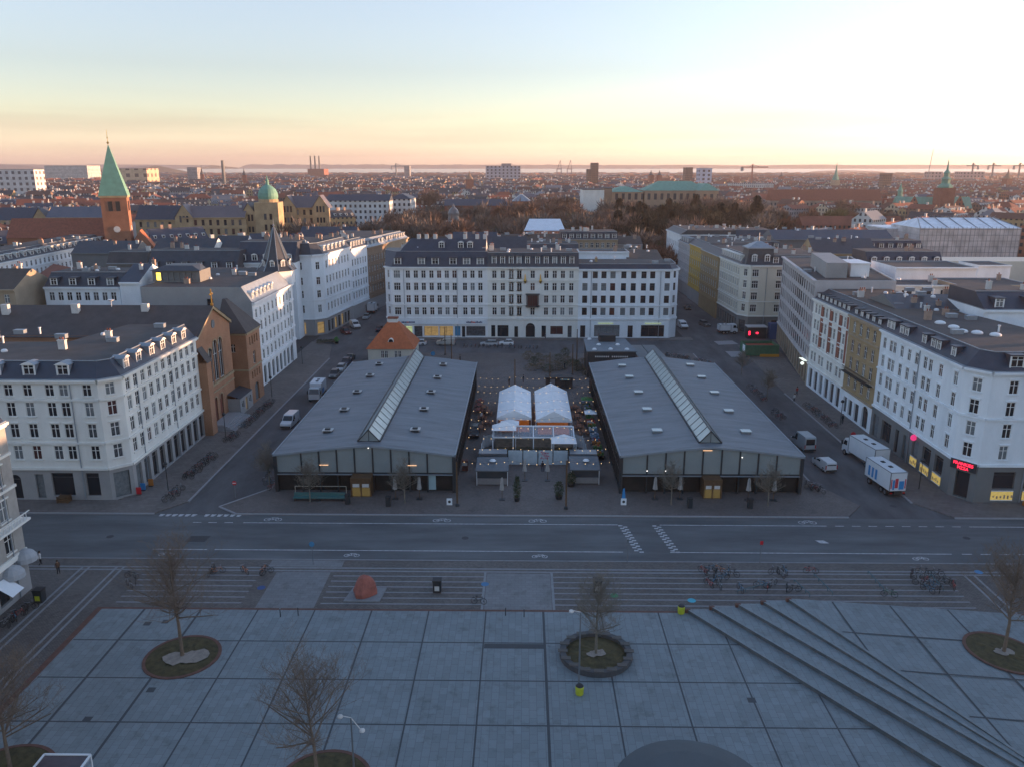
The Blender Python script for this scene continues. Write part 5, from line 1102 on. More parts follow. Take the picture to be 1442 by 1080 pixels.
def schoolwing(lb, px0, px1, pe, Y, depth, rh, gabs, wallm=brickY, rm=slateB, rot=0.0, chim=4, nwin=None, fl=3, z_=None):
    xa, za = AX(px0, pe, Y); xb, _ = AX(px1, pe, Y); cx, cy, w_ = (xa + xb) / 2, Y + depth / 2, xb - xa
    P = rectP(cx, cy, w_, depth, rot); OCC.append((cx, cy, w_ * .45)); nw = nwin or max(3, int(w_ / 3.4))
    root, o, zt = house('school_wing', lb, P, za, {0: dict(n=nw, m=.8, w=1.3, style='plain', sills=False, bands=[za - 5]), 1: dict(n=3, w=1.2, style='plain', sills=False)}, wallm, ('gable', rh), rm, rm, rows=[(za - 3.6 - 4.2 * k, 2.6) for k in range(fl)], cat='school', chim=[(cx + (w_ * .8) * (k / max(1, chim - 1) - .5), cy) for k in range(chim)])
    for g_ in gabs:       # front gables
        x = cx + g_ * w_; q = MB(); y0 = cy - depth / 2 - 1.2; w2 = 4.2
        q.poly([(x - w2, y0, 0), (x + w2, y0, 0), (x + w2, y0, za), (x, y0, za + 6.0), (x - w2, y0, za)], 0)
        q.poly([(x - w2, y0, 0), (x - w2, y0, za), (x - w2, y0 + 2, za), (x - w2, y0 + 2, 0)], 0); q.poly([(x + w2, y0, 0), (x + w2, y0 + 2, 0), (x + w2, y0 + 2, za), (x + w2, y0, za)], 0)
        q.poly([(x - w2 - .3, y0 - .3, za - .2), (x, y0 - .3, za + 6.2), (x, cy, za + 6.2), (x - w2 - .3, cy, za - .2)], 1); q.poly([(x, y0 - .3, za + 6.2), (x + w2 + .3, y0 - .3, za - .2), (x + w2 + .3, cy, za - .2), (x, cy, za + 6.2)], 1)
        q.build('gable', [wallm, rm], root, o)
        for dx in (-1.6, 0, 1.6):
            add_window(root, o, x + dx, y0 - .05, za - 2.2, 0, 1.0, 3.0, 'plain')
            add_window(root, o, x + dx, y0 - .05, za - 7.4, 0, 1.0, 2.6, 'plain')
    return root
schoolwing('yellow brick school wing with a row of brick chimneys, right of the church spire', 256, 342, 307, 380, 13, 5.2, (-.45,), rot=.10, rm=mat('slate_sunlit_pink', (.13, .11, .12), .5, .1, .3))  # pink sunlight on this roof is put into the slate colour
schoolwing('navy roofed school wing behind the green church spire', 190, 256, 310, 392, 13, 6.5, ())
schoolwing('yellow brick school end wing with navy roof left of the brick church tower', -20, 62, 311, 400, 14, 6.0, (.46,))
schoolwing('grey roofed school wing with chimneys just left of the brick church tower', 64, 146, 307, 396, 13, 5.0, (), rm=mat('slate_pale', (.09, .10, .13), .5, .1, .3))
schoolwing('narrow gabled yellow brick school front beside the green dome', 343, 360, 305, 386, 14, 5.0, (0,), chim=1)
schoolwing('sunlit yellow brick school wing right of the green dome', 402, 452, 293, 412, 13, 5.6, (-.42, .5), rm=MATS['slate_sunlit_pink'], rot=.06)
# domed hall
Y = 384; cx = AX(372, 290, Y)[0]; o = (cx, Y + 7, 0); ze = AX(372, 286, Y)[1]; W = MB(); W.prism(rectP(cx, Y + 7, 11, 13, .1), 0, ze, 0); W.lathe([(4.6, 0), (4.6, 1.4)], (cx, Y + 7, ze), 16)
D_ = MB(); D_.lathe([(4.4, 1.4), (4.7, 2.6), (4.5, 4.2), (3.7, 6.0), (2.3, 7.3), (1.0, 8.0), (.7, 9.2), (.8, 10.2), (.35, 10.8), (.1, 12.4)], (cx, Y + 7, ze), 20)
lm('domed_hall', 'yellow brick hall crowned by a green copper dome', 'school', o, [('wall', W, brickY), ('dome', D_, copper)]); OCC.append((cx, Y + 7, 9))
r_ = find('yellow brick hall crowned')
for k in (-1, 0, 1):
    for z in (10, 16, 21): add_window(r_, o, cx + k * 2.6, Y + .4, z, .1, 1.2, 2.8, 'plain')
OCC += [(AX(300, 300, 385)[0], 385, 30), (AX(220, 300, 392)[0], 395, 22)]
def bigbox(name, lb, cat, px0, px1, pt, Y, depth, wm, rm, rh=0, hip=True, z0=0, rot=0, extra=None):
    xa, za = AX(px0, pt, Y); xb, _ = AX(px1, pt, Y); cx, cy, w_ = (xa + xb) / 2, Y + depth / 2, xb - xa; P = rectP(cx, cy, w_, depth, rot); o = (cx, cy, 0); OCC.append((cx, cy, w_ * .5))
    root = thing(name, lb, cat, o); W = MB(); W.prism(P, 0, za, 0); W.build('wall', wm, root, o); q = MB()
    if rh: 
        t = inset(P, [min(depth, w_) * .42] * 4) if hip else None
        if hip: q.prism(inset(P, [-.5] * 4), za, za + rh, 0, P2=t)
        else: gable(q, inset(P, [-.3] * 4), za - .01, za, rh, 0, 0)
    else: q.prism(inset(P, [-.25] * 4), za, za + .35, 0)
    q.build('roof', rm, root, o)
    return root, o, za, P
# museum with green roofs
mW = facade_mat('museum_wall', (.36, .25, .17), pu=5, pz=9)
bigbox('museum', 'tan stone museum central block with a large green copper roof above the dark evergreens', 'museum', 908, 1000, 269, 640, 30, mW, copper, 7)
bigbox('museum_wing', 'tan stone museum left wing with a green copper roof behind the evergreens', 'museum', 858, 906, 271, 640, 34, mW, copper, 4)
bigbox('museum_wing', 'tan stone museum right wing with a green copper roof and pale wall', 'museum', 985, 1012, 269, 625, 40, mW, copper, 5)
bigbox('art_gallery', 'plain white block shaped gallery at the edge of the park', 'museum', 821, 851, 268, 600, 30, whiteB, felt, 0)
bigbox('brick_building', 'dark brick building directly right of the white block shaped gallery', 'building', 851, 862, 266, 615, 20, brownS, felt, 0)
# long brick museum behind the gardens
bigbox('observatory_building', 'long red brick building with a low blue roof in the park', 'museum', 626, 722, 290, 560, 18, brickR, slateB, 4, hip=False)
bigbox('brick_lodge', 'red brick lodge with light hipped roof beside the long brick park building', 'building', 722, 746, 284, 540, 22, WALLS[2][1], zinc, 4)
# palm house
Y = 470; cx = AX(637, 300, Y)[0]; o = (cx, Y + 8, 0); q = MB(); q.lathe([(11, 0), (11, 5), (10, 9), (6.5, 13.5), (3.5, 15), (3.2, 17.5), (3.3, 19), (2.4, 21.2), (1, 22.4), (.1, 24.5)], (cx, Y + 8, 0), 20)
ribs = MB()
for k in range(20):
    a = 2 * PI * k / 20
    for (r0, z0), (r1, z1) in zip([(11, 5), (10, 9), (6.5, 13.5)], [(10, 9), (6.5, 13.5), (3.5, 15)]): ribs.tube((cx + (r0 + .08) * math.cos(a), Y + 8 + (r0 + .08) * math.sin(a), z0), (cx + (r1 + .08) * math.cos(a), Y + 8 + (r1 + .08) * math.sin(a), z1), .12, n=4)
lm('palm_house', 'round glass palm house with a white lantern among the bare trees', 'greenhouse', o, [('glass_dome', q, mat('greenhouse_glass', (.16, .15, .15), .3, .2, .4)), ('ribs', ribs, metalW)]); OCC.append((cx, Y + 8, 14))
# white temporary roof over a worksite
Y = 318; x0_, zt = AX(738, 318, Y); x1_, _ = AX(796, 322, Y); zb_ = AX(745, 304, Y + 26)[1]
q = MB(); q.poly([(x0_, Y, zt - 2), (x1_, Y, zt - 2), (x1_ - 1, Y + 22, zt + 1.2), (x0_ + 2.2, Y + 22, zt + 1.2)]); q.poly([(x0_, Y, zt - 2.2), (x0_ + 2.2, Y + 22, zt + 1.0), (x1_ - 1, Y + 22, zt + 1.0), (x1_, Y, zt - 2.2)])
for xa_, ya_ in ((x0_, Y), (x1_, Y)): pass
f_ = MB()
for k in range(9):
    x = x0_ + (x1_ - x0_) * k / 8; f_.tube((x, Y, 0), (x, Y, zt - 2.2), .12, n=4); f_.tube((x, Y + 22, 0), (x, Y + 22, zt + .9), .12, n=4)
for z in (6, 10, 14): f_.tube((x0_, Y, z), (x1_, Y, z), .1, n=4)
bk = MB(); bk.prism([(x0_ + 1, Y + 2), (x1_ - 1, Y + 2), (x1_ - 1, Y + 20), (x0_ + 1, Y + 20)], 0, zt - 3.5, 0)
lm('temporary_roof', 'white sheeted temporary roof on scaffolding beside the park', 'scaffold', ((x0_ + x1_) / 2, Y + 11, 0), [('sheet_roof', q, mat('tarpaulin_white', (.62, .66, .72), .5, .1, .5)), ('scaffold_frame', f_, chimM), ('covered_house', bk, brickR)]); OCC.append(((x0_ + x1_) / 2, Y + 11, 14))
# yellow scaffold right of it
q = MB(); Y = 326
xa, _ = AX(797, 320, Y); xb, _ = AX(812, 320, Y)
for x in [xa + (xb - xa) * k / 3 for k in range(4)]:
    for y in (Y, Y + 3): q.tube((x, y, 0), (x, y, 20), .1, n=4)
for z in range(2, 20, 3): q.tube((xa, Y, z), (xb, Y, z), .08, n=4); q.tube((xa, Y, z), (xb, Y, z + 3), .05, n=4)
solo('scaffold_tower', q, ochreS, 'bare ochre scaffold tower right of the white temporary roof', 'scaffold', ((xa + xb) / 2, Y, 0))
# the big wrapped building on the right
shr = nodes_mat('scaffold_sheeting', lambda nt, b: (lambda v, br, n, r: (nt.links.new(v, br.inputs['Vector']), nt.links.new(v, n.inputs['Vector']), nt.links.new(n.outputs['Fac'], r.inputs[0]), nt.links.new(mul(nt, br.outputs['Color'], r.outputs[0]), b.inputs['Base Color'])))(
    coord(nt, (1, 1, 1), (PI / 2, 0, 0)), N(nt, 'ShaderNodeTexBrick', offset=0, i_1=(.66, .61, .61, 1), i_2=(.56, .53, .54, 1), i_3=(.36, .34, .35, 1), i_4=1.0, i_5=.06, i_6=.3, i_8=2.6, i_9=2.1), N(nt, 'ShaderNodeTexNoise', i_2=.25, i_3=7), ramp(nt, [(.3, (.62,) * 3), (.7, (1.1,) * 3)])), .6)
shw = mat('scaffold_sheeting_white', (.72, .75, .80), .5, .22, .35, bump=.4)
Y = 300; xa, ze = AX(1296, 322, Y); xb, _ = AX(1438, 324, Y); cx = (xa + xb) / 2; zr = AX(1360, 307, Y + 12)[1]; w_ = xb - xa
o = (cx, Y + 12, 0); OCC.append((cx, Y + 12, 24)); W = MB(); 
nn = 24
W.poly([(xa, Y, 0), (xb, Y, 0), (xb, Y, ze), (xa, Y, ze)]); W.poly([(xa, Y + 24, 0), (xa, Y, 0), (xa, Y, ze), (xa, Y + 24, ze)]); W.poly([(xb, Y, 0), (xb, Y + 24, 0), (xb, Y + 24, ze), (xb, Y, ze)])
W.poly([(xb, Y + 24, 0), (xa, Y + 24, 0), (xa, Y + 24, ze), (xb, Y + 24, ze)])
Rf = MB()
for k in range(7):
    a, c = xa + (w_) * k / 7, xa + w_ * (k + 1) / 7; m_ = (a + c) / 2; i0 = 3 if k == 0 else 0; i1 = 3 if k == 6 else 0
    for y0, y1, s2 in ((Y, Y + 12, 1), (Y + 24, Y + 12, -1)):
        pts = [(a, y0, ze), (c, y0, ze), (c - i1 * 1.4, y1, zr), (a + i0 * 1.4, y1, zr)]; Rf.poly(pts if s2 > 0 else pts[::-1])
    Rf.box(c - .12, c + .12, Y, Y + .3, ze - .1, ze + .15)
Rf.poly([(xa, Y + 24, ze), (xa, Y, ze), (xa + 4.2, Y + 12, zr)]); Rf.poly([(xb, Y, ze), (xb, Y + 24, ze), (xb - 4.2, Y + 12, zr)])
S2 = MB()
for k in range(25):
    x = xa + w_ * k / 24; S2.tube((x, Y - .25, 0), (x, Y - .25, ze + .6), .07, n=4)
for z in [2 + 2.1 * k for k in range(int(ze / 2.1))]: S2.tube((xa, Y - .25, z), (xb, Y - .25, z), .06, n=4)
for k in range(8):
    x = xa + w_ * k / 7; S2.tube((x, Y, ze), (min(max(x, xa + 4.2), xb - 4.2), Y + 12, zr + .25), .16, n=4)
for k in range(36): x = xa + 4 + (w_ - 8) * k / 35; S2.tube((x, Y + 12, zr), (x + .9 * (1 if k % 2 else -1), Y + 12, zr + .8), .07, n=4)
lm('wrapped_building', 'large building wrapped in pale scaffold sheeting under a white temporary roof at the right', 'scaffold', o, [('sheeting', W, shr), ('temporary_roof', Rf, shw), ('scaffold_frame', S2, metalG)])
Y = 318; xa, ze = AX(1247, 323, Y); xb, _ = AX(1289, 323, Y); o = ((xa + xb) / 2, Y + 8, 0); W = MB(); W.prism([(xa, Y), (xb, Y), (xb, Y + 16), (xa, Y + 16)], 0, ze, 0); q = MB(); q.prism([(xa - .4, Y - .4), (xb + .4, Y - .4), (xb + .4, Y + 16.4), (xa - .4, Y + 16.4)], ze, ze + .5, 0)
lm('wrapped_building', 'smaller sheeted scaffold block left of the large wrapped building', 'scaffold', o, [('sheeting', W, shr), ('temporary_roof', q, shw)]); OCC.append((o[0], o[1], 12))
Y = 262; xa, z = AX(1344, 381, 240); q = MB(); wall_face(q, (xa, 246), (xa + 45, 246), 0, 17.5, [dict(s=14, w=4.2, z=8, h=8, arch=1)], .8); q.poly([(xa, 246, 17.5), (xa + 45, 246, 17.5), (xa + 45, 258, 17.5), (xa, 258, 17.5)]); q.poly([(xa, 258, 0), (xa, 246, 0), (xa, 246, 17.5), (xa, 258, 17.5)])
solo('stone_building', q, creamA, 'pale stone wall with a round arch below the large wrapped building', 'building', (xa + 20, 250, 0)); OCC.append((xa + 20, 252, 22))
bigbox('apartment_row', 'long pale blue white apartment row behind the sunlit school wing', 'building', 460, 548, 283, 500, 14, facade_mat('row_wall', (.55, .57, .58), pu=3, pz=3.4), slateB, 3.5, hip=False)
bigbox('apartment_row', 'pale blue white apartment row directly right of the sunlit school wing', 'building', 400, 458, 286, 505, 14, MATS['row_wall'], slateB, 3.5, hip=False)
bigbox('apartment_row', 'pale green white end building of the long apartment row', 'building', 549, 578, 281, 520, 26, MATS['row_wall'], slateB, 3.0)
# castle with green roofs and spires
Y = 640; cW = brickR; wx = lambda p: AX(p, 280, Y)[0]; o = (wx(1318), Y, 0)
SX = []; W = MB(); Rf = MB(); T = MB(); Sp = MB(); ez = AX(1318, 296, Y)[1]
Wf = WALLS[2][1]
W.prism([(wx(1266), Y), (wx(1372), Y), (wx(1372), Y + 14), (wx(1266), Y + 14)], 0, ez, 0)
P = [(wx(1266), Y), (wx(1372), Y), (wx(1372), Y + 14), (wx(1266), Y + 14)]; gable(Rf, P, ez - .01, ez, AX(1318, 280, Y)[1] - ez + 1, 0, 0)
for p in (1286, 1350):
    x = wx(p); W.poly([(x - 6, Y - 2, 0), (x + 6, Y - 2, 0), (x + 6, Y - 2, ez), (x, Y - 2, ez + 11), (x - 6, Y - 2, ez)]); W.prism([(x - 6, Y - 1.99), (x + 6, Y - 1.99), (x + 6, Y + 3), (x - 6, Y + 3)], 0, ez, 0)
x = wx(1327); zt = AX(1327, 265, Y)[1]; T.prism(rectP(x, Y - 2, 11, 11, 0), 0, zt, 0)
Sp.lathe([(r9, z9 * .67) for r9, z9 in ((5.6, 0), (5.8, 1.5), (4.6, 3.5), (3.2, 5), (3.2, 9), (3.9, 9.6), (3.0, 11.5), (2.0, 12.5), (2.0, 16), (2.6, 16.5), (1.6, 18.5), (.9, 20), (.6, 24), (.15, 31))], (x, Y - 2, zt), 8)
for p in (1280, 1345):
    xx = wx(p); T.prism(rectP(xx, Y + 16, 8, 8, 0), 0, ez + 6, 0); S9 = MB(); S9.lathe([(4.4, 0), (4.4, 1), (3, 3), (2, 4), (2, 7), (2.4, 7.4), (1.2, 10), (.2, 14)], (xx, Y + 16, ez + 6), 8); SX.append(S9)
lm('castle', 'red brick castle with green copper roofs and a tall stepped green spire', 'castle', o, [('wall', W, Wf), ('roof', Rf, copper), ('tower', T, brickR), ('spire', Sp, copper)] + [('spire', s9, copper) for s9 in SX]); OCC.append((o[0], Y + 5, 38))
# barracks
bigbox('barracks', 'very long grey barracks with steep red tiled roof, left of the castle', 'building', 1086, 1242, 283, 700, 16, facade_mat('barracks_wall', (.30, .25, .21), pu=3.4, pz=4.2), tileR, 9, hip=False)
bigbox('barracks', 'long low red roofed barracks in front of the very long grey one', 'building', 1130, 1272, 318, 480, 12, WALLS[2][1], MATS['far_roof_red'], 5, hip=False)
# skyline pieces
def tower(lb, px0, px1, pt, Y, wm, depth=None, name='tower_block', cat='tower block', rh=0):
    return bigbox(name, lb, cat, px0, px1, pt, Y, depth or 25, wm, MATS['far_roof_grey'], rh)
tower('broad pale hospital block with stepped roofline on the horizon', 684, 733, 234.5, 1900, facade_mat('hospital_wall', (.34, .36, .42), pu=9, pz=7), 40)
tower('short upper storey rising behind the broad pale hospital block', 706, 720, 231, 1940, WALLS[4][1], 30)
tower('slim grey office tower at the harbour beside the thin tower crane', 569, 576.5, 234, 2400, WALLS[4][1])
tower('dark brown high rise on the horizon right of the harbour cranes', 833, 843, 230, 1500, WALLS[5][1])
tower('lower dark annex at the left foot of the brown high rise', 827, 833.5, 239, 1490, WALLS[5][1])
tower('dark square tower block on the horizon above the museum roofs', 966, 976, 236.5, 1500, WALLS[5][1])
tower('wide pale blue tower block with a sunlit right edge on the horizon', 985, 1003, 237.5, 1450, facade_mat('pale_tower_wall', (.40, .46, .56), pu=9, pz=7))
tower('dark square brick tower among the red roofs, right of the thin green spire', 1245, 1257, 245, 1150, WALLS[5][1], 14)
tower('long pink office block on the horizon, right part of the pair', 1354, 1387, 242.5, 1900, facade_mat('pink_block', (.42, .30, .30), pu=8, pz=7), 30)
tower('small pink office block on the horizon, left part of the pair', 1311, 1328, 242.5, 1900, MATS['pink_block'], 30)
tower('white hospital block with square windows at the far left', -10, 47, 239.5, 900, facade_mat('white_block', (.58, .56, .55), (.12, .11, .12), pu=7, pz=6), 20)
tower('white stadium like building with a flat sunlit roof at the far left', 62, 122, 234, 1900, WALLS[0][1], 60, 'stadium', 'stadium')
tower('tan arched sports building right of the green spire', 168, 206, 238, 1500, facade_mat('sports_wall', (.50, .38, .26), (.13, .1, .09), pu=16, pz=12), 50, 'sports_hall', 'sports hall')
tower('grey office cube on the horizon left of the thin factory chimney', 263, 277, 236.5, 1800, WALLS[4][1])
tower('long white ward building among the far right roofs', 1030, 1090, 259, 1100, WALLS[0][1], 20)
tower('dark red brick boiler building of the three chimney power station', 433, 456, 238.5, 2600, brickR, 60, 'power_station', 'power station')
for k, px in enumerate((436.8, 443, 449)):
    x, z = AX(px, 220, 2630); q = MB(); q.cyl(x, 2630, 0, z, 3.4, 2.2, 10); solo('factory_chimney', q, greyDK, ('left', 'middle', 'right')[k] + ' one of the three tall chimneys of the power station', 'chimney', (x, 2630, 0), 'power station chimneys')
x, z = AX(313, 226.5, 1300); q = MB(); q.cyl(x, 1300, 0, z, 2.9, 2.2, 10); solo('factory_chimney', q, greyDK, 'single dark factory chimney standing left of the power station', 'chimney', (x, 1300, 0))
def thinspire(lb, px, ptop, pbase, Y, r, m_=copper, tw=None):
    x, zt_ = AX(px, ptop, Y); _, zb = AX(px, pbase, Y); T = MB(); T.prism(rectP(x, Y, r * 2, r * 2, .3), 0, zb, 0); S_ = MB(); S_.lathe([(r * 1.2, 0), (r * .55, (zt_ - zb) * .35), (r * .3, (zt_ - zb) * .55), (.12, zt_ - zb)], (x, Y, zb), 8)
    lm('church_tower', lb, 'church', (x, Y, 0), [('tower', T, tw or brickR), ('spire', S_, m_)])
thinspire('thin green church spire with a sunlit tower right of the harbour', 1179, 229, 254, 1250, 4.6, copper, ochre2)
thinspire('dark pointed church tower in the middle distance above the red roofs', 661, 241, 253, 1100, 4.5, brownS)
thinspire('dark needle like church spire behind the green dome', 283, 233, 246, 1700, 3.5, slate)
thinspire('small dark pointed church tower left of the power station', 343, 237, 247, 1500, 4, slate)
thinspire('dark church tower with pointed cap near the right edge', 1421, 237, 252, 1250, 5, brownS)
thinspire('tiny dark church spire on the right horizon', 1101, 242, 249, 1900, 5, slate)
for k, px in enumerate((917, 929)): thinspire(('left', 'right')[k] + ' spire of the pair of twin spires above the museum', px, 239.5, 247, 1600, 4, slate)
def tower_crane(lb, px, ptop, Y, pxl, pxr, m_):
    x, z = AX(px, ptop, Y); _, zj = AX(px, ptop + 4, Y); xl, xr = AX(pxl, ptop, Y)[0], AX(pxr, ptop, Y)[0]; s_ = Y / 900
    M_ = MB(); M_.tube((x, Y, 0), (x, Y, z), .9 * s_, n=4); J = MB(); J.tube((xl, Y, zj), (xr, Y, zj), .65 * s_, n=4); J.tube((xl * .3 + x * .7, Y, zj), (x, Y, z), .25 * s_, n=4); J.tube((xr * .5 + x * .5, Y, zj), (x, Y, z), .25 * s_, n=4)
    B_ = MB(); xe = xl if abs(xl - x) < abs(xr - x) else xr; B_.box(min(xe, xe * .8 + x * .2), max(xe, xe * .8 + x * .2), Y - 2, Y + 2, zj - 4 * s_, zj - .5, 0)
    lm('tower_crane', lb, 'crane', (x, Y, 0), [('mast', M_, m_), ('jib', J, m_), ('counterweight', B_, greyST)])
redm = mat('crane_red', (.35, .12, .09), .6, 0); 
tower_crane('thin tower crane over the harbour beside the slim office tower', 557.5, 230.5, 2300, 551, 573, greyST)
tower_crane('red tower crane on the right horizon beside the pale tower block', 1060, 232, 1300, 1044, 1082, redm)
tower_crane('small tower crane above the pink office blocks', 1371, 230, 2000, 1362, 1379, greyDK)
tower_crane('tower crane on the far right horizon beside the pink office blocks', 1399.5, 230, 2000, 1392, 1410, greyDK)
tower_crane('tower crane at the right edge of the horizon', 1437, 230, 1900, 1428, 1450, greyDK)
x, z = AX(1310, 211, 1900); q = MB(); q.tube((x, 1900, 0), (x + 7, 1900, z), 1.0, .5, 4); solo('radio_mast', q, metalG, 'tall thin radio mast at the right horizon', 'mast', (x, 1900, 0))
for k, px in enumerate((787.5, 802)):
    Y = 3300; x0g, zt_ = AX(px - 3, 240, Y); x1g, _ = AX(px + 3, 240, Y); _, zz = AX(px, 226, Y); q = MB()
    for x in (x0g, x1g): q.tube((x, Y, 0), (x, Y, zt_ + 6), 1.6, n=4); q.tube((x, Y + 25, 0), (x, Y + 25, zt_ + 6), 1.6, n=4)
    q.tube((x0g, Y, zt_ - 12), (x1g, Y, zt_ - 12), 1.5, n=4); q.tube((x0g, Y, zt_ + 4), (x1g, Y, zt_ + 4), 2.0, n=4); q.tube((x0g, Y, zt_), ((x0g + x1g) / 2 + 4, Y, zz), 1.4, n=4); q.tube((x1g, Y, zt_), ((x0g + x1g) / 2 + 4, Y, zz), 1.2, n=4)
    solo('harbour_crane', q, mat('crane_steel', (.16, .13, .16), .6, 0), ('left', 'right')[k] + ' blue grey harbour gantry crane on the horizon', 'crane', (x0g, Y, 0), 'harbour gantry cranes')

# --- trees of the botanical garden
barkM = mat('tree_bark', (.085, .062, .048), .95, .25, 2)
twigs = [mat('twigs_brown', (.175, .112, .084), .95, .4, .35), mat('twigs_red', (.21, .105, .068), .95, .4, .35), mat('twigs_grey', (.15, .125, .108), .95, .4, .35), mat('twigs_olive', (.13, .115, .045), .95, .4, .35)]
ever = mat('evergreen_needles', (.026, .027, .016), .95, .5, .35)
def crown(seed, h, r, n, sz, cone=False):
    rd = random.Random(seed); q = MB(); blobs = [(rd.gauss(0, r * .42), rd.gauss(0, r * .42), rd.uniform(.38, .88) * h, rd.uniform(.25, .5) * r) for _ in range(12)]
    for i in range(n):
        if cone:
            t = rd.random() ** .7; z = h * (.12 + .86 * t); rr_ = r * (1 - t) * rd.uniform(.5, 1.05) + .2; a = rd.uniform(0, 2 * PI); lay = .75 + .35 * math.sin(t * 26); x, y = rr_ * lay * math.cos(a), rr_ * lay * math.sin(a)
            d = Vector((math.cos(a), math.sin(a), -.25)).normalized()
        else:
            b_ = rd.choice(blobs); d = Vector((rd.gauss(0, 1), rd.gauss(0, 1), rd.gauss(0, 1))).normalized(); k = b_[3] * rd.random() ** .45
            x, y, z = b_[0] + d.x * k, b_[1] + d.y * k, b_[2] + d.z * k * .9; d = Vector((d.x, d.y, abs(d.z) + .5)).normalized()
        s_ = sz * rd.uniform(.6, 1.4); e = Vector((rd.gauss(0, 1), rd.gauss(0, 1), rd.gauss(0, 1))).normalized(); e = (e - d * e.dot(d)).normalized() * s_ * (.10 if not cone else .35); p = Vector((x, y, z)); t_ = d * s_
        q.poly([p - e, p + e, p + t_ * (.9 if not cone else .7)])
    return q
def trunk_mb(seed, h, r):
    rd = random.Random(seed); q = MB(); q.tube((0, 0, -.2), (0, 0, h * .42), .34, .24, 7); q.tube((0, 0, h * .42), (rd.uniform(-.4, .4), rd.uniform(-.4, .4), h * .8), .24, .08, 6)
    for k in range(11):
        a = k * 2.4; z = h * (.28 + .04 * k); L = r * rd.uniform(.6, .95) * (1 - k * .03); e = (math.cos(a) * L, math.sin(a) * L, z + h * rd.uniform(.18, .34)); q.tube((0, 0, z), e, .13, .03, 5)
        for j in range(3): t = rd.uniform(.4, .8); q.tube((e[0] * t, e[1] * t, z + (e[2] - z) * t), (e[0] * t + rd.uniform(-1.6, 1.6), e[1] * t + rd.uniform(-1.6, 1.6), z + (e[2] - z) * t + rd.uniform(.8, 2.2)), .06, .02, 4)
    return q
TP = []
for k in range(8):
    tm = twigs[(0, 1, 2, 0, 3, 1, 0, 2)[k]]; h = (13, 11.5, 14, 12.5, 11, 10, 15, 12)[k]; r = h * .42
    TP.append((trunk_mb(k, h, r).mesh('trunk', barkM), crown(k + 30, h, r, 1900, 1.7).mesh('crown', tm), h, r, tm.name.split('_')[1]))
EV = []
for k in range(3):
    h = (16, 14, 18)[k]; q = MB(); q.tube((0, 0, 0), (0, 0, h * .9), .35, .05, 6); EV.append((q.mesh('trunk', barkM), crown(k + 60, h, h * .30, 2600, 1.5, True).mesh('crown', ever), h))
EV2 = []
for k in range(2): EV2.append((trunk_mb(k + 9, 13, 5.5).mesh('trunk', barkM), crown(k + 80, 13, 6.2, 4200, 1.1).mesh('crown', ever), 13))
rt = random.Random(21)
def near_what(x, y):
    px_ = CX + F * x / y
    refs = [(540, 'the end of the left side street'), (600, 'the left of the back row roofs'), (650, 'the round glass palm house'), (700, 'the long red brick park building'), (770, 'the white temporary roof'), (830, 'the white block shaped gallery'), (900, 'the left museum wing'), (960, 'the green museum roof'), (1030, 'the right museum wing'), (1120, 'the grey barracks'), (1250, 'the castle'), (420, 'the sunlit school wing')]
    return min(refs, key=lambda q: abs(q[0] - px_))[1]
cnt = {}
def park_tree(x, y, kind=None, sc_=None):
    s_ = (sc_ or rt.uniform(.9, 1.25)) * (1.32 if kind != 'ever' else 1.5)
    if kind == 'ever': T_ = rt.choice(EV + EV2); desc = 'dark evergreen tree'; grp = 'evergreens in the park'
    else: T_ = rt.choice(TP); desc = {'brown': 'bare brown tree', 'red': 'bare russet tree', 'grey': 'bare grey tree', 'olive': 'bare olive toned tree'}[T_[4]]; grp = 'bare trees in the park'
    dist = 'in front near' if y < 380 else ('mid park near' if y < 500 else 'at the back near')
    nm = near_what(x, y); lb = '%s %s %s' % (desc, dist, nm); g_ = '%s, %s %s' % (grp, dist, nm)
    root = thing('evergreen_tree' if kind == 'ever' else 'bare_tree', lb, 'tree', (x, y, 0), rt.uniform(0, 6.28), g_); root.scale = (s_, s_, s_ * rt.uniform(.9, 1.12))
    inst('trunk', T_[0], root); inst('crown', T_[1], root)
pts = []
tries = 0
while len(pts) < 205 and tries < 9000:
    tries += 1; y = 320 + 330 * rt.random() ** 1.1; px = rt.uniform(528, 1085)
    x = (px - 737) * y / 1160
    if y < 345 and px > 870: continue
    if y < 352 and px < 540: continue
    if 866 < px < 1062 and 352 < y < 560: continue
    if not free(x, y, 3.5): continue
    mind = 5.2 if y > 330 else 4.6
    if any((x - a) ** 2 + (y - b_) ** 2 < mind * mind for a, b_ in pts): continue
    pts.append((x, y))
for x, y in pts:
    px = 737 + x * 1160 / y
    ev = False
    park_tree(x, y, 'ever' if ev and rt.random() < .8 else None)
for k in range(400):
    if sum(1 for e in EVP) >= 72 if 'EVP' in globals() else False: break
    EVP = globals().get('EVP', []); y = rt.uniform(365, 540); px = rt.uniform(862, 1066); x = (px - 737) * y / 1160
    if any((x - a) ** 2 + (y - b_) ** 2 < 34 for a, b_ in EVP): continue
    EVP.append((x, y)); park_tree(x, y, 'ever', rt.uniform(.85, 1.15))
for px, y in ((566, 300), (556, 306), (575, 312), (545, 312), (585, 318), (934, 316), (925, 330), (915, 340), (905, 350), (930, 350), (550, 330), (948, 345), (952, 360), (720, 345), (735, 350), (690, 330), (680, 345)): park_tree((px - 737) * y / 1160, y, None, 1.05)
for px, y in ((420, 350), (432, 352), (446, 356), (462, 372), (476, 360), (392, 356), (380, 350), (500, 380), (512, 370), (488, 392)): park_tree((px - 737) * y / 1160, y)
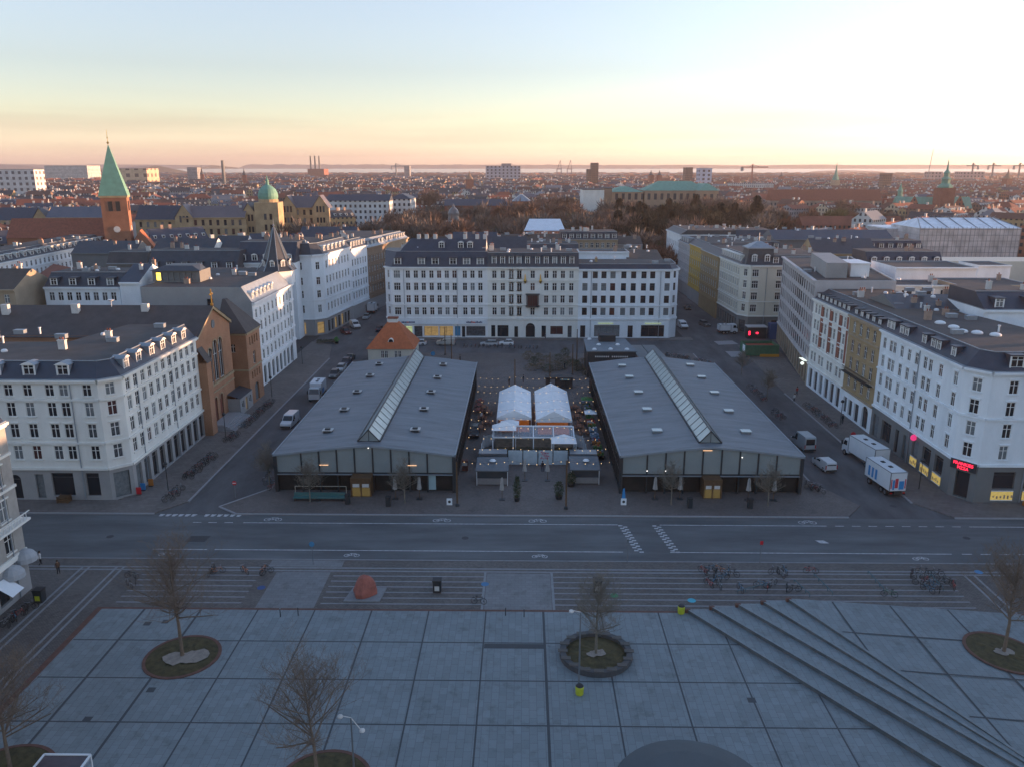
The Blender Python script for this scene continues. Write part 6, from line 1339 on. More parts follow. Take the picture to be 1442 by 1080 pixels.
for px, y in ((1130, 560), (1146, 540), (1165, 570), (1180, 550), (1200, 545), (1215, 560), (1240, 550), (1100, 560), (1230, 520), (1262, 540), (1110, 520), (1190, 600)): park_tree((px - 737) * y / 1160, y)
OCC += [((px - 737) * y / 1160, y, 60) for px, y in ((560, 400), (620, 420), (700, 420), (760, 420), (820, 440), (900, 440), (980, 440), (1040, 430))] + [((px - 737) * y / 1160, y, 45) for px, y in ((1130, 560), (1200, 555), (600, 520), (660, 500), (740, 520), (800, 560), (900, 560), (980, 570), (1050, 560), (590, 350), (640, 360), (690, 370), (760, 370), (830, 370), (930, 370), (440, 360), (480, 375))]

# --- generic city: the nearest as houses of their own, the rest as one mass
rc = random.Random(77); HS = []
def inframe(x, y): return abs(x) < y * .70 + 20
for gy in range(0, 260):
    y = 225 + gy * 17
    if y > 4400: break
    stepx = 21 if y < 1500 else 30
    for gx in range(-160, 161):
        x = gx * stepx
        if not inframe(x, y): continue
        if y < 335 and abs(x) < 92: continue
        if y > 700 and rc.random() < .15: continue
        HS.append((x, y))
        if len(HS) > 90000: break
def district(x, y): return .9 * math.sin(x * .0023 + 1.3) * math.cos(y * .0017) + .15
things_, stuff_ = [], []
for (x, y) in HS:
    a = district(x, y); ca, sa = math.cos(a), math.sin(a); u, v = x * ca + y * sa, -x * sa + y * ca
    # courtyards: keep the rim of 62 x 78 m blocks, streets between them
    bu, bv = 84.0, 68.0; fu, fv = u % bu, v % bv
    if fu > 68 or fv > 54: continue
    rim_u = fu < 14 or fu > 54; rim_v = fv < 14 or fv > 40
    if not (rim_u or rim_v): 
        if rc.random() < .75: continue
    ang = a if rim_v else a + PI / 2
    x += rc.uniform(-2.5, 2.5); y += rc.uniform(-2.5, 2.5)
    if not free(x, y, 9): continue
    L = rc.uniform(16, 25) if y < 1500 else rc.uniform(20, 38); h = rc.uniform(13.5, 18.5); W_ = rc.uniform(10, 12.5)
    if y > 2600: h = rc.uniform(9, 16)
    wi = rc.choices(range(6), (4, 2, 3, 2, 2, 2))[0]; ri = rc.choices(range(5), (5, 4, 3, 1, 2))[0]
    if x > y * .12 and y > 600: ri = rc.choices(range(5), (8, 2, 3, 1, 1))[0]
    things_.append((y, x, L, W_, h, ang, wi, ri, rc.uniform(2.6, 4.6), rc.random() < .12))
things_.sort(); city = things_[:275]; rest = things_[275:]
def px_of(x, y): return CX + F * x / y
marks = [(20, 'at the left edge'), (80, 'left of the green spire'), (190, 'right of the green spire'), (300, 'by the yellow brick school'), (372, 'by the green dome'), (450, 'by the sunlit school wing'), (560, 'by the thin harbour crane'), (661, 'by the dark pointed church tower'), (720, 'by the broad hospital block'), (838, 'by the brown high rise'), (930, 'by the museum roofs'), (1040, 'by the red tower crane'), (1110, 'by the grey barracks'), (1179, 'by the thin green church spire'), (1260, 'by the smaller sheeted block'), (1330, 'by the castle spire'), (1400, 'by the large wrapped building')]
seen = {}
for (y, x, L, W_, h, ang, wi, ri, rh, hip) in city:
    mk = min(marks, key=lambda q: abs(q[0] - px_of(x, y)))[1]; band_ = 'near' if y < 300 else ('mid distance' if y < 400 else 'farther')
    lb = '%s house, %s %s roof, %s, %s' % (WALLS[wi][0], ROOFS[ri][0], 'hipped' if hip else 'pitched', band_, mk)
    root = thing('city_house', lb, 'house', (x, y, 0), ang, 'city houses: ' + lb)
    P = rectP(0, 0, L, W_, 0); q = MB(); q.prism(P, 0, h, 0, bottom=False); 
    if not hip: q.poly([(L / 2, -W_ / 2, h), (L / 2, W_ / 2, h), (L / 2, 0, h + rh)]); q.poly([(-L / 2, W_ / 2, h), (-L / 2, -W_ / 2, h), (-L / 2, 0, h + rh)])
    q.build('wall', WALLS[wi][1], root)
    q = MB(); e = .4; k = .28 if hip else 0
    for s2 in (-1, 1):
        pts_ = [(-L / 2, s2 * (W_ / 2 + e), h - .25), (L / 2, s2 * (W_ / 2 + e), h - .25), (L / 2 - k * L, 0, h + rh + .05), (-L / 2 + k * L, 0, h + rh + .05)]; q.poly(pts_ if s2 < 0 else pts_[::-1])
        if hip: p2 = [(s2 * L / 2, -W_ / 2 - e, h - .25), (s2 * L / 2, W_ / 2 + e, h - .25), (s2 * (L / 2 - k * L), 0, h + rh + .05)]; q.poly(p2 if s2 > 0 else p2[::-1])
    rf = q.build('roof', ROOFS[ri][1], root)
    for c_ in range(rc.choice((1, 2, 3))):
        c = MB(); xx = rc.uniform(-L * .4, L * .4); c.box(xx - .6, xx + .6, -.45, .45, h + rh - 1, h + rh + 1.3); c.box(xx - .7, xx + .7, -.55, .55, h + rh + 1.3, h + rh + 1.45); c.build('chimney', rc.choice([chimM, chimW]), rf)
    if rc.random() < .7:
        nd = int(L / 3.2)
        for j in range(nd):
            xx = -L / 2 + L * (j + .5) / nd
            for s2 in (-1,):
                c = MB(); yy = s2 * W_ * .40; zz = h + rh * (1 - abs(yy) / (W_ / 2)); c.box(xx - .55, xx + .55, yy - .1, yy + 1.6, zz - .1, zz + 1.15, 0); c.poly([(xx - .38, yy - .12, zz + .12), (xx + .38, yy - .12, zz + .12), (xx + .38, yy - .12, zz + 1.0), (xx - .38, yy - .12, zz + 1.0)], 1); c.build('dormer', [whiteB, glassD], rf)
big = MB(); allm = [w_[1] for w_ in WALLS] + [r_[1] for r_ in ROOFS] + [chimM, chimW]
for (y, x, L, W_, h, ang, wi, ri, rh, hip) in rest:
    gable(big, rectP(x, y, L, W_, ang), 0, h, rh, wi, 6 + ri, hip)
    if y < 2200:
        for c_ in range(2 if y < 1200 else 1):
            t = rc.uniform(-.4, .4) * L; big.obox((x + t * math.cos(ang), y + t * math.sin(ang), h + rh - 1), 1.3, 1.0, 2.4, ang, 11 + (rc.random() < .5))
big.build('distant_city', allm); tag(bpy.data.objects['distant_city'], 'mass of far city houses with red and dark roofs reaching the sea', 'distant houses', kind='stuff')
# distant bare trees between the far houses
q = MB(); rd = random.Random(9)
for k in range(2600):
    y = 560 + 2600 * rd.random() ** 1.3; x = rd.uniform(-.68, .68) * y; cl = math.sin(x * .009 + 2) * math.cos(y * .006 + 1)
    if cl < .05 and rd.random() < .8: continue
    r0 = rd.uniform(4, 7); h0 = rd.uniform(9, 15); mi = rd.choice((0, 0, 1, 2)); nt_ = 26 if y < 1300 else 14
    for i in range(nt_):
        d = Vector((rd.gauss(0, 1), rd.gauss(0, 1), rd.gauss(0, 1))).normalized(); p = Vector((x, y, h0 * .6)) + d * r0 * rd.uniform(.4, 1); e = Vector((rd.gauss(0, 1), rd.gauss(0, 1), rd.gauss(0, 1))) * 1.5; f2 = Vector((rd.gauss(0, 1), rd.gauss(0, 1), rd.gauss(0, 1))) * 1.5
        q.poly([p, p + e, p + f2], mi)
tag(q.build('distant_trees', twigs[:3]), 'bare brown trees massed between the far houses', 'trees', kind='stuff')
# ------------------------------------------------------------------ front left building
PL = [(-54.2, 30), (-54.2, 79.2), (-75, 79.2), (-75, 30)]
house('corner_building', 'grey stone corner building with white windows, cut by the left edge of the picture', PL, 19.4, {
    0: dict(n=15, m=.8, w=1.45, ww=1.45, bands=[4.8, 8.4, 12.2, 15.8], shop=[(1 + 3.3 * k, 3 + 3.3 * k, .6, 2.8, 'shop') for k in range(14)], pipes=[47])}, mat('stone_grey_beige', (.33, .315, .29), .85, .15, .8, bump=.2), ('mansard', 2, 2.4), slateB, felt, whiteB, ground=4.6, gm=greyST, rows=[(5.6, 2.2), (9.2, 2.2), (13.0, 2.1), (16.4, 1.7)], chim=2)
rL = find('grey stone corner building'); oL = tuple(rL.location)
awn = mat('awning_grey', (.34, .36, .38), .8, .1, 2)
for (y, z) in ((76.0, 3.2), (78.4, 3.9)):
    q = MB(); q.lathe([(1.25, 0), (1.2, .5), (.9, .95), (.45, 1.2), (.05, 1.28)], (-53.9, y, z), 14); q.build('awning', awn, rL, oL)
q = MB(); q.poly([(-54.1, 73.2, 3.6), (-52.3, 73.2, 2.4), (-52.3, 75.2, 2.4), (-54.1, 75.2, 3.6)]); q.build('awning', whiteC, rL, oL)
q = MB(); q.box(-54.2, -53.2, 60, 79.4, 8.3, 8.55); 
for k in range(40): q.box(-53.25, -53.2, 60 + k * .48, 60.06 + k * .48, 8.55, 9.3)
q.box(-53.3, -53.18, 60, 79.4, 9.3, 9.38); q.build('balcony', whiteB, rL, oL)

# ------------------------------------------------------------------ vehicles (forward is +x, origin on the ground)
tyre = mat('tyre', (.012, .012, .013), .8, 0); rim = mat('rim', (.3, .31, .32), .35, 0, metal=.8); carglass = mat('car_glass', (.02, .025, .03), .08, 0, spec=.7)
lampR = mat('tail_lamp', (.4, .01, .01), .3, 0); lampW = mat('head_lamp', (.7, .7, .68), .2, 0); plastic = mat('black_plastic', (.02, .02, .022), .6, 0)
def prof(q, pts, w0, w1, zs, mi=0, mt=None):      # side profile extruded across, narrower with height
    zt = max(p[1] for p in pts); zb = min(p[1] for p in pts)
    hw = lambda z: w0 + (w1 - w0) * max(0, (z - zs)) / max(.01, zt - zs)
    n = len(pts); k = len(q.v)
    for sgn in (-1, 1):
        for x, z in pts: q.v.append((x, sgn * hw(z), z))
    q.f.append(tuple(range(k + n - 1, k - 1, -1))); q.m.append(mi); q.f.append(tuple(range(k + n, k + 2 * n))); q.m.append(mi)
    for i in range(n):
        j = (i + 1) % n; q.f.append((k + i, k + j, k + n + j, k + n + i)); q.m.append(mi)
def wheel(root, x, y, r=.33, w_=.22):
    q = MB(); q.tube((0, -w_ / 2, 0), (0, w_ / 2, 0), r, n=16)
    o = inst('wheel', WM.setdefault(('wh', r), q.mesh('wheel', tyre, smooth=False)), root, (x, y, r))
    q = MB(); q.tube((0, -w_ / 2 - .01, 0), (0, w_ / 2 + .01, 0), r * .6, n=12); inst('rim', WM.setdefault(('rim', r), q.mesh('rim', rim)), o)
def part(nm, fn, mats, root):
    q = MB(); fn(q); return q.build(nm, mats, root)
def paintm(n, c): return mat('car_paint_' + n, c, .28, 0, metal=.1, spec=.6)
def car(label, c, pos, rz, style='hatch', group=None, L=4.3):
    x, y = pos; root = thing('parked_car', label, 'car', (x, y, 0), rz, group); pm = paintm(*c); h = L / 2; W_ = .88; top = {'hatch': 1.46, 'sedan': 1.42, 'suv': 1.65, 'estate': 1.48}[style]
    P = [(-h, .32), (-h - .02, .7), (-h + .12, .93), (h - 1.5, .95), (h - .35, .80), (h, .62), (h, .32)]
    part('body', lambda q: (prof(q, P[::-1], W_, W_ - .08, .6), q.box(-h + .1, h - .1, -W_ + .06, W_ - .06, .18, .34)), [pm], root)
    rb = -h + (.18 if style != 'sedan' else .75); rt = rb + (.45 if style != 'sedan' else .7); ft = h - 2.0; fb = h - 1.25
    part('window', lambda q: prof(q, [(rb, .9), (fb, .92), (ft, top - .05), (rt, top - .06)][::-1] if 0 else [(rt, top - .06), (ft, top - .05), (fb, .92), (rb, .9)], W_ - .07, W_ - .24, .93), [carglass], root)
    part('roof', lambda q: (q.prism([(rt - .04, -W_ + .24), (ft + .06, -W_ + .25), (ft + .06, W_ - .25), (rt - .04, W_ - .24)], top - .06, top), [q.poly([(a, s * (W_ - .09), .93), (a + .07, s * (W_ - .09), .93), (b + .07, s * (W_ - .235), top - .05), (b, s * (W_ - .235), top - .05)]) for s in (-1, 1) for a, b in ((fb - .03, ft), (rb - .02, rt), ((rb + fb) / 2, (rt + ft) / 2))]), [pm], root)
    for sx in (-1, 1):
        for sy in (-1, 1): wheel(root, sx * (h - .85), sy * (W_ - .1))
    for s in (-1, 1):
        part('headlight', lambda q: q.box(h - .06, h + .02, s * .58 - .17, s * .58 + .17, .60, .76), [lampW], root)
        part('tail_light', lambda q: q.box(-h - .05, -h + .05, s * .66 - .12, s * .66 + .12, .66, .88), [lampR], root)
    return root
def van(label, c, pos, rz, L=5.0, top=2.1, nose=1.3, W_=.98, group=None, stripe=None, cat='van', high=False):
    x, y = pos; root = thing('delivery_van', label, cat, (x, y, 0), rz, group); pm = paintm(*c); h = L / 2
    P = [(-h, .35), (-h, top - .15), (-h + .15, top), (h - nose - .75, top), (h - nose + .15, 1.25), (h - .15, 1.02), (h, .75), (h, .35)]
    part('body', lambda q: (prof(q, P[::-1], W_, W_ - .12, 1.0), q.box(-h + .1, h - .1, -W_ + .08, W_ - .08, .2, .36)), [pm], root)
    part('windscreen', lambda q: q.poly([(h - nose + .18, -W_ + .12, 1.27), (h - nose + .18, W_ - .12, 1.27), (h - nose - .70, W_ - .2, top - .06), (h - nose - .70, -W_ + .2, top - .06)]), [carglass], root)
    for s in (-1, 1):
        part('side_window', lambda q: q.poly([(h - nose - .1, s * (W_ + .01 - .02), 1.25), (h - nose - 1.3, s * (W_ - .015), 1.25), (h - nose - 1.3, s * (W_ - .08), top - .25), (h - nose - .75, s * (W_ - .08), top - .25)]), [carglass], root)
        part('headlight', lambda q: q.box(h - .1, h + .02, s * .7 - .18, s * .7 + .18, .78, .98), [lampW], root)
        part('tail_light', lambda q: q.box(-h - .03, -h + .04, s * .88 - .07, s * .88 + .07, .7, 1.3), [lampR], root)
        part('mirror', lambda q: q.box(h - nose - .1, h - nose + .08, s * (W_ + .02), s * (W_ + .24), 1.2, 1.5), [plastic], root)
        if stripe: part('stripe', lambda q: q.box(h - nose - 2.2, h - nose - .2, s * (W_ - .01) - .012, s * (W_ - .01) + .012, .8, 1.15), [stripe], root)
    part('bumper', lambda q: (q.box(h - .02, h + .08, -W_ + .05, W_ - .05, .3, .6), q.box(-h - .08, -h + .02, -W_ + .05, W_ - .05, .3, .55)), [plastic], root)
    part('rear_window', lambda q: q.poly([(-h - .012, .75, 1.25), (-h - .012, -.75, 1.25), (-h - .012, -.72, top - .35), (-h - .012, .72, top - .35)]), [carglass], root)
    for sx in (-1, 1):
        for sy in (-1, 1): wheel(root, sx * (h - .95), sy * (W_ - .12), .36)
    return root
def truck(label, pos, rz, Lb, hb, cabm, boxm, cab=True, deco=None, name='box_truck', cat='lorry', Wd=1.22):
    x, y = pos; root = thing(name, label, cat, (x, y, 0), rz); h = Lb / 2; z0_ = 1.05
    part('cargo_box', lambda q: (q.box(-h, h, -Wd, Wd, z0_, hb, 0), q.box(-h + .5, h - .5, -Wd - .02, Wd + .02, hb, hb + .03, 0)), [boxm], root)
    part('edge_trim', lambda q: [q.box(a, b, c - .04, c + .04, z0_ - .02, hb + .05) for c in (-Wd, Wd) for a, b in ((-h - .03, -h + .07), (h - .07, h + .03))] + [q.box(-h - .03, -h + .05, -Wd, Wd, hb - .03, hb + .06), q.box(-h, h, -Wd - .03, -Wd + .03, hb - .03, hb + .06), q.box(-h, h, Wd - .03, Wd + .03, hb - .03, hb + .06)], [metalG], root)
    part('chassis', lambda q: (q.box(-h, h + (1.9 if cab else .8), -.45, .45, .6, 1.03), q.box(-h - .05, -h + .1, -Wd, Wd, .45, .62)), [plastic], root)
    for k in (-.3, .3): part('roof_hatch', lambda q: q.box(k * h - .3, k * h + .3, -.25, .25, hb + .03, hb + .12), [plastic], root)
    for s in (-1, 1): part('tail_light', lambda q: q.box(-h - .08, -h - .02, s * .95 - .15, s * .95 + .15, .65, .85), [lampR], root)
    ws = [-h + 1.2, -h + 2.2] + ([h + 1.1] if cab else [h - 1.2])
    for xx in ws:
        for s in (-1, 1): wheel(root, xx, s * (Wd - .22), .46, .3)
    if cab:
        P = [(h + .1, .55), (h + .1, 2.65), (h + 1.5, 2.75), (h + 1.95, 1.65), (h + 2.0, .55)]
        part('cab', lambda q: prof(q, P[::-1], 1.1, 1.0, 1.6), [cabm], root)
        part('windscreen', lambda q: q.poly([(h + 1.98, -1.0, 1.65), (h + 1.98, 1.0, 1.65), (h + 1.6, .95, 2.6), (h + 1.6, -.95, 2.6)]), [carglass], root)
        for s in (-1, 1):
            part('side_window', lambda q: q.poly([(h + .7, s * 1.09, 1.7), (h + 1.75, s * 1.09, 1.7), (h + 1.45, s * 1.03, 2.45), (h + .7, s * 1.03, 2.45)]), [carglass], root)
            part('headlight', lambda q: q.box(h + 1.99, h + 2.05, s * .8 - .18, s * .8 + .18, .75, .98), [lampW], root)
            part('mirror', lambda q: q.box(h + 1.7, h + 1.85, s * 1.15, s * 1.38, 1.6, 2.3), [plastic], root)
    if deco: deco(root, h, Wd, hb)
    return root
white = ('white', (.62, .64, .66)); silver = ('silver', (.35, .37, .39)); dark = ('black', (.015, .016, .02)); grey = ('grey', (.12, .125, .13)); navy = ('navy', (.02, .03, .06)); beige = ('beige', (.4, .39, .36))
UP = PI / 2; DN = -PI / 2
bluep = mat('print_blue', (.03, .22, .5), .4, 0); redp = mat('print_red', (.5, .04, .06), .4, 0)
def deco1(root, h, W_, hb):
    part('print', lambda q: [q.box(h - 1.9, h - .1, s * (W_ + .012) - .005, s * (W_ + .012) + .005, 1.15, 2.2) for s in (-1, 1)], [bluep], root)
truck('white box truck with a blue cab print parked on the left street', G(449, 558), DN + .04, 4.6, 3.3, paintm(*white), mat('truck_box_white', (.6, .63, .66), .5, .05, 1), True, deco1)
van('white panel van driving on the left street in front of the box truck', white, G(409, 598), DN - .06, 5.2, 2.15)
def deco2(root, h, W_, hb):
    part('print', lambda q: ([q.box(-h - .02, -h - .005, a, b, 1.4, 2.8) for a, b in ((-1.1, -.95), (.95, 1.1))]), [redp], root)
    part('blue_print', lambda q: (q.box(-h - .022, -h - .006, -.85, -.1, 1.25, 2.5), q.box(-h - .022, -h - .006, .55, .85, 1.25, 2.7)), [bluep], root)
    part('red_print', lambda q: (q.box(-h - .024, -h - .008, .05, .5, 1.5, 2.9)), [redp], root)
    part('side_print', lambda q: [q.box(h - 1.4 - k * .9, h - .9 - k * .9, W_ + .008, W_ + .02, 1.4, 2.9) for k in range(3)], [bluep], root)
tb = mat('truck_box_white', (.6, .63, .66), .5, .05, 1)
a_, b_ = G(1251, 701), G(1229, 668); dr = math.atan2(b_[1] - a_[1], b_[0] - a_[0]); Lt = 6.6
def along(p, d, fwd, side): return (p[0] + math.cos(d) * fwd + math.sin(d) * side, p[1] + math.sin(d) * fwd - math.cos(d) * side)
dr = math.radians(97)
truck('white trailer with red and blue prints on its rear doors, at the right road corner', along(a_, dr, Lt / 2, 1.22), dr, Lt, 3.75, None, tb, False, deco2, 'lorry_trailer', 'trailer')
truck('white lorry with a long box standing in front of the printed trailer', along(G(1232, 668), dr + .02, 4.3, 1.25), dr + .04, 7.2, 3.7, paintm(*white), tb, True)
van('light grey high roof van parked beside the right market hall', ('light_grey', (.36, .40, .42)), G(1130, 629), UP + .10, 5.4, 2.6, W_=1.02)
van('small white delivery van between the grey van and the lorry', white, G(1160, 659), UP + .14, 4.4, 1.75, nose=1.1, W_=.9)
for k, (p, c, st) in enumerate((((471, 531), grey, 'suv'), ((480, 522), silver, 'hatch'), ((487, 514), navy, 'suv'), ((493, 507), dark, 'sedan'))):
    car(('grey', 'silver', 'navy', 'black')[k] + ' car ' + ('nearest in', 'second in', 'third in', 'last in')[k] + ' the row parked along the left market hall', c, G(*p), DN, st, 'cars parked along the left market hall')
car('silver estate car parked in front of the middle back building', silver, G(689, 487), PI, 'estate', L=4.6)
car('small white hatchback right of the silver estate car', white, G(713, 486), PI, 'hatch', L=3.9)
van('beige pickup like van passing the long white apartment building', beige, G(628, 486), PI, 4.8, 1.75, W_=.9)
car('white car half hidden behind the red roofed pavilion', white, G(589, 486), PI, 'hatch')
van('white minibus taxi with dark windows in the right side street', white, G(961, 462), DN + .1, 4.9, 1.95)
car('black car parked deep in the right side street', dark, G(968, 436), DN, 'sedan'); car('dark estate car facing the cream corner building', grey, G(992, 459), DN + .3, 'estate')
truck('small white box truck turning beside the cream corner building', G(1019, 470), .1, 3.2, 2.6, paintm(*white), tb, True, None)
car('black car parked tight against the left market hall beside the tents', dark, G(668, 612, .1), DN, 'suv').location.z = .1
van('white van parked in the left side street before the corner shop', white, G(500, 462), DN + .5, 4.8, 2.1); car('dark red car left of the white van in the side street', ('dark_red', (.12, .02, .02)), G(487, 470), DN + .6, 'suv')
car('blue grey car beyond the white van in the left side street', silver, G(516, 449), DN, 'hatch'); truck('white truck with raised box far up the left side street', G(524, 441), UP, 4.2, 3.2, paintm(*white), tb, True)
car('dark car waiting at the left side street mouth near the back row', navy, G(535, 466), UP, 'hatch')
# green skip, hoarding and portable signals at the cream corner building
sk = thing('waste_skip', 'green steel skip with red interior in front of the cream corner building', 'skip', (*G(1073, 498), 0)); o_ = tuple(sk.location); gm_ = mat('skip_green', (.03, .13, .075), .6, .2, 1); rm_ = mat('skip_red', (.35, .06, .03), .6, .2, 1)
x, y = G(1050, 503); x2, _ = G(1096, 503)
part_ = MB(); 
for a, b, c, d in ((x, x2, y, y + .15), (x, x2, y + 5.5, y + 5.65), (x, x + .15, y + .15, y + 5.5), (x2 - .15, x2, y + .15, y + 5.5)): part_.box(a, b, c, d, .3, 2.9)
for k in range(6): part_.box(x + .8 + k * (x2 - x - 1.6) / 5 - .06, x + .8 + k * (x2 - x - 1.6) / 5 + .06, y - .1, y, .3, 2.9)
part_.build('skip_wall', gm_, sk, o_); q = MB(); q.box(x + .15, x2 - .15, y + .15, y + 5.5, .3, 2.2); q.build('fill', rm_, sk, o_); q = MB(); q.box(x + 3.4, x2, y - .5, y - .12, .15, .75); q.build('barrier_foot', mat('barrier_yellow', (.5, .22, .02), .6, .1), sk, o_); q = MB(); q.box(x - .08, x - .01, y + 1, y + 3, 1.0, 2.6); q.build('notice_board', whiteC, sk, o_)
xh, yh = G(1063, 478); hd = MB(); hd.box(xh - 1.9, xh + 3.1, yh + .5, yh + 3.2, 0, 3.1); r_h = thing('site_cabin', 'dark site cabin with a bright red light between the skip and the cream building', 'cabin', (xh, yh + 1.6, 0)); hd.build('cabin_wall', metalD, r_h, (xh, yh + 1.6, 0))
q = MB(); q.box(xh - 2.1, xh + 3.3, yh + .3, yh + 3.4, 3.1, 3.35); q.build('roof', concr, r_h, (xh, yh + 1.6, 0)); q = MB(); q.lathe([(.05, 0), (.45, .3), (.05, .6)], (xh + .6, yh + .4, 1.3), 10); q.build('red_light', neon, r_h, (xh, yh + 1.6, 0))
q = MB(); q.box(xh - 1.7, xh - 1.2, yh + .44, yh + .5, 1.0, 2.1); q.build('red_panel', neon, r_h, (xh, yh + 1.6, 0))
q = MB(); q.box(xh + 4, xh + 8, yh, yh + 2.5, 0, 4.2); solo('hoarding', q, mat('hoarding_blue', (.03, .07, .17), .6, .1), 'blue site hoarding box right of the dark cabin', 'hoarding', (xh + 6, yh + 1, 0))

# ------------------------------------------------------------------ bicycles
def bike_proto():
    root = thing('bicycle', 'bicycle', 'bicycle')
    def fr(q):
        for a, b in (((-.5, 0, .34), (-.12, 0, .30)), ((-.12, 0, .30), (-.22, 0, .82)), ((-.12, 0, .30), (.38, 0, .72)), ((-.2, 0, .74), (.36, 0, .80)), ((-.5, 0, .34), (-.2, 0, .72)), ((.55, 0, .34), (.36, 0, .92))): q.tube(a, b, .022, n=5)
        q.box(-.72, -.42, -.06, .06, .70, .73)
    part('frame', fr, [metalD], root); part('saddle', lambda q: q.box(-.36, -.1, -.08, .08, .86, .92), [plastic], root)
    part('handlebar', lambda q: (q.tube((.34, -.28, 1.0), (.34, .28, 1.0), .02, n=5), q.tube((.36, 0, .9), (.34, 0, 1.0), .02, n=4)), [metalG], root)
    w_ = MB(); n = 14
    for i in range(n):
        a, c = 2 * PI * i / n, 2 * PI * (i + 1) / n; w_.tube((.33 * math.cos(a), 0, .33 * math.sin(a)), (.33 * math.cos(c), 0, .33 * math.sin(c)), .024, n=4, cap=False)
    for i in range(6): a = PI * i / 6; w_.tube((-.31 * math.cos(a), 0, -.31 * math.sin(a)), (.31 * math.cos(a), 0, .31 * math.sin(a)), .005, n=3)
    wm = w_.mesh('wheel', tyre)
    for x in (-.5, .55): inst('wheel', wm, root, (x, 0, .34))
    return root
bp = bike_proto(); bframes = {}
for nm, c in (('black', (.012, .012, .014)), ('blue', (.04, .14, .22)), ('red', (.28, .03, .025)), ('orange', (.4, .12, .03)), ('grey', (.2, .21, .22)), ('green', (.02, .11, .05))):
    me = bp.children[0].data.copy(); me.materials[0] = mat('bike_paint_' + nm, c, .4, 0); bframes[nm] = me
bk = random.Random(4); first = [True]
def bikes(cl, pts, where, z=.1, cols_=('black', 'grey', 'blue', 'red', 'black'), rz=None, fall=0):
    for i, (x, y) in enumerate(pts):
        c = cols_[i % len(cols_)]; r_ = rz if rz is not None else bk.uniform(0, PI); r_ += bk.uniform(-.2, .2)
        b = bp if first[0] else copy_tree(bp); first[0] = False
        b.location = (x, y, z); b.rotation_euler = (bk.uniform(-.12, .12), 0, r_)
        b['label'] = '%s bicycle %s' % (c, where); b['group'] = 'bicycles ' + where
        for ch in b.children:
            if ch.name.startswith('frame'): ch.data = bframes[c]
def rowpts(a, b, n, z=0.1, jit=.25):
    A, B = G(*a, z), G(*b, z); return [(A[0] + (B[0] - A[0]) * (i + .5) / n + bk.uniform(-jit, jit), A[1] + (B[1] - A[1]) * (i + .5) / n + bk.uniform(-jit, jit)) for i in range(n)]
bikes(0, rowpts((384, 566), (341, 604), 18), 'in the rack before the orange church', .12, rz=.5)
bikes(0, rowpts((334, 612), (318, 624), 6), 'in the short rack left of the church porch', .12, rz=.5)
bikes(0, rowpts((302, 642), (262, 676), 16), 'in the rack before the off white corner building', .12, rz=.5)
bikes(0, rowpts((252, 688), (236, 708), 7), 'nearest the road at the off white corner building', .12, rz=.5)
bikes(0, [G(191, 822), G(183, 828), G(186, 815)], 'standing alone left on the striped setts', .1, ('black', 'grey'))
bikes(0, [G(300, 806), G(307, 808), G(297, 810)], 'leaning behind the left planted tree', .1, ('black', 'orange', 'black'))
bikes(0, [G(345, 808)], 'left one of the two behind the tree rack', .1, ('orange',)); bikes(0, [G(372, 807), G(376, 809)], 'beside the pale paving panel on the striped setts', .1, ('orange', 'black'))
bikes(0, [G(674, 851)], 'lone one at the edge of the slab plaza', .1, ('black',), rz=0)
bikes(0, [G(x, y) for x, y in ((990, 808), (996, 812), (1001, 806), (1007, 812), (1012, 807), (1018, 818), (1005, 822), (998, 826), (1012, 828), (1026, 808), (1031, 812))], 'in the big heap left of the steps', .1, ('red', 'grey', 'blue', 'black', 'orange', 'blue', 'blue'))
bikes(0, [G(x, y) for x, y in ((1092, 809), (1099, 812), (1105, 808), (1072, 828), (1080, 832), (1108, 832), (1117, 834), (1088, 826), (1042, 833))], 'behind the top of the steps', .1, ('black', 'grey', 'blue', 'blue', 'red', 'black'))
bikes(0, [G(1141, 808)], 'red single one standing right of the steps', .1, ('red',), rz=0)
bikes(0, [G(1252, 841)], 'green one leaning at the sloping deck edge', .1, ('green',))
bikes(0, [G(x, y) for x, y in ((1284, 812), (1292, 816), (1300, 810), (1302, 822), (1311, 828), (1318, 812), (1326, 820), (1333, 824), (1341, 829), (1306, 834), (1322, 834), (1296, 825))], 'in the rack row right of the steps', .1, ('black', 'grey', 'black', 'red', 'blue'))
bikes(0, rowpts((376, 668), (384, 692), 4), 'by the front corner of the left market hall', .1)
bikes(0, rowpts((1056, 546), (1078, 566), 9), 'along the far right side of the right market hall', .1, rz=.4)
bikes(0, rowpts((1088, 580), (1102, 592), 5), 'beside the right market hall behind the grey van', .1, rz=.4)
bikes(0, rowpts((1136, 572), (1176, 604), 14), 'in the long rack on the right pavement', .12, rz=-.4)
bikes(0, rowpts((1134, 684), (1158, 694), 7), 'at the front right corner of the right market hall', .1)
bikes(0, rowpts((935, 500), (1002, 514), 20, jit=.8), 'in the crowd behind the right market hall', .1)
bikes(0, rowpts((650, 489), (760, 492), 20), 'in the rack line along the back street', .1, rz=1.4)
bikes(0, rowpts((8, 884), (44, 856), 6), 'against the grey stone corner building', .1)

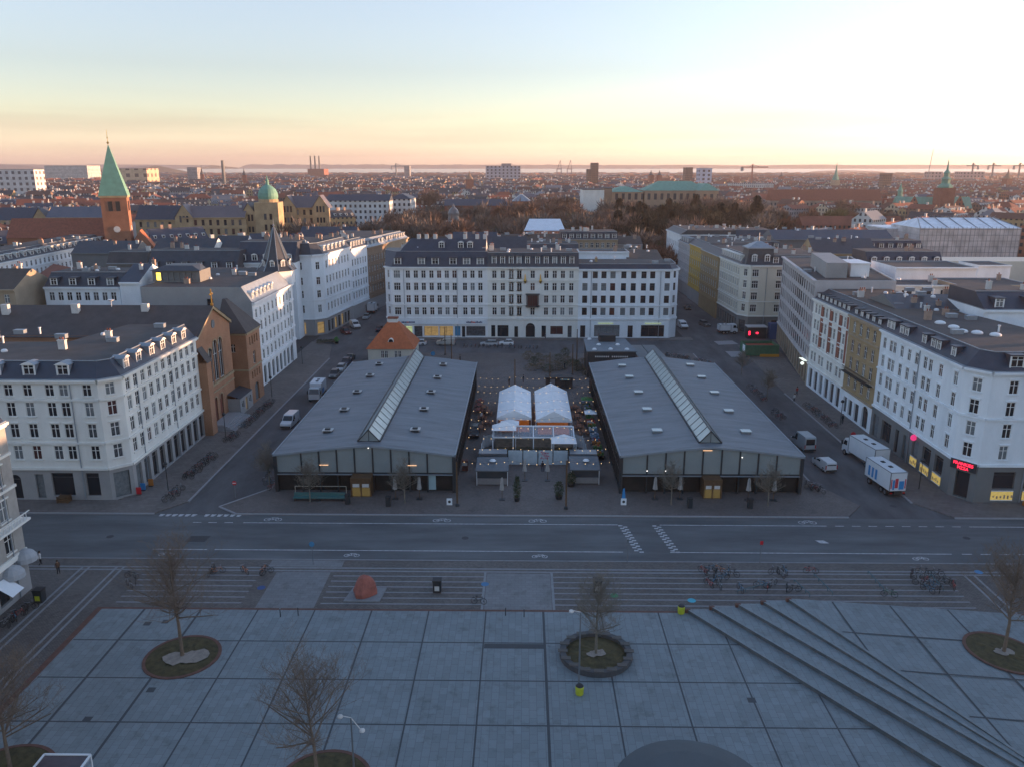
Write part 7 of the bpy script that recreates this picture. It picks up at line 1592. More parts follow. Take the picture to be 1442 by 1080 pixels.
# ------------------------------------------------------------------ street furniture
def stand(name, label, cat, pos, z, fns, group=None, rz=0):
    root = thing(name, label, cat, (pos[0], pos[1], z), rz, group)
    for nm, fn, m in fns: part(nm, fn, [m] if not isinstance(m, list) else m, root)
    return root
yel = mat('hi_vis_yellow', (.42, .46, .03), .6, .15, 3); 
def bigbin(lb, p): stand('waste_bin', lb, 'bin', G(*p, .1), .1, [('bin_body', lambda q: q.prism([(-.42, -.4), (.42, -.4), (.42, .4), (-.42, .4)], 0, 1.35, 0, P2=[(-.46, -.44), (.46, -.44), (.46, .44), (-.46, .44)]), metalD), ('lid', lambda q: q.box(-.5, .5, -.48, .48, 1.36, 1.48), plastic), ('panel', lambda q: q.box(-.26, .26, -.48, -.45, .3, .85), chimW if p[0] != 57 else yel)])
bigbin('black waste bin with pale panel, right of the red boulder', (616, 832)); bigbin('black waste bin with pale panel behind the middle round planter', (841, 832)); bigbin('black waste bin with yellow panels beside the grey stone corner building', (57, 846))
def ybin(lb, p): stand('litter_bin', lb, 'bin', G(*p, .1), .1, [('bin_body', lambda q: q.lathe([(.30, 0), (.36, .1), (.38, .75), (.34, .85)], (0, 0, 0), 14), yel), ('lid', lambda q: q.lathe([(.36, .86), (.25, .98), (.05, 1.0)], (0, 0, 0), 14), plastic)])
ybin('yellow green litter bin at the left foot of the steps', (959, 863)); ybin('yellow green litter bin at the foot of the tall lamp post', (816, 977))
for lb, p in (('left', (490, 709)), ('right', (547, 712))): stand('rubbish_bin', 'dark upright rubbish bin before the left market hall, the %s of two' % lb, 'bin', G(*p, .1), .1, [('bin_body', lambda q: q.box(-.32, .32, -.3, .3, 0, 1.3), metalD), ('lid', lambda q: q.box(-.36, .36, -.34, .34, 1.3, 1.42), plastic)])
for lb, p in (('left', (971, 714)), ('right', (1056, 715))): stand('rubbish_bin', 'dark upright rubbish bin before the right market hall, the %s of two' % lb, 'bin', G(*p, .1), .1, [('bin_body', lambda q: q.box(-.32, .32, -.3, .3, 0, 1.3), metalD), ('lid', lambda q: q.box(-.36, .36, -.34, .34, 1.3, 1.42), plastic)])
# boulder
bl = MB(); rd = random.Random(8); prof_ = [(1.3, 0), (1.32, .5), (1.15, 1.1), (.85, 1.7), (.55, 2.1), (.1, 2.3)]
for ri, (r, z) in enumerate(prof_):
    for i in range(12): a = 2 * PI * i / 12; k = r * (1 + .16 * math.sin(3 * a + 1) + rd.uniform(-.08, .08)); bl.v.append((k * math.cos(a) + z * .05, k * .8 * math.sin(a), z + rd.uniform(-.06, .06)))
for ri in range(5):
    for i in range(12): j = (i + 1) % 12; bl.f.append((ri * 12 + i, ri * 12 + j, ri * 12 + 12 + j, ri * 12 + 12 + i)); bl.m.append(0)
bl.f.append(tuple(range(60, 72))); bl.m.append(0)
o = solo('boulder', bl, mat('red_granite', (.30, .10, .075), .8, .3, 1.2, bump=.6), 'large red granite boulder standing on a stone slab', 'boulder', (0, 0, 0)); o.location = (*G(513, 836, .25), .25)
q = MB(); q.prism([(-2.0, -1.4), (1.9, -1.4), (2.2, 1.5), (-1.5, 1.5)], 0, .14); o = solo('stone_slab', q, stripeM, 'pale stone slab under the red boulder', 'slab', (0, 0, 0)); o.location = (*G(513, 838, .1), .105)
# painted discs on the setts
for cn, c, p in (('blue', (.05, .16, .3), (683, 822)), ('navy', (.03, .07, .2), (368, 827)), ('green', (.02, .2, .08), (865, 838)), ('cyan', (.05, .35, .45), (974, 845)), ('pale blue', (.06, .2, .38), (1378, 805))):
    q = MB(); q.lathe([(.45, 0), (.45, .012)], (0, 0, 0), 18); o = solo('painted_disc', q, mat('disc_' + cn.replace(' ', '_'), c, .7, .1), 'round %s disc painted on the striped setts' % cn, 'marking', (0, 0, 0)); o.location = (*G(*p, .1), .109)
# round planters
def planter(lb, p, r, raised, gravel=1):
    x, y = G(*p, .1); root = thing('tree_planter', lb, 'planter', (x, y, .1)); n = 40; zt = .55 if raised else .09
    def ring_(q):
        for i in range(n):
            a, c = 2 * PI * i / n, 2 * PI * (i + 1) / n; pr = [(r, 0), (r, zt), (r - (.55 if raised else .3), zt), (r - (.55 if raised else .3), 0)]
            for (r0, z0), (r1, z1) in zip(pr[:-1], pr[1:]): q.poly([(r0 * math.cos(a), r0 * math.sin(a), z0), (r0 * math.cos(c), r0 * math.sin(c), z0), (r1 * math.cos(c), r1 * math.sin(c), z1), (r1 * math.cos(a), r1 * math.sin(a), z1)])
    part('rim', ring_, [mat('planter_rim_stone', (.062, .065, .07), .7, .2, 2) if raised else rustM], root)
    ri = r - (.5 if raised else .28)
    rd = random.Random(int(x * 7) + 3); sb = MB(); K = 7; g0 = [[(ri * k / K * math.cos(2 * PI * i / 30), ri * k / K * math.sin(2 * PI * i / 30), (.06 if not raised else .22) + rd.uniform(0, .09) * (0 if k == K else 1)) for i in range(30)] for k in range(K + 1)]
    for k in range(K):
        for i in range(30):
            j = (i + 1) % 30; sb.poly([g0[k][i], g0[k + 1][i], g0[k + 1][j], g0[k][j]] if k else [g0[0][0], g0[1][i], g0[1][j]])
    sb.build('soil', soil, root)
    gb = MB(); gp = []; m_ = 22
    for i in range(m_): a = 2 * PI * i / m_; rr_ = ri * (.38 + .14 * math.sin(2 * a + 1) + rd.uniform(-.06, .09)) * gravel; gp.append((rr_ * math.cos(a) + .2 * ri * (gravel - .5), rr_ * math.sin(a) - .15 * ri * (gravel - .5), (.17 if not raised else .33)))
    gb.poly(gp); gb.build('gravel', sandM, root)
    if raised:
        for k in range(16):
            a = 2 * PI * k / 16; part('bench_slat', lambda q: q.obox((0, 0, 0), .9, .5, .05), [mat('bench_wood', (.085, .078, .07), .7, .2, 3)], root).location = ((r - .3) * math.cos(a), (r - .3) * math.sin(a), .56); root.children[-1].rotation_euler = (0, 0, a + PI / 2)
    return x, y
PLN = [planter('left round planter with moss and pale gravel, flush with the slab plaza', (257, 924), 3.55, False, 1.15), planter('middle round planter with a raised bench rim', (839, 923), 3.45, True, .6),
       planter('right round planter cut by the right edge, on the sloping deck', (1412, 925), 3.5, False, .6), planter('round planter with olive soil cut by the bottom edge, left of centre', (455, 1104), 3.7, False, .5), planter('round planter cut by the lower left corner', (0, 1098), 3.9, False, .4)]
rp_ = find('right round planter cut'); rp_.location.z = zd(*PLN[2]) + .03; rp_.rotation_euler = (0, math.atan(1 / 15), 0)
# bare trees standing in them
def bare_tree(lb, pos, h, seed, spread, z0=.25, m_=None, lean=0.0):
    rd = random.Random(seed); T = MB(); C = MB(); m_ = m_ or mat('young_bark', (.155, .115, .085), .9, .25, 3)
    def grow(mb, p, d, L, r, lv):
        segs = 3 if lv < 2 else 2; q = p; dd = d
        pts_ = [(q, r)]
        for s in range(segs):
            dd = (dd + Vector((rd.gauss(0, .11), rd.gauss(0, .11), rd.gauss(0, .05) + .05))).normalized(); q2 = q + dd * (L / segs); r2 = r * (1 - .45 * (s + 1) / segs)
            mb.tube(q, q2, max(.008, pts_[-1][1]), max(.006, r2), 5 if lv < 2 else 3, cap=False); pts_.append((q2, r2)); q = q2
            if lv < 5:
                for _ in range((3, 2, 2, 2 - (rd.random() < .35), 1 * (rd.random() < .45))[lv]):
                    a = rd.uniform(0, 2 * PI); out = Vector((math.cos(a), math.sin(a), rd.uniform(.15, .8))).normalized(); nd = (dd * .45 + out * .8).normalized(); t = rd.random(); pp = pts_[-2][0].lerp(q2, t)
                    grow(mb, pp, nd, L * rd.uniform(.42, .68), r2 * .5, lv + 1)
    p = Vector((0, 0, 0)); d = Vector((lean, 0, 1)).normalized(); H0 = h * .30; T.tube(p, p + d * H0, h * .017, h * .013, 8); top = p + d * H0; r = h * .013
    q = top; dd = d; n = 6
    for s in range(n):
        q2 = q + (dd + Vector((rd.gauss(0, .04), rd.gauss(0, .04), 0))).normalized() * (h * .62 / n); r2 = r * .78; T.tube(q, q2, r, r2, 7, cap=False)
        for k in range(5):
            a = rd.uniform(0, 2 * PI); out = Vector((math.cos(a), math.sin(a), .42 + .14 * s)).normalized(); grow(C, q.lerp(q2, rd.random()), out, spread * h * (.38 - .035 * s) * rd.uniform(.8, 1.15), r * .55, 1 + (s > 3))
        q = q2; r = r2
    grow(C, q, dd, h * .12, r, 2)
    root = thing('bare_tree', lb, 'tree', (pos[0], pos[1], z0)); T.build('trunk', m_, root); C.build('crown', m_, root); return root
bare_tree('leafless tree in the left round planter with gravel', PLN[0], 11.2, 5, 1.15)
bare_tree('slender leafless tree in the middle planter with bench rim', PLN[1], 8.2, 15, 1.0, m_=mat('pale_bark', (.17, .15, .12), .9, .2, 3))
bare_tree('leafless tree in the right round planter at the picture edge', PLN[2], 10.2, 25, 1.1, z0=.75, lean=.02)
bare_tree('wide leafless tree above the planter at the bottom edge', (PLN[3][0] - .5, PLN[3][1] + .4), 9.6, 35, 1.2, lean=-.03)
bare_tree('leafless tree in the lower left corner reaching in from the edge', (PLN[4][0] + .2, PLN[4][1] + 1), 9.2, 45, 1.2)
for lb, p, h in (('young leafless tree before the left market hall, behind the green bench', (437, 706), 6.0), ('young leafless tree before the left market hall, between the two parasols', (570, 708), 6.2), ('young leafless tree before the right market hall, at its left end', (945, 710), 6.0),
                 ('young leafless tree before the right market hall, between the parasols', (1081, 712), 6.0), ('young leafless tree at the front left corner of the left market hall', (380, 684), 6.3), ('small leafless tree beside the right market hall', (1080, 560), 5.6), ('small leafless tree beside the far right hall side', (1044, 528), 5.4)):
    bare_tree(lb, G(*p, .1), h, p[0], .9, .1, MATS['pale_bark'])
# lamps and posts
def lamp(lb, p, h, heads=1, base=None, z=.1):
    def hd(q):
        for k in range(heads): s = (-1, 1)[k]; q.tube((0, 0, h), (s * .7, 0, h + .15 - k * 1.2), .04, n=5); q.lathe([(.05, 0), (.22, .08), (.2, .2), (.05, .26)], (s * .8, 0, h - .05 - k * 1.2), 10)
    stand('lamp_post', lb, 'street lamp', G(*p, z), z, [('pole', lambda q: q.tube((0, 0, 0), (0, 0, h), .085, .055, 8), metalG), ('lamp_head', hd, chimW)])
lamp('tall silver lamp post in front of the middle round planter', (815, 968), 7.6, 1); lamp('silver lamp post with two heads at the bottom edge', (499, 1092), 5.2, 2)
def post(lb, p, h, m_=woodD, r=.13, z=.1, cat='post'): stand('wooden_mast', lb, cat, G(*p, z), z, [('mast', lambda q: q.tube((0, 0, 0), (0, 0, h), r, r * .75, 8), m_), ('foot', lambda q: q.lathe([(.3, 0), (.28, .25), (.16, .4)], (0, 0, 0), 8), metalD)])
post('dark mast at the front right corner of the left market hall', (644, 712), 6.4); post('dark mast beside the potted shrub, right of the market lane', (797, 716), 7.0)
post('thin dark mast left of the planting beds', (725, 556), 7.5); post('thin dark mast between the planting beds and the kiosk', (774, 545), 7.5); post('dark mast right of the planting beds', (806, 528), 7.0); post('dark mast before the middle back building', (812, 514), 8.5); post('dark post in front of the red roofed pavilion side', (636, 508), 6.5); post('slim dark lamp mast by the back street', (627, 500), 7.0)
for k, (x, y) in enumerate(((318, 615), (383, 559), (426, 513), (237, 690))):
    stand('street_lamp', 'black street lamp on the left pavement, %s from the road' % ('second', 'third', 'fourth', 'first')[k], 'street lamp', G(x, y, .12), .12, [('pole', lambda q: q.tube((0, 0, 0), (0, 0, 3.9), .07, .05, 7), metalD), ('lamp_head', lambda q: q.lathe([(.05, 3.8), (.28, 3.95), (.34, 4.15), (.1, 4.4)], (0, 0, 0), 10), metalD)], 'street lamps along the left pavement')
for k, (x, y) in enumerate(((1183, 598), (1294, 688))):
    stand('street_lamp', 'black street lamp %s' % ('on the right pavement by the ochre house', 'at the right road corner beside the trailer')[k], 'street lamp', G(x, y, .12), .12, [('pole', lambda q: q.tube((0, 0, 0), (0, 0, 4.2), .07, .05, 7), metalD), ('lamp_head', lambda q: q.lathe([(.05, 4.1), (.28, 4.25), (.34, 4.45), (.1, 4.7)], (0, 0, 0), 10), metalD)])
# signs
def sign(lb, p, h, shape, m_, z=.02, r=.32):
    fn = (lambda q: q.tube((0, -.03, h), (0, -.07, h), r, n=16)) if shape == 'disc' else (lambda q: q.box(-r, r, -.07, -.03, h - r * 1.3, h + r * 1.3))
    fns = [('pole', lambda q: q.tube((0, 0, 0), (0, 0, h + .1), .035, n=6), metalG), ('sign_face', fn, m_)]
    if 'no entry' in lb: fns.append(('bar', lambda q: q.box(-.24, .24, -.09, -.072, h - .06, h + .06), frameW))
    stand('road_sign', lb, 'sign', G(*p, z), z, fns)
sred = mat('sign_red_face', (.5, .02, .03), .4, 0); sblue = mat('sign_blue_face', (.05, .22, .4), .4, 0)
sign('red no entry sign on a thin pole at the left street mouth', (332, 700), 2.2, 'disc', sred); sign('pale blue sign on a thin pole beside the road, left of centre', (441, 794), 2.6, 'disc', sblue, .1); sign('small red sign on a thin pole beside the road, right of centre', (1070, 792), 2.6, 'box', sred, .1, .18); sign('thin signpost at the checkered crossing', (883, 791), 2.8, 'box', metalG, .1, .14)
sign('round red sign before the blue white corner building', (1199, 632), 2.6, 'disc', sred, .02, .4); sign('blue round sign behind the left market hall', (610, 512), 2.4, 'disc', sblue, .1, .5)
def aboard(lb, p, blue):
    stand('advert_board', lb, 'sign', G(*p, .1), .1, [('board', lambda q: q.box(-.38, .38, -.06, .06, .05, 1.0), whiteC), ('emblem', lambda q: q.tube((0, -.062, .55), (0, -.075, .55), .2, n=12), metalD)] + ([('flag', lambda q: q.poly([(-.25, .1, 1.0), (.25, .1, 1.0), (.1, .1, 2.5), (-.15, .1, 2.4)]), bluep)] if blue else []))
aboard('white board with a dark round emblem before the left market hall', (633, 711), False); aboard('white board with dark emblem and a blue flag at the right market hall corner', (878, 711), True)
for k, (x, y) in enumerate(((395, 868), (420, 866), (712, 866), (738, 868), (1050, 1000))[:4]):
    stand('bollard', 'thin dark bollard at the plaza edge, number %s from the left' % ('one', 'two', 'three', 'four')[k], 'bollard', G(x, y, .12), .12, [('post', lambda q: q.tube((0, 0, 0), (0, 0, .9), .05, n=8), metalD), ('cap', lambda q: q.lathe([(.06, .9), (.07, .95), (.02, 1.0)], (0, 0, 0), 8), metalG)])
# green long bench and frame before the left hall
tealm = mat('bench_teal', (.05, .14, .14), .6, .1, 1)
stand('long_bench', 'long teal bench with a pale rail frame before the left market hall', 'bench', G(450, 704, .1), .1, [('seat', lambda q: q.box(-3.6, 3.6, -.35, .35, .4, .55), tealm), ('backrest', lambda q: q.box(-3.6, 3.6, .3, .4, .55, 1.05), tealm), ('leg', lambda q: q.box(-3.5, -3.3, -.3, .3, 0, .4), metalD), ('leg', lambda q: q.box(3.3, 3.5, -.3, .3, 0, .4), metalD), ('leg', lambda q: q.box(-.1, .1, -.3, .3, 0, .4), metalD), ('rail', lambda q: (q.tube((-3.6, 1.0, 1.7), (3.6, 1.0, 1.7), .03, n=5), q.tube((-3.6, 1.0, 0), (-3.6, 1.0, 1.7), .03, n=5), q.tube((3.6, 1.0, 0), (3.6, 1.0, 1.7), .03, n=5)), creamA)])
# closed parasols
def parasol(lb, p, h=3.1):
    def can(q):
        n = 10; P_ = [(.10, h), (.17, h - .3), (.20, h - 1.0), (.30, h - 1.75), (.26, h - 1.85)]; k = len(q.v)
        for r, z in P_:
            for i in range(n): rr_ = r * (1.25 if i % 2 else .75); a = 2 * PI * i / n; q.v.append((rr_ * math.cos(a), rr_ * math.sin(a), z))
        for j in range(len(P_) - 1):
            for i in range(n): e = (i + 1) % n; q.f.append((k + j * n + i, k + (j + 1) * n + i, k + (j + 1) * n + e, k + j * n + e)); q.m.append(0)
        q.f.append(tuple(k + i for i in range(n))); q.m.append(0)
    stand('closed_parasol', lb, 'parasol', G(*p, .1), .1, [('canopy', can, mat('parasol_cloth', (.33, .32, .31), .9, .15, 3)), ('pole', lambda q: q.tube((0, 0, 0), (0, 0, h + .1), .04, n=7), woodD), ('base', lambda q: q.box(-.4, .4, -.4, .4, 0, .08), metalD)])
for lb, p in (('closed parasol left of the two before the left market hall', (557, 702)), ('closed parasol right of the two before the left market hall', (591, 702)), ('closed parasol first from the left before the right market hall', (922, 702)), ('closed parasol second from the left before the right market hall', (957, 702)),
              ('closed parasol third from the left before the right market hall', (1053, 704)), ('closed parasol last on the right before the right market hall', (1089, 704)), ('tall closed parasol beside the left dark stall', (707, 703)), ('closed parasol before the white fabric screen, left one', (739, 676)), ('closed parasol before the white fabric screen, right one', (771, 676))): parasol(lb, p, 3.3)
# ------------------------------------------------------------------ middle of the market
tentm = mat('tent_fabric', (.78, .79, .80), .6, .05, .5); warmw = mat('tent_wood_glow', (.26, .09, .025), .7, .3, 2, emis=(1, .3, .06), estr=.02); clearm = mat('clear_plastic', (.40, .46, .52), .15, .1, .5, alpha=.45)  # tent furniture wood emits faintly, painting the warm light inside the tents
def tent(lb, x0, x1, y0, y1, ez, rz__):
    o = ((x0 + x1) / 2, (y0 + y1) / 2, .1); root = thing('market_tent', lb, 'tent', o, group=None); xm = (x0 + x1) / 2; Rf = MB(); n = 4
    for k in range(n):
        a, c = y0 + (y1 - y0) * k / n, y0 + (y1 - y0) * (k + 1) / n; m_ = (a + c) / 2; sg = .22
        for xa, xb in ((x0, xm), (xm, x1)):
            za, zb = (ez, rz__) if xa == x0 else (rz__, ez); q = Rf
            q.poly([(xa, a, za), (xb, a, zb), (xb, m_, zb - sg * .5), (xa, m_, za - sg)] if 0 else [(xa, a, za), (xb, a, zb), (xb, m_, zb - sg * .6), (xa, m_, za - sg * .6)]); q.poly([(xa, m_, za - sg * .6), (xb, m_, zb - sg * .6), (xb, c, zb), (xa, c, za)])
    Rf.poly([(x0, y0 - .01, ez), (x1, y0 - .01, ez), (xm, y0 - .01, rz__)]); Rf.poly([(x0, y0 - .02, ez - .35), (x1, y0 - .02, ez - .35), (x1, y0 - .02, ez), (x0, y0 - .02, ez)])
    for X in (x0, x1): Rf.poly([(X, y0, ez - .3), (X, y1, ez - .3), (X, y1, ez), (X, y0, ez)])
    Rf.build('roof', tentm, root, o)
    for k in range(5):
        y = y0 + (y1 - y0) * k / 4
        for X in (x0 + .05, x1 - .05): q = MB(); q.tube((X, y, .1), (X, y, ez), .05, n=6); q.build('pole', metalW, root, o)
    q = MB(); q.box(x0 + .4, x1 - .4, y0 + .8, y1 - .5, .1, .5); 
    for k in range(5): q.box(x0 + .6, x1 - .6, y0 + 1 + k * 2.6, y0 + 1.8 + k * 2.6, .5, 1.0)
    q.box(x0 + .2, x1 - .2, y1 - .4, y1 - .3, .5, ez - .4)
    q.build('furniture', warmw, root, o)
    return root
tent('white ridge tent on the market, the left of two, above a warm lit interior', -4.5, 1.6, 133.5, 150.5, 2.9, 4.3); tent('white ridge tent on the market, the right of two beside the right hall', 2.3, 8.6, 132.2, 150.8, 2.9, 4.5)
o = thing('small_canopy', 'small white canopy in front of the left ridge tent', 'canopy', (-2.2, 131.6, .1)); part('roof', lambda q: q.prism([(-1.6, -1.2), (1.6, -1.2), (1.6, 1.2), (-1.6, 1.2)], 2.5, 3.1, 0, P2=[(-.1, -.1), (.1, -.1), (.1, .1), (-.1, .1)]), [tentm], o)
for a in (-1.5, 1.5):
    for c in (-1.1, 1.1): part('pole', lambda q: q.tube((a, c, 0), (a, c, 2.5), .04, n=5), [metalW], o)
# glazed pavilion
x0_, x1_, y0_, y1_ = -4.8, 8.4, 123.6, 129.6; o = ((x0_ + x1_) / 2, (y0_ + y1_) / 2, .1); root = thing('glass_pavilion', 'white framed glass roofed pavilion in front of the two ridge tents', 'pavilion', o)
fb = MB(); ez, rz__ = 2.7, 3.5; ym_ = (y0_ + y1_) / 2 + .4
for k in range(5):
    x = x0_ + (x1_ - x0_) * k / 4; 
    for a, b in (((x, y0_, ez), (x, ym_, rz__)), ((x, ym_, rz__), (x, y1_, ez)), ((x, y0_, .1), (x, y0_, ez)), ((x, y1_, .1), (x, y1_, ez))): fb.tube(a, b, .12, n=4)
for y, z in ((y0_, ez), (ym_, rz__), (y1_, ez)): fb.tube((x0_, y, z), (x1_, y, z), .14, n=4)
fb.build('frame', metalW, root, o)
for k in range(4):
    a, c = x0_ + (x1_ - x0_) * k / 4 + .1, x0_ + (x1_ - x0_) * (k + 1) / 4 - .1; q = MB(); q.poly([(a, y0_, ez), (c, y0_, ez), (c, ym_, rz__), (a, ym_, rz__)]); q.poly([(a, ym_, rz__), (c, ym_, rz__), (c, y1_, ez), (a, y1_, ez)]); q.build('roof_pane', clearm, root, o)
q = MB(); q.box(x0_ + .3, x1_ - .3, y0_ + .5, y1_ - .5, .1, .9); q.build('furniture', mat('pavilion_inside', (.12, .09, .06), .8, .5, 1.5), root, o)
for lb, x, y in (('small peaked clear canopy at the left end of the glass pavilion', -3.0, 125.4), ('small peaked white canopy at the right end of the glass pavilion', 6.6, 121.4)):
    o = thing('small_canopy', lb, 'canopy', (x, y, .1)); part('roof', lambda q: (q.prism([(-2, -1.5), (2, -1.5), (2, 1.5), (-2, 1.5)], 2.85 + (y > 123) * .8, 3.9 + (y > 123) * .8, 0, P2=[(-.1, -.1), (.1, -.1), (.1, .1), (-.1, .1)])), [tentm], o)
    for a in (-1.9, 1.9):
        for c in (-1.4, 1.4): part('pole', lambda q: q.tube((a, c, 0), (a, c, 2.85), .05, n=5), [metalW], o)
# curved white wind screens
o = thing('wind_screen', 'curved white fabric wind screen around the planted market terrace', 'screen', (1.8, 121, .1)); q = MB(); ptsw = [(-6.2, 117.6)] + [(-6.6 + .3 * (1 - math.cos(a)), 118 + 8 * math.sin(a) * 1.0) for a in (0, .5, 1.0, 1.4)] + [(-4.9, 127.4)]
for a, b in zip(ptsw[:-1], ptsw[1:]): q.poly([(*a, .1), (*b, .1), (*b, 2.1), (*a, 2.1)])
pr_ = [(3.6 - (p[0] - 0), p[1]) for p in ptsw]
for a, b in zip(pr_[:-1], pr_[1:]): q.poly([(*b, .1), (*a, .1), (*a, 2.1), (*b, 2.1)])
q.build('fabric', mat('screen_fabric', (.42, .46, .5), .5, .1, 1), o, (1.8, 121, .1)); q = MB()
for p in ptsw + pr_: q.tube((*p, .1), (*p, 2.3), .05, n=5)
q.build('post', metalW, o, (1.8, 121, .1))
q = MB(); rd = random.Random(2)
for k in range(1500):
    x, y = (rd.uniform(-6, 9.6), rd.uniform(119.2, 122.8)); p = Vector((x, y, rd.uniform(.3, 1.5))); q.poly([p, p + Vector((rd.gauss(0, .14), rd.gauss(0, .14), .12)), p + Vector((rd.gauss(0, .14), rd.gauss(0, .14), rd.uniform(-.1, .1)))], rd.random() < .25)
solo('hedge_planting', q, [mat('leaf_dark', (.035, .05, .02), .8, .4, 2), mat('leaf_yellow', (.13, .12, .03), .8, .4, 2)], 'leafy hedge planting between the wind screen panels and the glass pavilion', 'hedge', (1.8, 121, 0))
o = thing('panel_screen', 'row of four pale printed panels closing the market terrace', 'screen', (1.4, 118, .1))
for k in range(4):
    part('panel', lambda q: q.box(-3.6 + k * 2.35, -1.4 + k * 2.35, -.04, .04, .1, 2.4), [mat('panel_pale', (.42, .50, .55), .5, .15, 1)], o)
    part('frame', lambda q: (q.tube((-3.65 + k * 2.35, 0, 0), (-3.65 + k * 2.35, 0, 2.6), .05, n=5)), [metalD], o)
rd = random.Random(6)
part('blossom_print', lambda q: [q.box(x, x + .18, -.06, -.045, z, z + .14) for x, z in [(1.2 + rd.gauss(.8, .35), rd.uniform(.7, 2.2)) for _ in range(30)]], [mat('print_pink', (.5, .15, .22), .5, 0)], o)
part('side_panel', lambda q: (q.box(-8.2, -3.8, -.6, -.5, .1, 1.9), q.box(-8.2, -3.8, -.5, 1.6, 1.9, 2.05)), [metalG], o); part('side_panel', lambda q: (q.box(6.0, 10.2, -.6, -.5, .1, 1.9), q.box(6.0, 10.2, -.5, 1.6, 1.9, 2.05)), [metalG], o)
# four dark stalls
def stall(lb, x0, x1, y0, y1, low):
    o = ((x0 + x1) / 2, (y0 + y1) / 2, .1); root = thing('market_stall', lb, 'market stall', o, group=None); q = MB()
    q.poly([(x0 - .2, y0 - .2, 2.45), (x1 + .2, y0 - .2, 2.45), (x1 + .2, y1 + .2, 2.95), (x0 - .2, y1 + .2, 2.95)]); q.poly([(x0 - .2, y0 - .2, 2.3), (x1 + .2, y0 - .2, 2.3), (x1 + .2, y0 - .2, 2.45), (x0 - .2, y0 - .2, 2.45)]); q.build('roof', mat('stall_roof', (.10, .115, .13), .6, .1, 1), root, o)
    q = MB(); q.box(x0, x1, y0 + .15, y1, .1, 2.28, 0); q.build('wall', mat('stall_wall', (.025, .035, .045), .6, .1), root, o)
    q = MB(); q.box(x0, x1, y0 - .02, y0 + .13, .25, 1.15, 0); q.build('counter', mat('stall_counter', (.20, .19, .19), .7, .1, 2), root, o)
    for X in (x0 - .08, x1 + .02): q = MB(); q.box(X, X + .07, y0 - .1, y0 + .1, .1, 2.3); q.build('post', metalW if X < x0 or not low else metalW, root, o)
stall('dark market stall left of the market lane, front one beside the tall closed parasol', -6.6, -2.2, 109.6, 113.6, 1); stall('dark market stall right of the market lane, under a round white dish lamp', 7.2, 11.2, 110.2, 114.2, 1)
for lb, x, y in (('white', 9.5, 115.5), ('grey', -4.4, 115.2)): q = MB(); q.lathe([(.05, 0), (.5, .05), (.35, .22), (.05, .3)], (0, 0, 0), 12); solo('roof_dish', q, metalW, '%s round dish lamp above the %s dark stall' % (lb, 'right' if x > 0 else 'left'), 'lamp', (0, 0, 0)).location = (x, y - 3, 2.9)
# potted shrubs at the lane mouth
def shrub(lb, p, h, r, seed, z=.1, pot=True, mats_=None):
    rd = random.Random(seed); x, y = G(*p, z); root = thing('potted_shrub' if pot else 'shrub', lb, 'plant', (x, y, z)); hp = .5 if pot else 0
    if pot: part('pot', lambda q: q.lathe([(r * .6, 0), (r * .8, .5), (r * .7, .52)], (0, 0, 0), 10), [plastic], root)
    q = MB(); q.tube((0, 0, hp * .5), (0, 0, h * .9), .05, .02, 5)
    q.build('stem', barkM, root); q = MB()
    for k in range(int(420 * h / 2)):
        t = rd.random(); rr_ = r * (.35 + .65 * math.sin(PI * min(1, t * .9 + .12))) * rd.random() ** .5; a = rd.uniform(0, 2 * PI); pz = Vector((rr_ * math.cos(a), rr_ * math.sin(a), hp + (h - hp) * t)); q.poly([pz, pz + Vector((rd.gauss(0, .13), rd.gauss(0, .13), .12)), pz + Vector((rd.gauss(0, .13), rd.gauss(0, .13), -.05))])
    q.build('foliage', mats_ or MATS['leaf_dark'], root)
shrub('tall potted evergreen shrub at the left of the market lane mouth', (728, 705), 3.6, .55, 3); shrub('round potted shrub at the right of the market lane mouth', (787, 702), 2.6, .7, 4); shrub('bushy potted shrub beside the front right stall counter', (804, 684), 2.2, .8, 6)
straw = mat('leaf_straw', (.12, .09, .05), .9, .4, 2); rd = random.Random(12); olive = MATS['leaf_dark']
k = 0
for (x, y) in ((744, 506), (752, 516), (762, 520), (772, 524), (782, 522), (792, 520), (800, 512), (806, 516), (770, 510), (786, 508), (758, 508), (812, 522), (748, 522), (796, 502), (820, 520), (826, 528)):
    shrub('%s shrub of the planting bed before the back street' % ('straw coloured', 'dark green')[k % 2], (x, y), rd.uniform(1.5, 2.6), rd.uniform(1.3, 1.9), 40 + k, .1, False, (straw, olive)[k % 2]); sc.objects[-1]; k += 1
for o in sc.objects:
    if 'planting bed before' in str(o.get('label', '')): o['group'] = 'shrubs of the planting bed'
# picnic tables with people free benches beside the tents, stalls with goods
orw = mat('picnic_wood', (.24, .085, .035), .7, .25, 2)
def picnic(lb, x, y, m_=None, rz=0, grp=None):
    m_ = m_ or orw
    stand('picnic_table', lb, 'picnic table', (x, y), .1, [('table_top', lambda q: q.box(-.4, .4, -.9, .9, .7, .76), m_), ('bench', lambda q: q.box(-.85, -.6, -.9, .9, .42, .47), m_), ('bench', lambda q: q.box(.6, .85, -.9, .9, .42, .47), m_), ('leg_frame', lambda q: [q.box(-.8, .8, s - .04, s + .04, .36, .41) or q.tube((a, s, 0), (a * .4, s, .7), .04, n=4) for s in (-.7, .7) for a in (-.6, .6)], m_)], grp, rz)
for k in range(5): picnic('orange picnic table between the left hall and the left tent', -7.4 + (k % 2) * .9, 147.5 - k * 3.1, grp='picnic tables left of the tents')
for k in range(6): picnic('orange picnic table between the right tent and the flower stalls', 10.1 + (k % 2) * .6, 148 - k * 3.0, grp='picnic tables right of the tents')
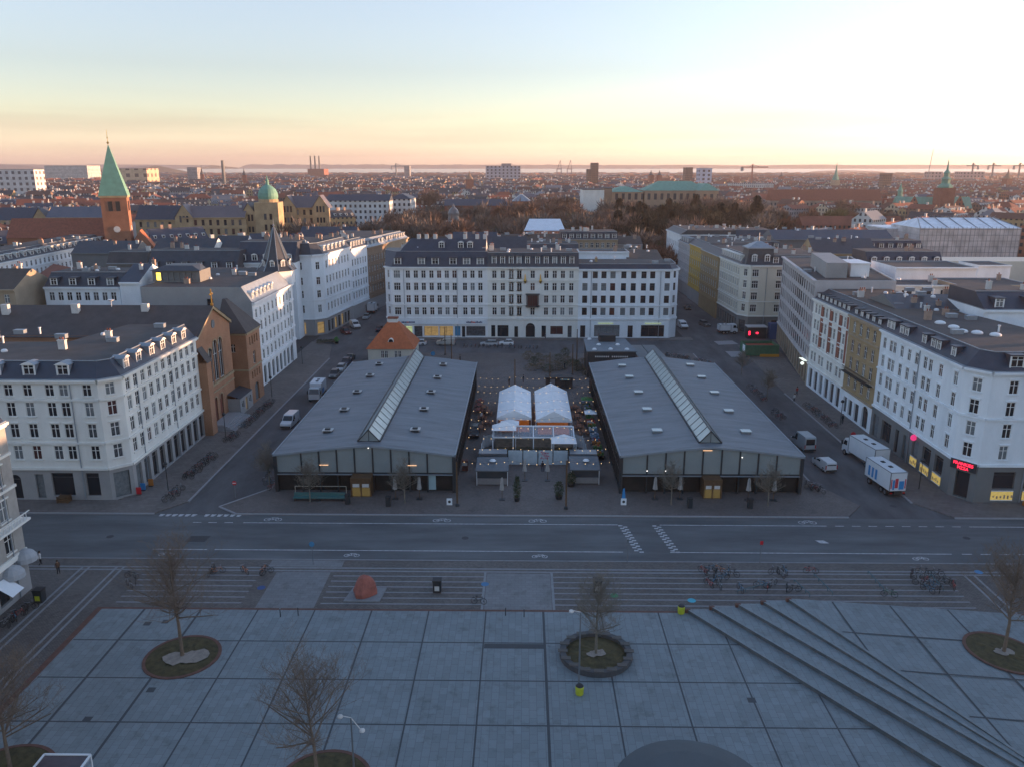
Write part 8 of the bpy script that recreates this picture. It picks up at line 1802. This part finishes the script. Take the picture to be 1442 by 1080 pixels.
for k in range(3): picnic('red picnic table tight by the left hall wall', -8.4, 152 - k * 3.2, mat('picnic_red', (.2, .04, .03), .7, .2, 2), grp='red picnic tables')
fl = random.Random(5); goods = [mat('goods_red', (.35, .04, .04), .7, .2, 3), mat('goods_white', (.5, .5, .5), .7, .1, 3), mat('goods_green', (.05, .14, .04), .8, .3, 3), mat('goods_orange', (.4, .15, .03), .7, .2, 3), mat('goods_blue', (.12, .2, .28), .7, .2, 3)]
for k in range(11):
    y = 150.5 - k * 2.9; root = thing('flower_stand', '%s of goods by the right hall wall, %s' % ('crate stand', ('behind the last picnic table', 'farthest but one', 'third from the far end', 'fourth from the far end', 'fifth from the far end', 'in the middle of the row', 'fifth from the near end', 'fourth from the near end', 'third from the near end', 'nearest but one', 'nearest the hall corner')[k]), 'stand', (12.3, y, .1), group='goods stands along the right hall')
    part('table', lambda q: (q.box(-.8, .8, -1.1, 1.1, .6, .7), q.box(-.7, -.6, -1, 1, 0, .6), q.box(.6, .7, -1, 1, 0, .6)), [metalD], root)
    for j in range(4):
        m_ = fl.choice(goods); part('goods', lambda q: [q.box(-.7 + .36 * i + fl.uniform(-.03, .03), -.42 + .36 * i, -1 + j * .5, -.62 + j * .5, .7, .85 + fl.uniform(0, .5)) for i in range(4)], [m_], root)
    if k in (1, 4): part('parasol', lambda q: (q.prism([(-1.1, -1.1), (1.1, -1.1), (1.1, 1.1), (-1.1, 1.1)], 2.2, 2.7, 0, P2=[(-.05, -.05), (.05, -.05), (.05, .05), (-.05, .05)])), [whiteC if k == 4 else goods[2]], root)
# kiosk cart behind the right tent
stand('coffee_cart', 'dark coffee cart with a pale counter behind the right ridge tent', 'kiosk', G(787, 545, .1), .1, [('cart_body', lambda q: q.box(-2.8, 2.8, -1, 1, .1, 2.2), metalD), ('roof', lambda q: q.box(-3, 3, -1.2, 1.2, 2.2, 2.35), plastic), ('counter', lambda q: (q.box(-1.9, -.9, -1.3, -1.02, .9, 2.0)), metalG), ('awning', lambda q: q.box(.2, 2.3, -1.6, -1.02, 1.9, 2.05), mat('awning_teal', (.12, .24, .26), .6, .1))])
# string lights across the market lane
bulbm = mat('bulb_glow', (1, .8, .5), .4, 0, emis=(1, .62, .28), estr=.42); bq = MB(); bq.lathe([(.015, .0), (.042, .03), (.042, .07), (.015, .1)], (0, 0, -.2), 7); bme = bq.mesh('bulb', bulbm); rs = random.Random(3)
for s, (py, z) in enumerate(((530, 4.6), (541, 4.6), (549, 4.6), (562, 5.0), (575, 5.0), (587, 5.2), (599, 4.6), (613, 4.4), (628, 4.2), (647, 4.2))):
    Y = G(737, py, z)[1]; words = ('farthest', 'second farthest', 'third farthest', 'fourth farthest', 'fifth farthest', 'fifth nearest', 'fourth nearest', 'third nearest', 'second nearest', 'nearest')
    root = thing('string_lights', '%s string of warm bulbs hung across the market lane between the halls' % words[s], 'string lights', (2.2, Y, z), group='string lights over the market lane')
    xa, xb = -11.8, 11.6; n = 20; sag = .5; q = MB(); P_ = []
    for k in range(n + 1):
        t = k / n; seg_ = (t * 3) % 1 if t < 1 else 0; P_.append(Vector((xa + (xb - xa) * t, rs.uniform(-.05, .05) + .25 * math.sin(s + t * 5), -sag * 4 * seg_ * (1 - seg_))))
    for a, b in zip(P_[:-1], P_[1:]): q.tube(a, b, .012, n=3, cap=False)
    q.build('cable', plastic, root)
    for k in range(1, n):
        if rs.random() < .06: continue
        inst('bulb', bme, root, tuple(P_[k]))
# red roofed pavilion
xa, _ = AX(518, 490, 187); xb, _ = AX(586, 490, 187); Y0p, Y1p = 184.5, 195.0; o = ((xa + xb) / 2, (Y0p + Y1p) / 2, .1); root = thing('pavilion', 'small pavilion with a steep orange tiled hipped roof behind the left market hall', 'pavilion', o)
W = MB(); wall_face(W, (xa + .4, Y0p + .4), (xb - .4, Y0p + .4), .1, 3.6, [dict(s=s, w=.7, z=1.3, h=1.7) for s in (3.4, 4.3, 6.6, 7.5)], .2)
for a, b in (((xb - .4, Y0p + .4), (xb - .4, Y1p - .4)), ((xb - .4, Y1p - .4), (xa + .4, Y1p - .4)), ((xa + .4, Y1p - .4), (xa + .4, Y0p + .4))): W.poly([(*a, .1), (*b, .1), (*b, 3.6), (*a, 3.6)])
W.build('wall', creamA, root, o)
for s in (3.4, 4.3, 6.6, 7.5): add_window(root, o, xa + .4 + s, Y0p + .57, 1.3, 0, .7, 1.7)
q = MB(); xm_, ym_ = (xa + xb) / 2, (Y0p + Y1p) / 2 + .5; P4 = [(xa, Y0p), (xb, Y0p), (xb, Y1p), (xa, Y1p)]
q.prism(P4, 3.55, 9.0, 0, P2=[(xm_ - 1.4, ym_ - .9), (xm_ + 1.4, ym_ - .9), (xm_ + 1.4, ym_ + .9), (xm_ - 1.4, ym_ + .9)])
rf = q.build('roof', tileO, root, o); q = MB(); q.box(xm_ - 1.1, xm_ + 1.1, ym_ - .7, ym_ + .7, 8.9, 9.9, 0); q.box(xm_ - 1.25, xm_ + 1.25, ym_ - .85, ym_ + .85, 9.9, 10.2, 1); q.build('chimney', [whiteB, tileR], rf, o)
q = MB(); q.lathe([(.55, -.5), (.55, .3)], (0, 0, 0), 12); q = MB(); n = 8
ar = [(.55 * math.cos(PI * i / n), .7 * math.sin(PI * i / n)) for i in range(n + 1)]
q.poly([(x, -.9, z) for x, z in ar[::-1]], 1); [q.poly([(ar[i][0] * 1.25, -1, ar[i][1] * 1.25), (ar[i + 1][0] * 1.25, -1, ar[i + 1][1] * 1.25), (ar[i + 1][0] * 1.25, .9, ar[i + 1][1] * 1.25), (ar[i][0] * 1.25, .9, ar[i][1] * 1.25)], 0) for i in range(n)]; [q.poly([(ar[i][0] * 1.25, -1, ar[i][1] * 1.25), (ar[i + 1][0] * 1.25, -1, ar[i + 1][1] * 1.25), (ar[i + 1][0], -.95, ar[i + 1][1]), (ar[i][0], -.95, ar[i][1])], 0) for i in range(n)]
d_ = inst('dormer', q.mesh('dormer', [whiteB, glassD]), rf, (xm_ - o[0], Y0p + 2.1 - o[1], 5.0 - .1)); 
# dark kiosk behind the right hall
xa, za = AX(826, 502, 172); xb, _ = AX(905, 502, 172); o = ((xa + xb) / 2, 178, .1); zt = 5.9; root = thing('kiosk_building', 'low dark flat roofed kiosk with a black roof box behind the right market hall', 'kiosk', o)
q = MB(); q.prism([(14.2, 172), (24.8, 172), (23.8, 185), (14.5, 185)], .1, zt); q.build('wall', metalD, root, o); q = MB(); q.prism([(14.0, 171.8), (25.0, 171.8), (24.0, 185.2), (14.3, 185.2)], zt, zt + .25); rf = q.build('roof', mat('kiosk_roof', (.14, .165, .185), .6, .15, .8), root, o)
q = MB(); q.box(17.6, 21.4, 181.5, 184.5, zt + .25, zt + 1.7); q.build('roof_box', plastic, rf, o)
for x, y in ((15.6, 184), (17.2, 178), (15.8, 173), (23.0, 173.2), (21.5, 178), (19.4, 173.4)): q = MB(); q.lathe([(.5, 0), (.5, .15), (.3, .35), (.05, .4)], (x, y, zt + .25), 10); q.build('skylight_dome', metalW, rf, o)
q = MB()
for k in range(16):
    if k == 7: continue
    q.box(15.9 + k * .46, 16.2 + k * .46, 171.9, 171.98, 4.7, 5.0)
q.build('sign_lettering', chimW, root, o)
o = thing('bicycle_shelter', 'grey two bay shelter roof right of the dark kiosk', 'shelter', (29.5, 184, .1)); part('roof', lambda q: (q.prism([(-2.9, -8), (-.1, -8), (-.6, 8), (-3.4, 8)], 2.9, 3.02), q.prism([(.1, -8), (3.6, -8), (2.6, 8), (-.4, 8)], 2.9, 3.02)), [mat('shelter_roof', (.17, .18, .18), .6, .1, 1)], o)
for a in (-2.8, 0, 2.8):
    for c in (-7.5, 0, 7.5): part('post', lambda q: q.tube((a, c, 0), (a, c, 2.9), .07, n=6), [metalD], o)
# people, each one continuous figure with hair as a child
def person_mesh(pose):
    V = [(0, 0, .95), (0, 0, 1.15), (0, 0, 1.38), (0, 0, 1.50), (0, .01, 1.60), (0, .01, 1.72), (.10, 0, .90), (.11 + pose * .0, .08 * pose, .50), (.12, -.10 * pose, .09), (.12, .07 - .1 * pose, .04), (-.10, 0, .90), (-.11, .16 * -pose * .5, .50), (-.12, .18 * -pose * -1, .09), (-.12, .24 * pose, .04),
         (.19, 0, 1.40), (.25, -.08 * pose, 1.14), (.24, .06 + .1 * pose, .90), (.24, .10 + .1 * pose, .82), (-.19, 0, 1.40), (-.25, .10 * pose, 1.14), (-.24, .12, .90), (-.24, .15, .82)]
    E_ = [(0, 1), (1, 2), (2, 3), (3, 4), (4, 5), (0, 6), (6, 7), (7, 8), (8, 9), (0, 10), (10, 11), (11, 12), (12, 13), (2, 14), (14, 15), (15, 16), (16, 17), (2, 18), (18, 19), (19, 20), (20, 21)]
    rad = [.15, .14, .17, .06, .095, .09, .10, .065, .045, .04, .10, .065, .045, .04, .07, .05, .035, .04, .07, .05, .035, .04]
    me = bpy.data.meshes.new('p'); me.from_pydata(V, E_, []); ob = bpy.data.objects.new('p', me); COL.objects.link(ob)
    sk_ = ob.modifiers.new('s', 'SKIN'); 
    for i, v in enumerate(me.skin_vertices[0].data): v.radius = (rad[i] * (1.15 if i in (1, 2) else 1), rad[i] * (.8 if i in (0, 1, 2) else 1)); v.use_root = (i == 0)
    ob.modifiers.new('b', 'SUBSURF').levels = 1
    dg = bpy.context.evaluated_depsgraph_get(); dg.update(); out = bpy.data.meshes.new_from_object(ob.evaluated_get(dg)); bpy.data.objects.remove(ob); return out
pm_ = [person_mesh(0.3), person_mesh(1.0)]; skin = mat('skin', (.38, .22, .16), .6, 0); hairm = mat('hair_brown', (.04, .025, .015), .8, 0)
hq = MB(); hq.lathe([(.10, 1.62), (.112, 1.70), (.10, 1.77), (.06, 1.81), (.01, 1.82)], (0, -.01, 0), 12); hme = hq.mesh('hair', hairm)
def person(lb, p, rz, jc, tc, k=0, z=.1, xy=None):
    me = pm_[k].copy(); me.materials.clear(); [me.materials.append(m) for m in (jc, tc, skin, plastic)]
    for f in me.polygons:
        c = f.center; f.material_index = 2 if (c.z > 1.5 or (abs(c.x) > .2 and c.z < .88 and c.z > .7)) else (0 if c.z > .88 else (1 if c.z > .10 else 3)); f.use_smooth = True
    me.name = 'body'; root = thing('person', lb, 'person', (*(xy or G(*p, z)), z), rz); inst('body', me, root); inst('hair', hme, root)
cl = lambda n, c: mat('cloth_' + n, c, .9, .1, 3); blk = cl('black', (.015, .015, .018)); jn = cl('jeans', (.03, .04, .07)); br_ = cl('brown', (.10, .055, .035)); wh = cl('white', (.5, .5, .5)); rdc = cl('red', (.3, .03, .03))
person('person in a brown coat standing on the lower left paving', (83, 808), 1.0, br_, blk); person('person in black and white walking at the left road crossing', (58, 795), 2.0, wh, blk, 1)
person('person in black clothes between the left hall and the left tent', (682, 588), 0, blk, blk, 1); person('person in dark clothes standing on the open square', (737, 539), 2, blk, jn); person('person in a black jacket before the pale printed panels', (764, 664), 3, blk, jn); person('person in white standing beside the person in black, left of the tents', (678, 592), 1, wh, jn)
person('person in dark clothes by the dark bin on the open square', (717, 543), 1, blk, blk); person('person in a red jacket walking on the right street', (1122, 556), .5, rdc, blk, 1); person('person with a white top beside the red jacket walker', (1118, 566), .5, wh, blk, 1)
person('person in black under the arcade of the concrete office block', (1186, 596), 2, blk, blk); person('person in dark clothes before the arched gate of the middle back building', (768, 478), 2, jn, blk); person('person in black behind the left hall at the street', (648, 510), 2, blk, blk, 1); person('person in black leaning at the kiosk lane', (795, 520), 1, blk, jn)
# objects before the shops
for nm, p, c in (('red', (196, 696), sred), ('blue', (202, 690), bluep), ('orange', (213, 684), goods[3])): stand('advert_flag', '%s advertising stand before the off white corner building' % nm, 'sign', G(*p, .12), .12, [('panel', lambda q: q.box(-.35, .35, -.05, .05, .1, 1.1), c), ('foot', lambda q: q.box(-.3, .3, -.25, .25, 0, .08), plastic)])
stand('crate', 'brown wooden crate before the off white corner building windows', 'crate', G(91, 706, .12), .12, [('crate_body', lambda q: [q.box(-.75, .75, -.5, .5, .05 + .28 * k, .26 + .28 * k) for k in range(3)] + [q.box(a - .05, a + .05, b - .05, b + .05, 0, .95) for a in (-.72, .72) for b in (-.52, .52)], woodD)])
stand('crate', 'orange crate beside the lit basement windows at the right', 'crate', (69.2, 103.2), .12, [('crate_body', lambda q: [q.box(-.3, .3, -.25, .25, .03 + .2 * k, .2 + .2 * k) for k in range(3)], goods[3])])
q = MB(); q.box(-.45, .45, -.35, .35, .1, 1.7, 0); q.box(-.38, .38, -.38, -.355, .9, 1.4, 1); o = solo('ticket_machine', q, [mat('machine_brown', (.14, .05, .04), .6, .1), goods[1]], 'brown machine cabinet beside the left market hall corner', 'machine', (0, 0, 0)); o.location = (*G(655, 662, .1), .1)
# green hedge cart at the corner shop
shrub('bright green round bush at the corner shop of the side street', (474, 484), 1.7, .7, 77, .12, True, mat('leaf_bright', (.05, .25, .05), .7, .3, 2))
q = MB(); rd = random.Random(3); 
for k in range(900): p = Vector((rd.uniform(-2.6, 2.4), rd.uniform(-.7, .7), rd.uniform(.2, 1.1))); q.poly([p, p + Vector((rd.gauss(0, .16), rd.gauss(0, .16), .1)), p + Vector((rd.gauss(0, .16), rd.gauss(0, .16), -.05))])
o = solo('hedge', q, MATS['leaf_dark'], 'low dark hedge left of the bright green bush', 'hedge', (0, 0, 0)); o.location = (*G(460, 484, .1), .1)
# round roof and glass box cut by the bottom edge
o_ = (11.7, 49.3, 0); root = thing('round_pavilion', 'dark round roof cut by the bottom edge of the picture', 'pavilion', o_); q = MB(); q.lathe([(5.6, 2.9), (5.75, 3.05), (5.6, 3.25), (4.2, 3.4), (2, 3.5), (.1, 3.52)], (11.9, 46.2, 0), 48); q.build('roof', mat('round_roof_dark', (.045, .06, .07), .45, .15, .5), root, o_)
q = MB(); q.lathe([(4.6, .1), (4.6, 2.95)], (11.9, 46.2, 0), 32); q.build('wall', darkglz, root, o_)
x, y = G(95, 1062, 2.4); o_ = (x, y - 2, .1); root = thing('stair_shelter', 'glass stair shelter with a bright metal rim at the lower left edge', 'shelter', o_)
q = MB(); w2 = 1.75
for a, b in (((x - w2, y), (x + w2, y)), ((x + w2, y), (x + w2, y - 4)), ((x + w2, y - 4), (x - w2, y - 4)), ((x - w2, y - 4), (x - w2, y))): q.tube((*a, 2.4), (*b, 2.4), .09, n=4); q.tube((*a, .1), (*a, 2.4), .06, n=4)
q.build('rim', metalW, root, o_); q = MB(); q.poly([(x - w2, y - 4, 2.36), (x + w2, y - 4, 2.36), (x + w2, y, 2.36), (x - w2, y, 2.36)]); q.build('roof', mat('shelter_glass_reddish', (.07, .05, .055), .2, .2, 1), root, o_); q = MB()
for a, b in (((x - w2, y - 4), (x - w2, y)), ((x + w2, y), (x + w2, y - 4))): q.poly([(*a, .1), (*b, .1), (*b, 2.3), (*a, 2.3)])
q.build('side_glass', clearm, root, o_)
# tall hoarding-free bicycle racks on the setts
for k, (a, b) in enumerate((((1146, 812), (1172, 838)), ((1222, 808), (1244, 832)), ((1310, 812), (1328, 832)), ((1390 - 140 * 2 + 8, 820), (1390 - 140 * 2 + 30, 840)), ((1038, 836), (1084, 824)))):
    A, B = G(*a, .1), G(*b, .1); q = MB(); q.tube((*A, .5), (*B, .5), .04, n=5); 
    for t in (0, .25, .5, .75, 1): q.tube((A[0] + (B[0] - A[0]) * t, A[1] + (B[1] - A[1]) * t, .08), (A[0] + (B[0] - A[0]) * t, A[1] + (B[1] - A[1]) * t, .5), .03, n=4)
    solo('bicycle_rack', q, mat('rack_teal', (.04, .12, .14), .5, 0), 'teal bicycle rack on the striped setts, %s' % ('right of the red single bicycle', 'at the green bicycle', 'inside the right bicycle row', 'behind the top of the steps', 'slanting left of the step tops')[k], 'bicycle rack', (*A, 0))
# ------------------------------------------------------------------ air
HAZE = True
if HAZE:
    q = MB(); q.box(-9400, 9400, -380, 8600, -2.6, 140.0); o = q.build('haze', None) if False else None
    me = q.mesh('haze', []); o = bpy.data.objects.new('haze', me); COL.objects.link(o); tag(o, 'thin morning haze over the city', 'haze', kind='stuff')
    hm = bpy.data.materials.new('haze_air'); hm.use_nodes = True; nt2 = hm.node_tree; nt2.nodes.remove(nt2.nodes['Principled BSDF'])
    v = nt2.nodes.new('ShaderNodeVolumePrincipled'); v.inputs['Color'].default_value = (.84, .78, .78, 1); v.inputs['Density'].default_value = 0.00008; v.inputs['Anisotropy'].default_value = 0.25
    nt2.links.new(v.outputs[0], nt2.nodes['Material Output'].inputs['Volume']); me.materials.append(hm); hm.volume_intersection_method = 'FAST' if hasattr(hm, 'volume_intersection_method') else 'FAST'
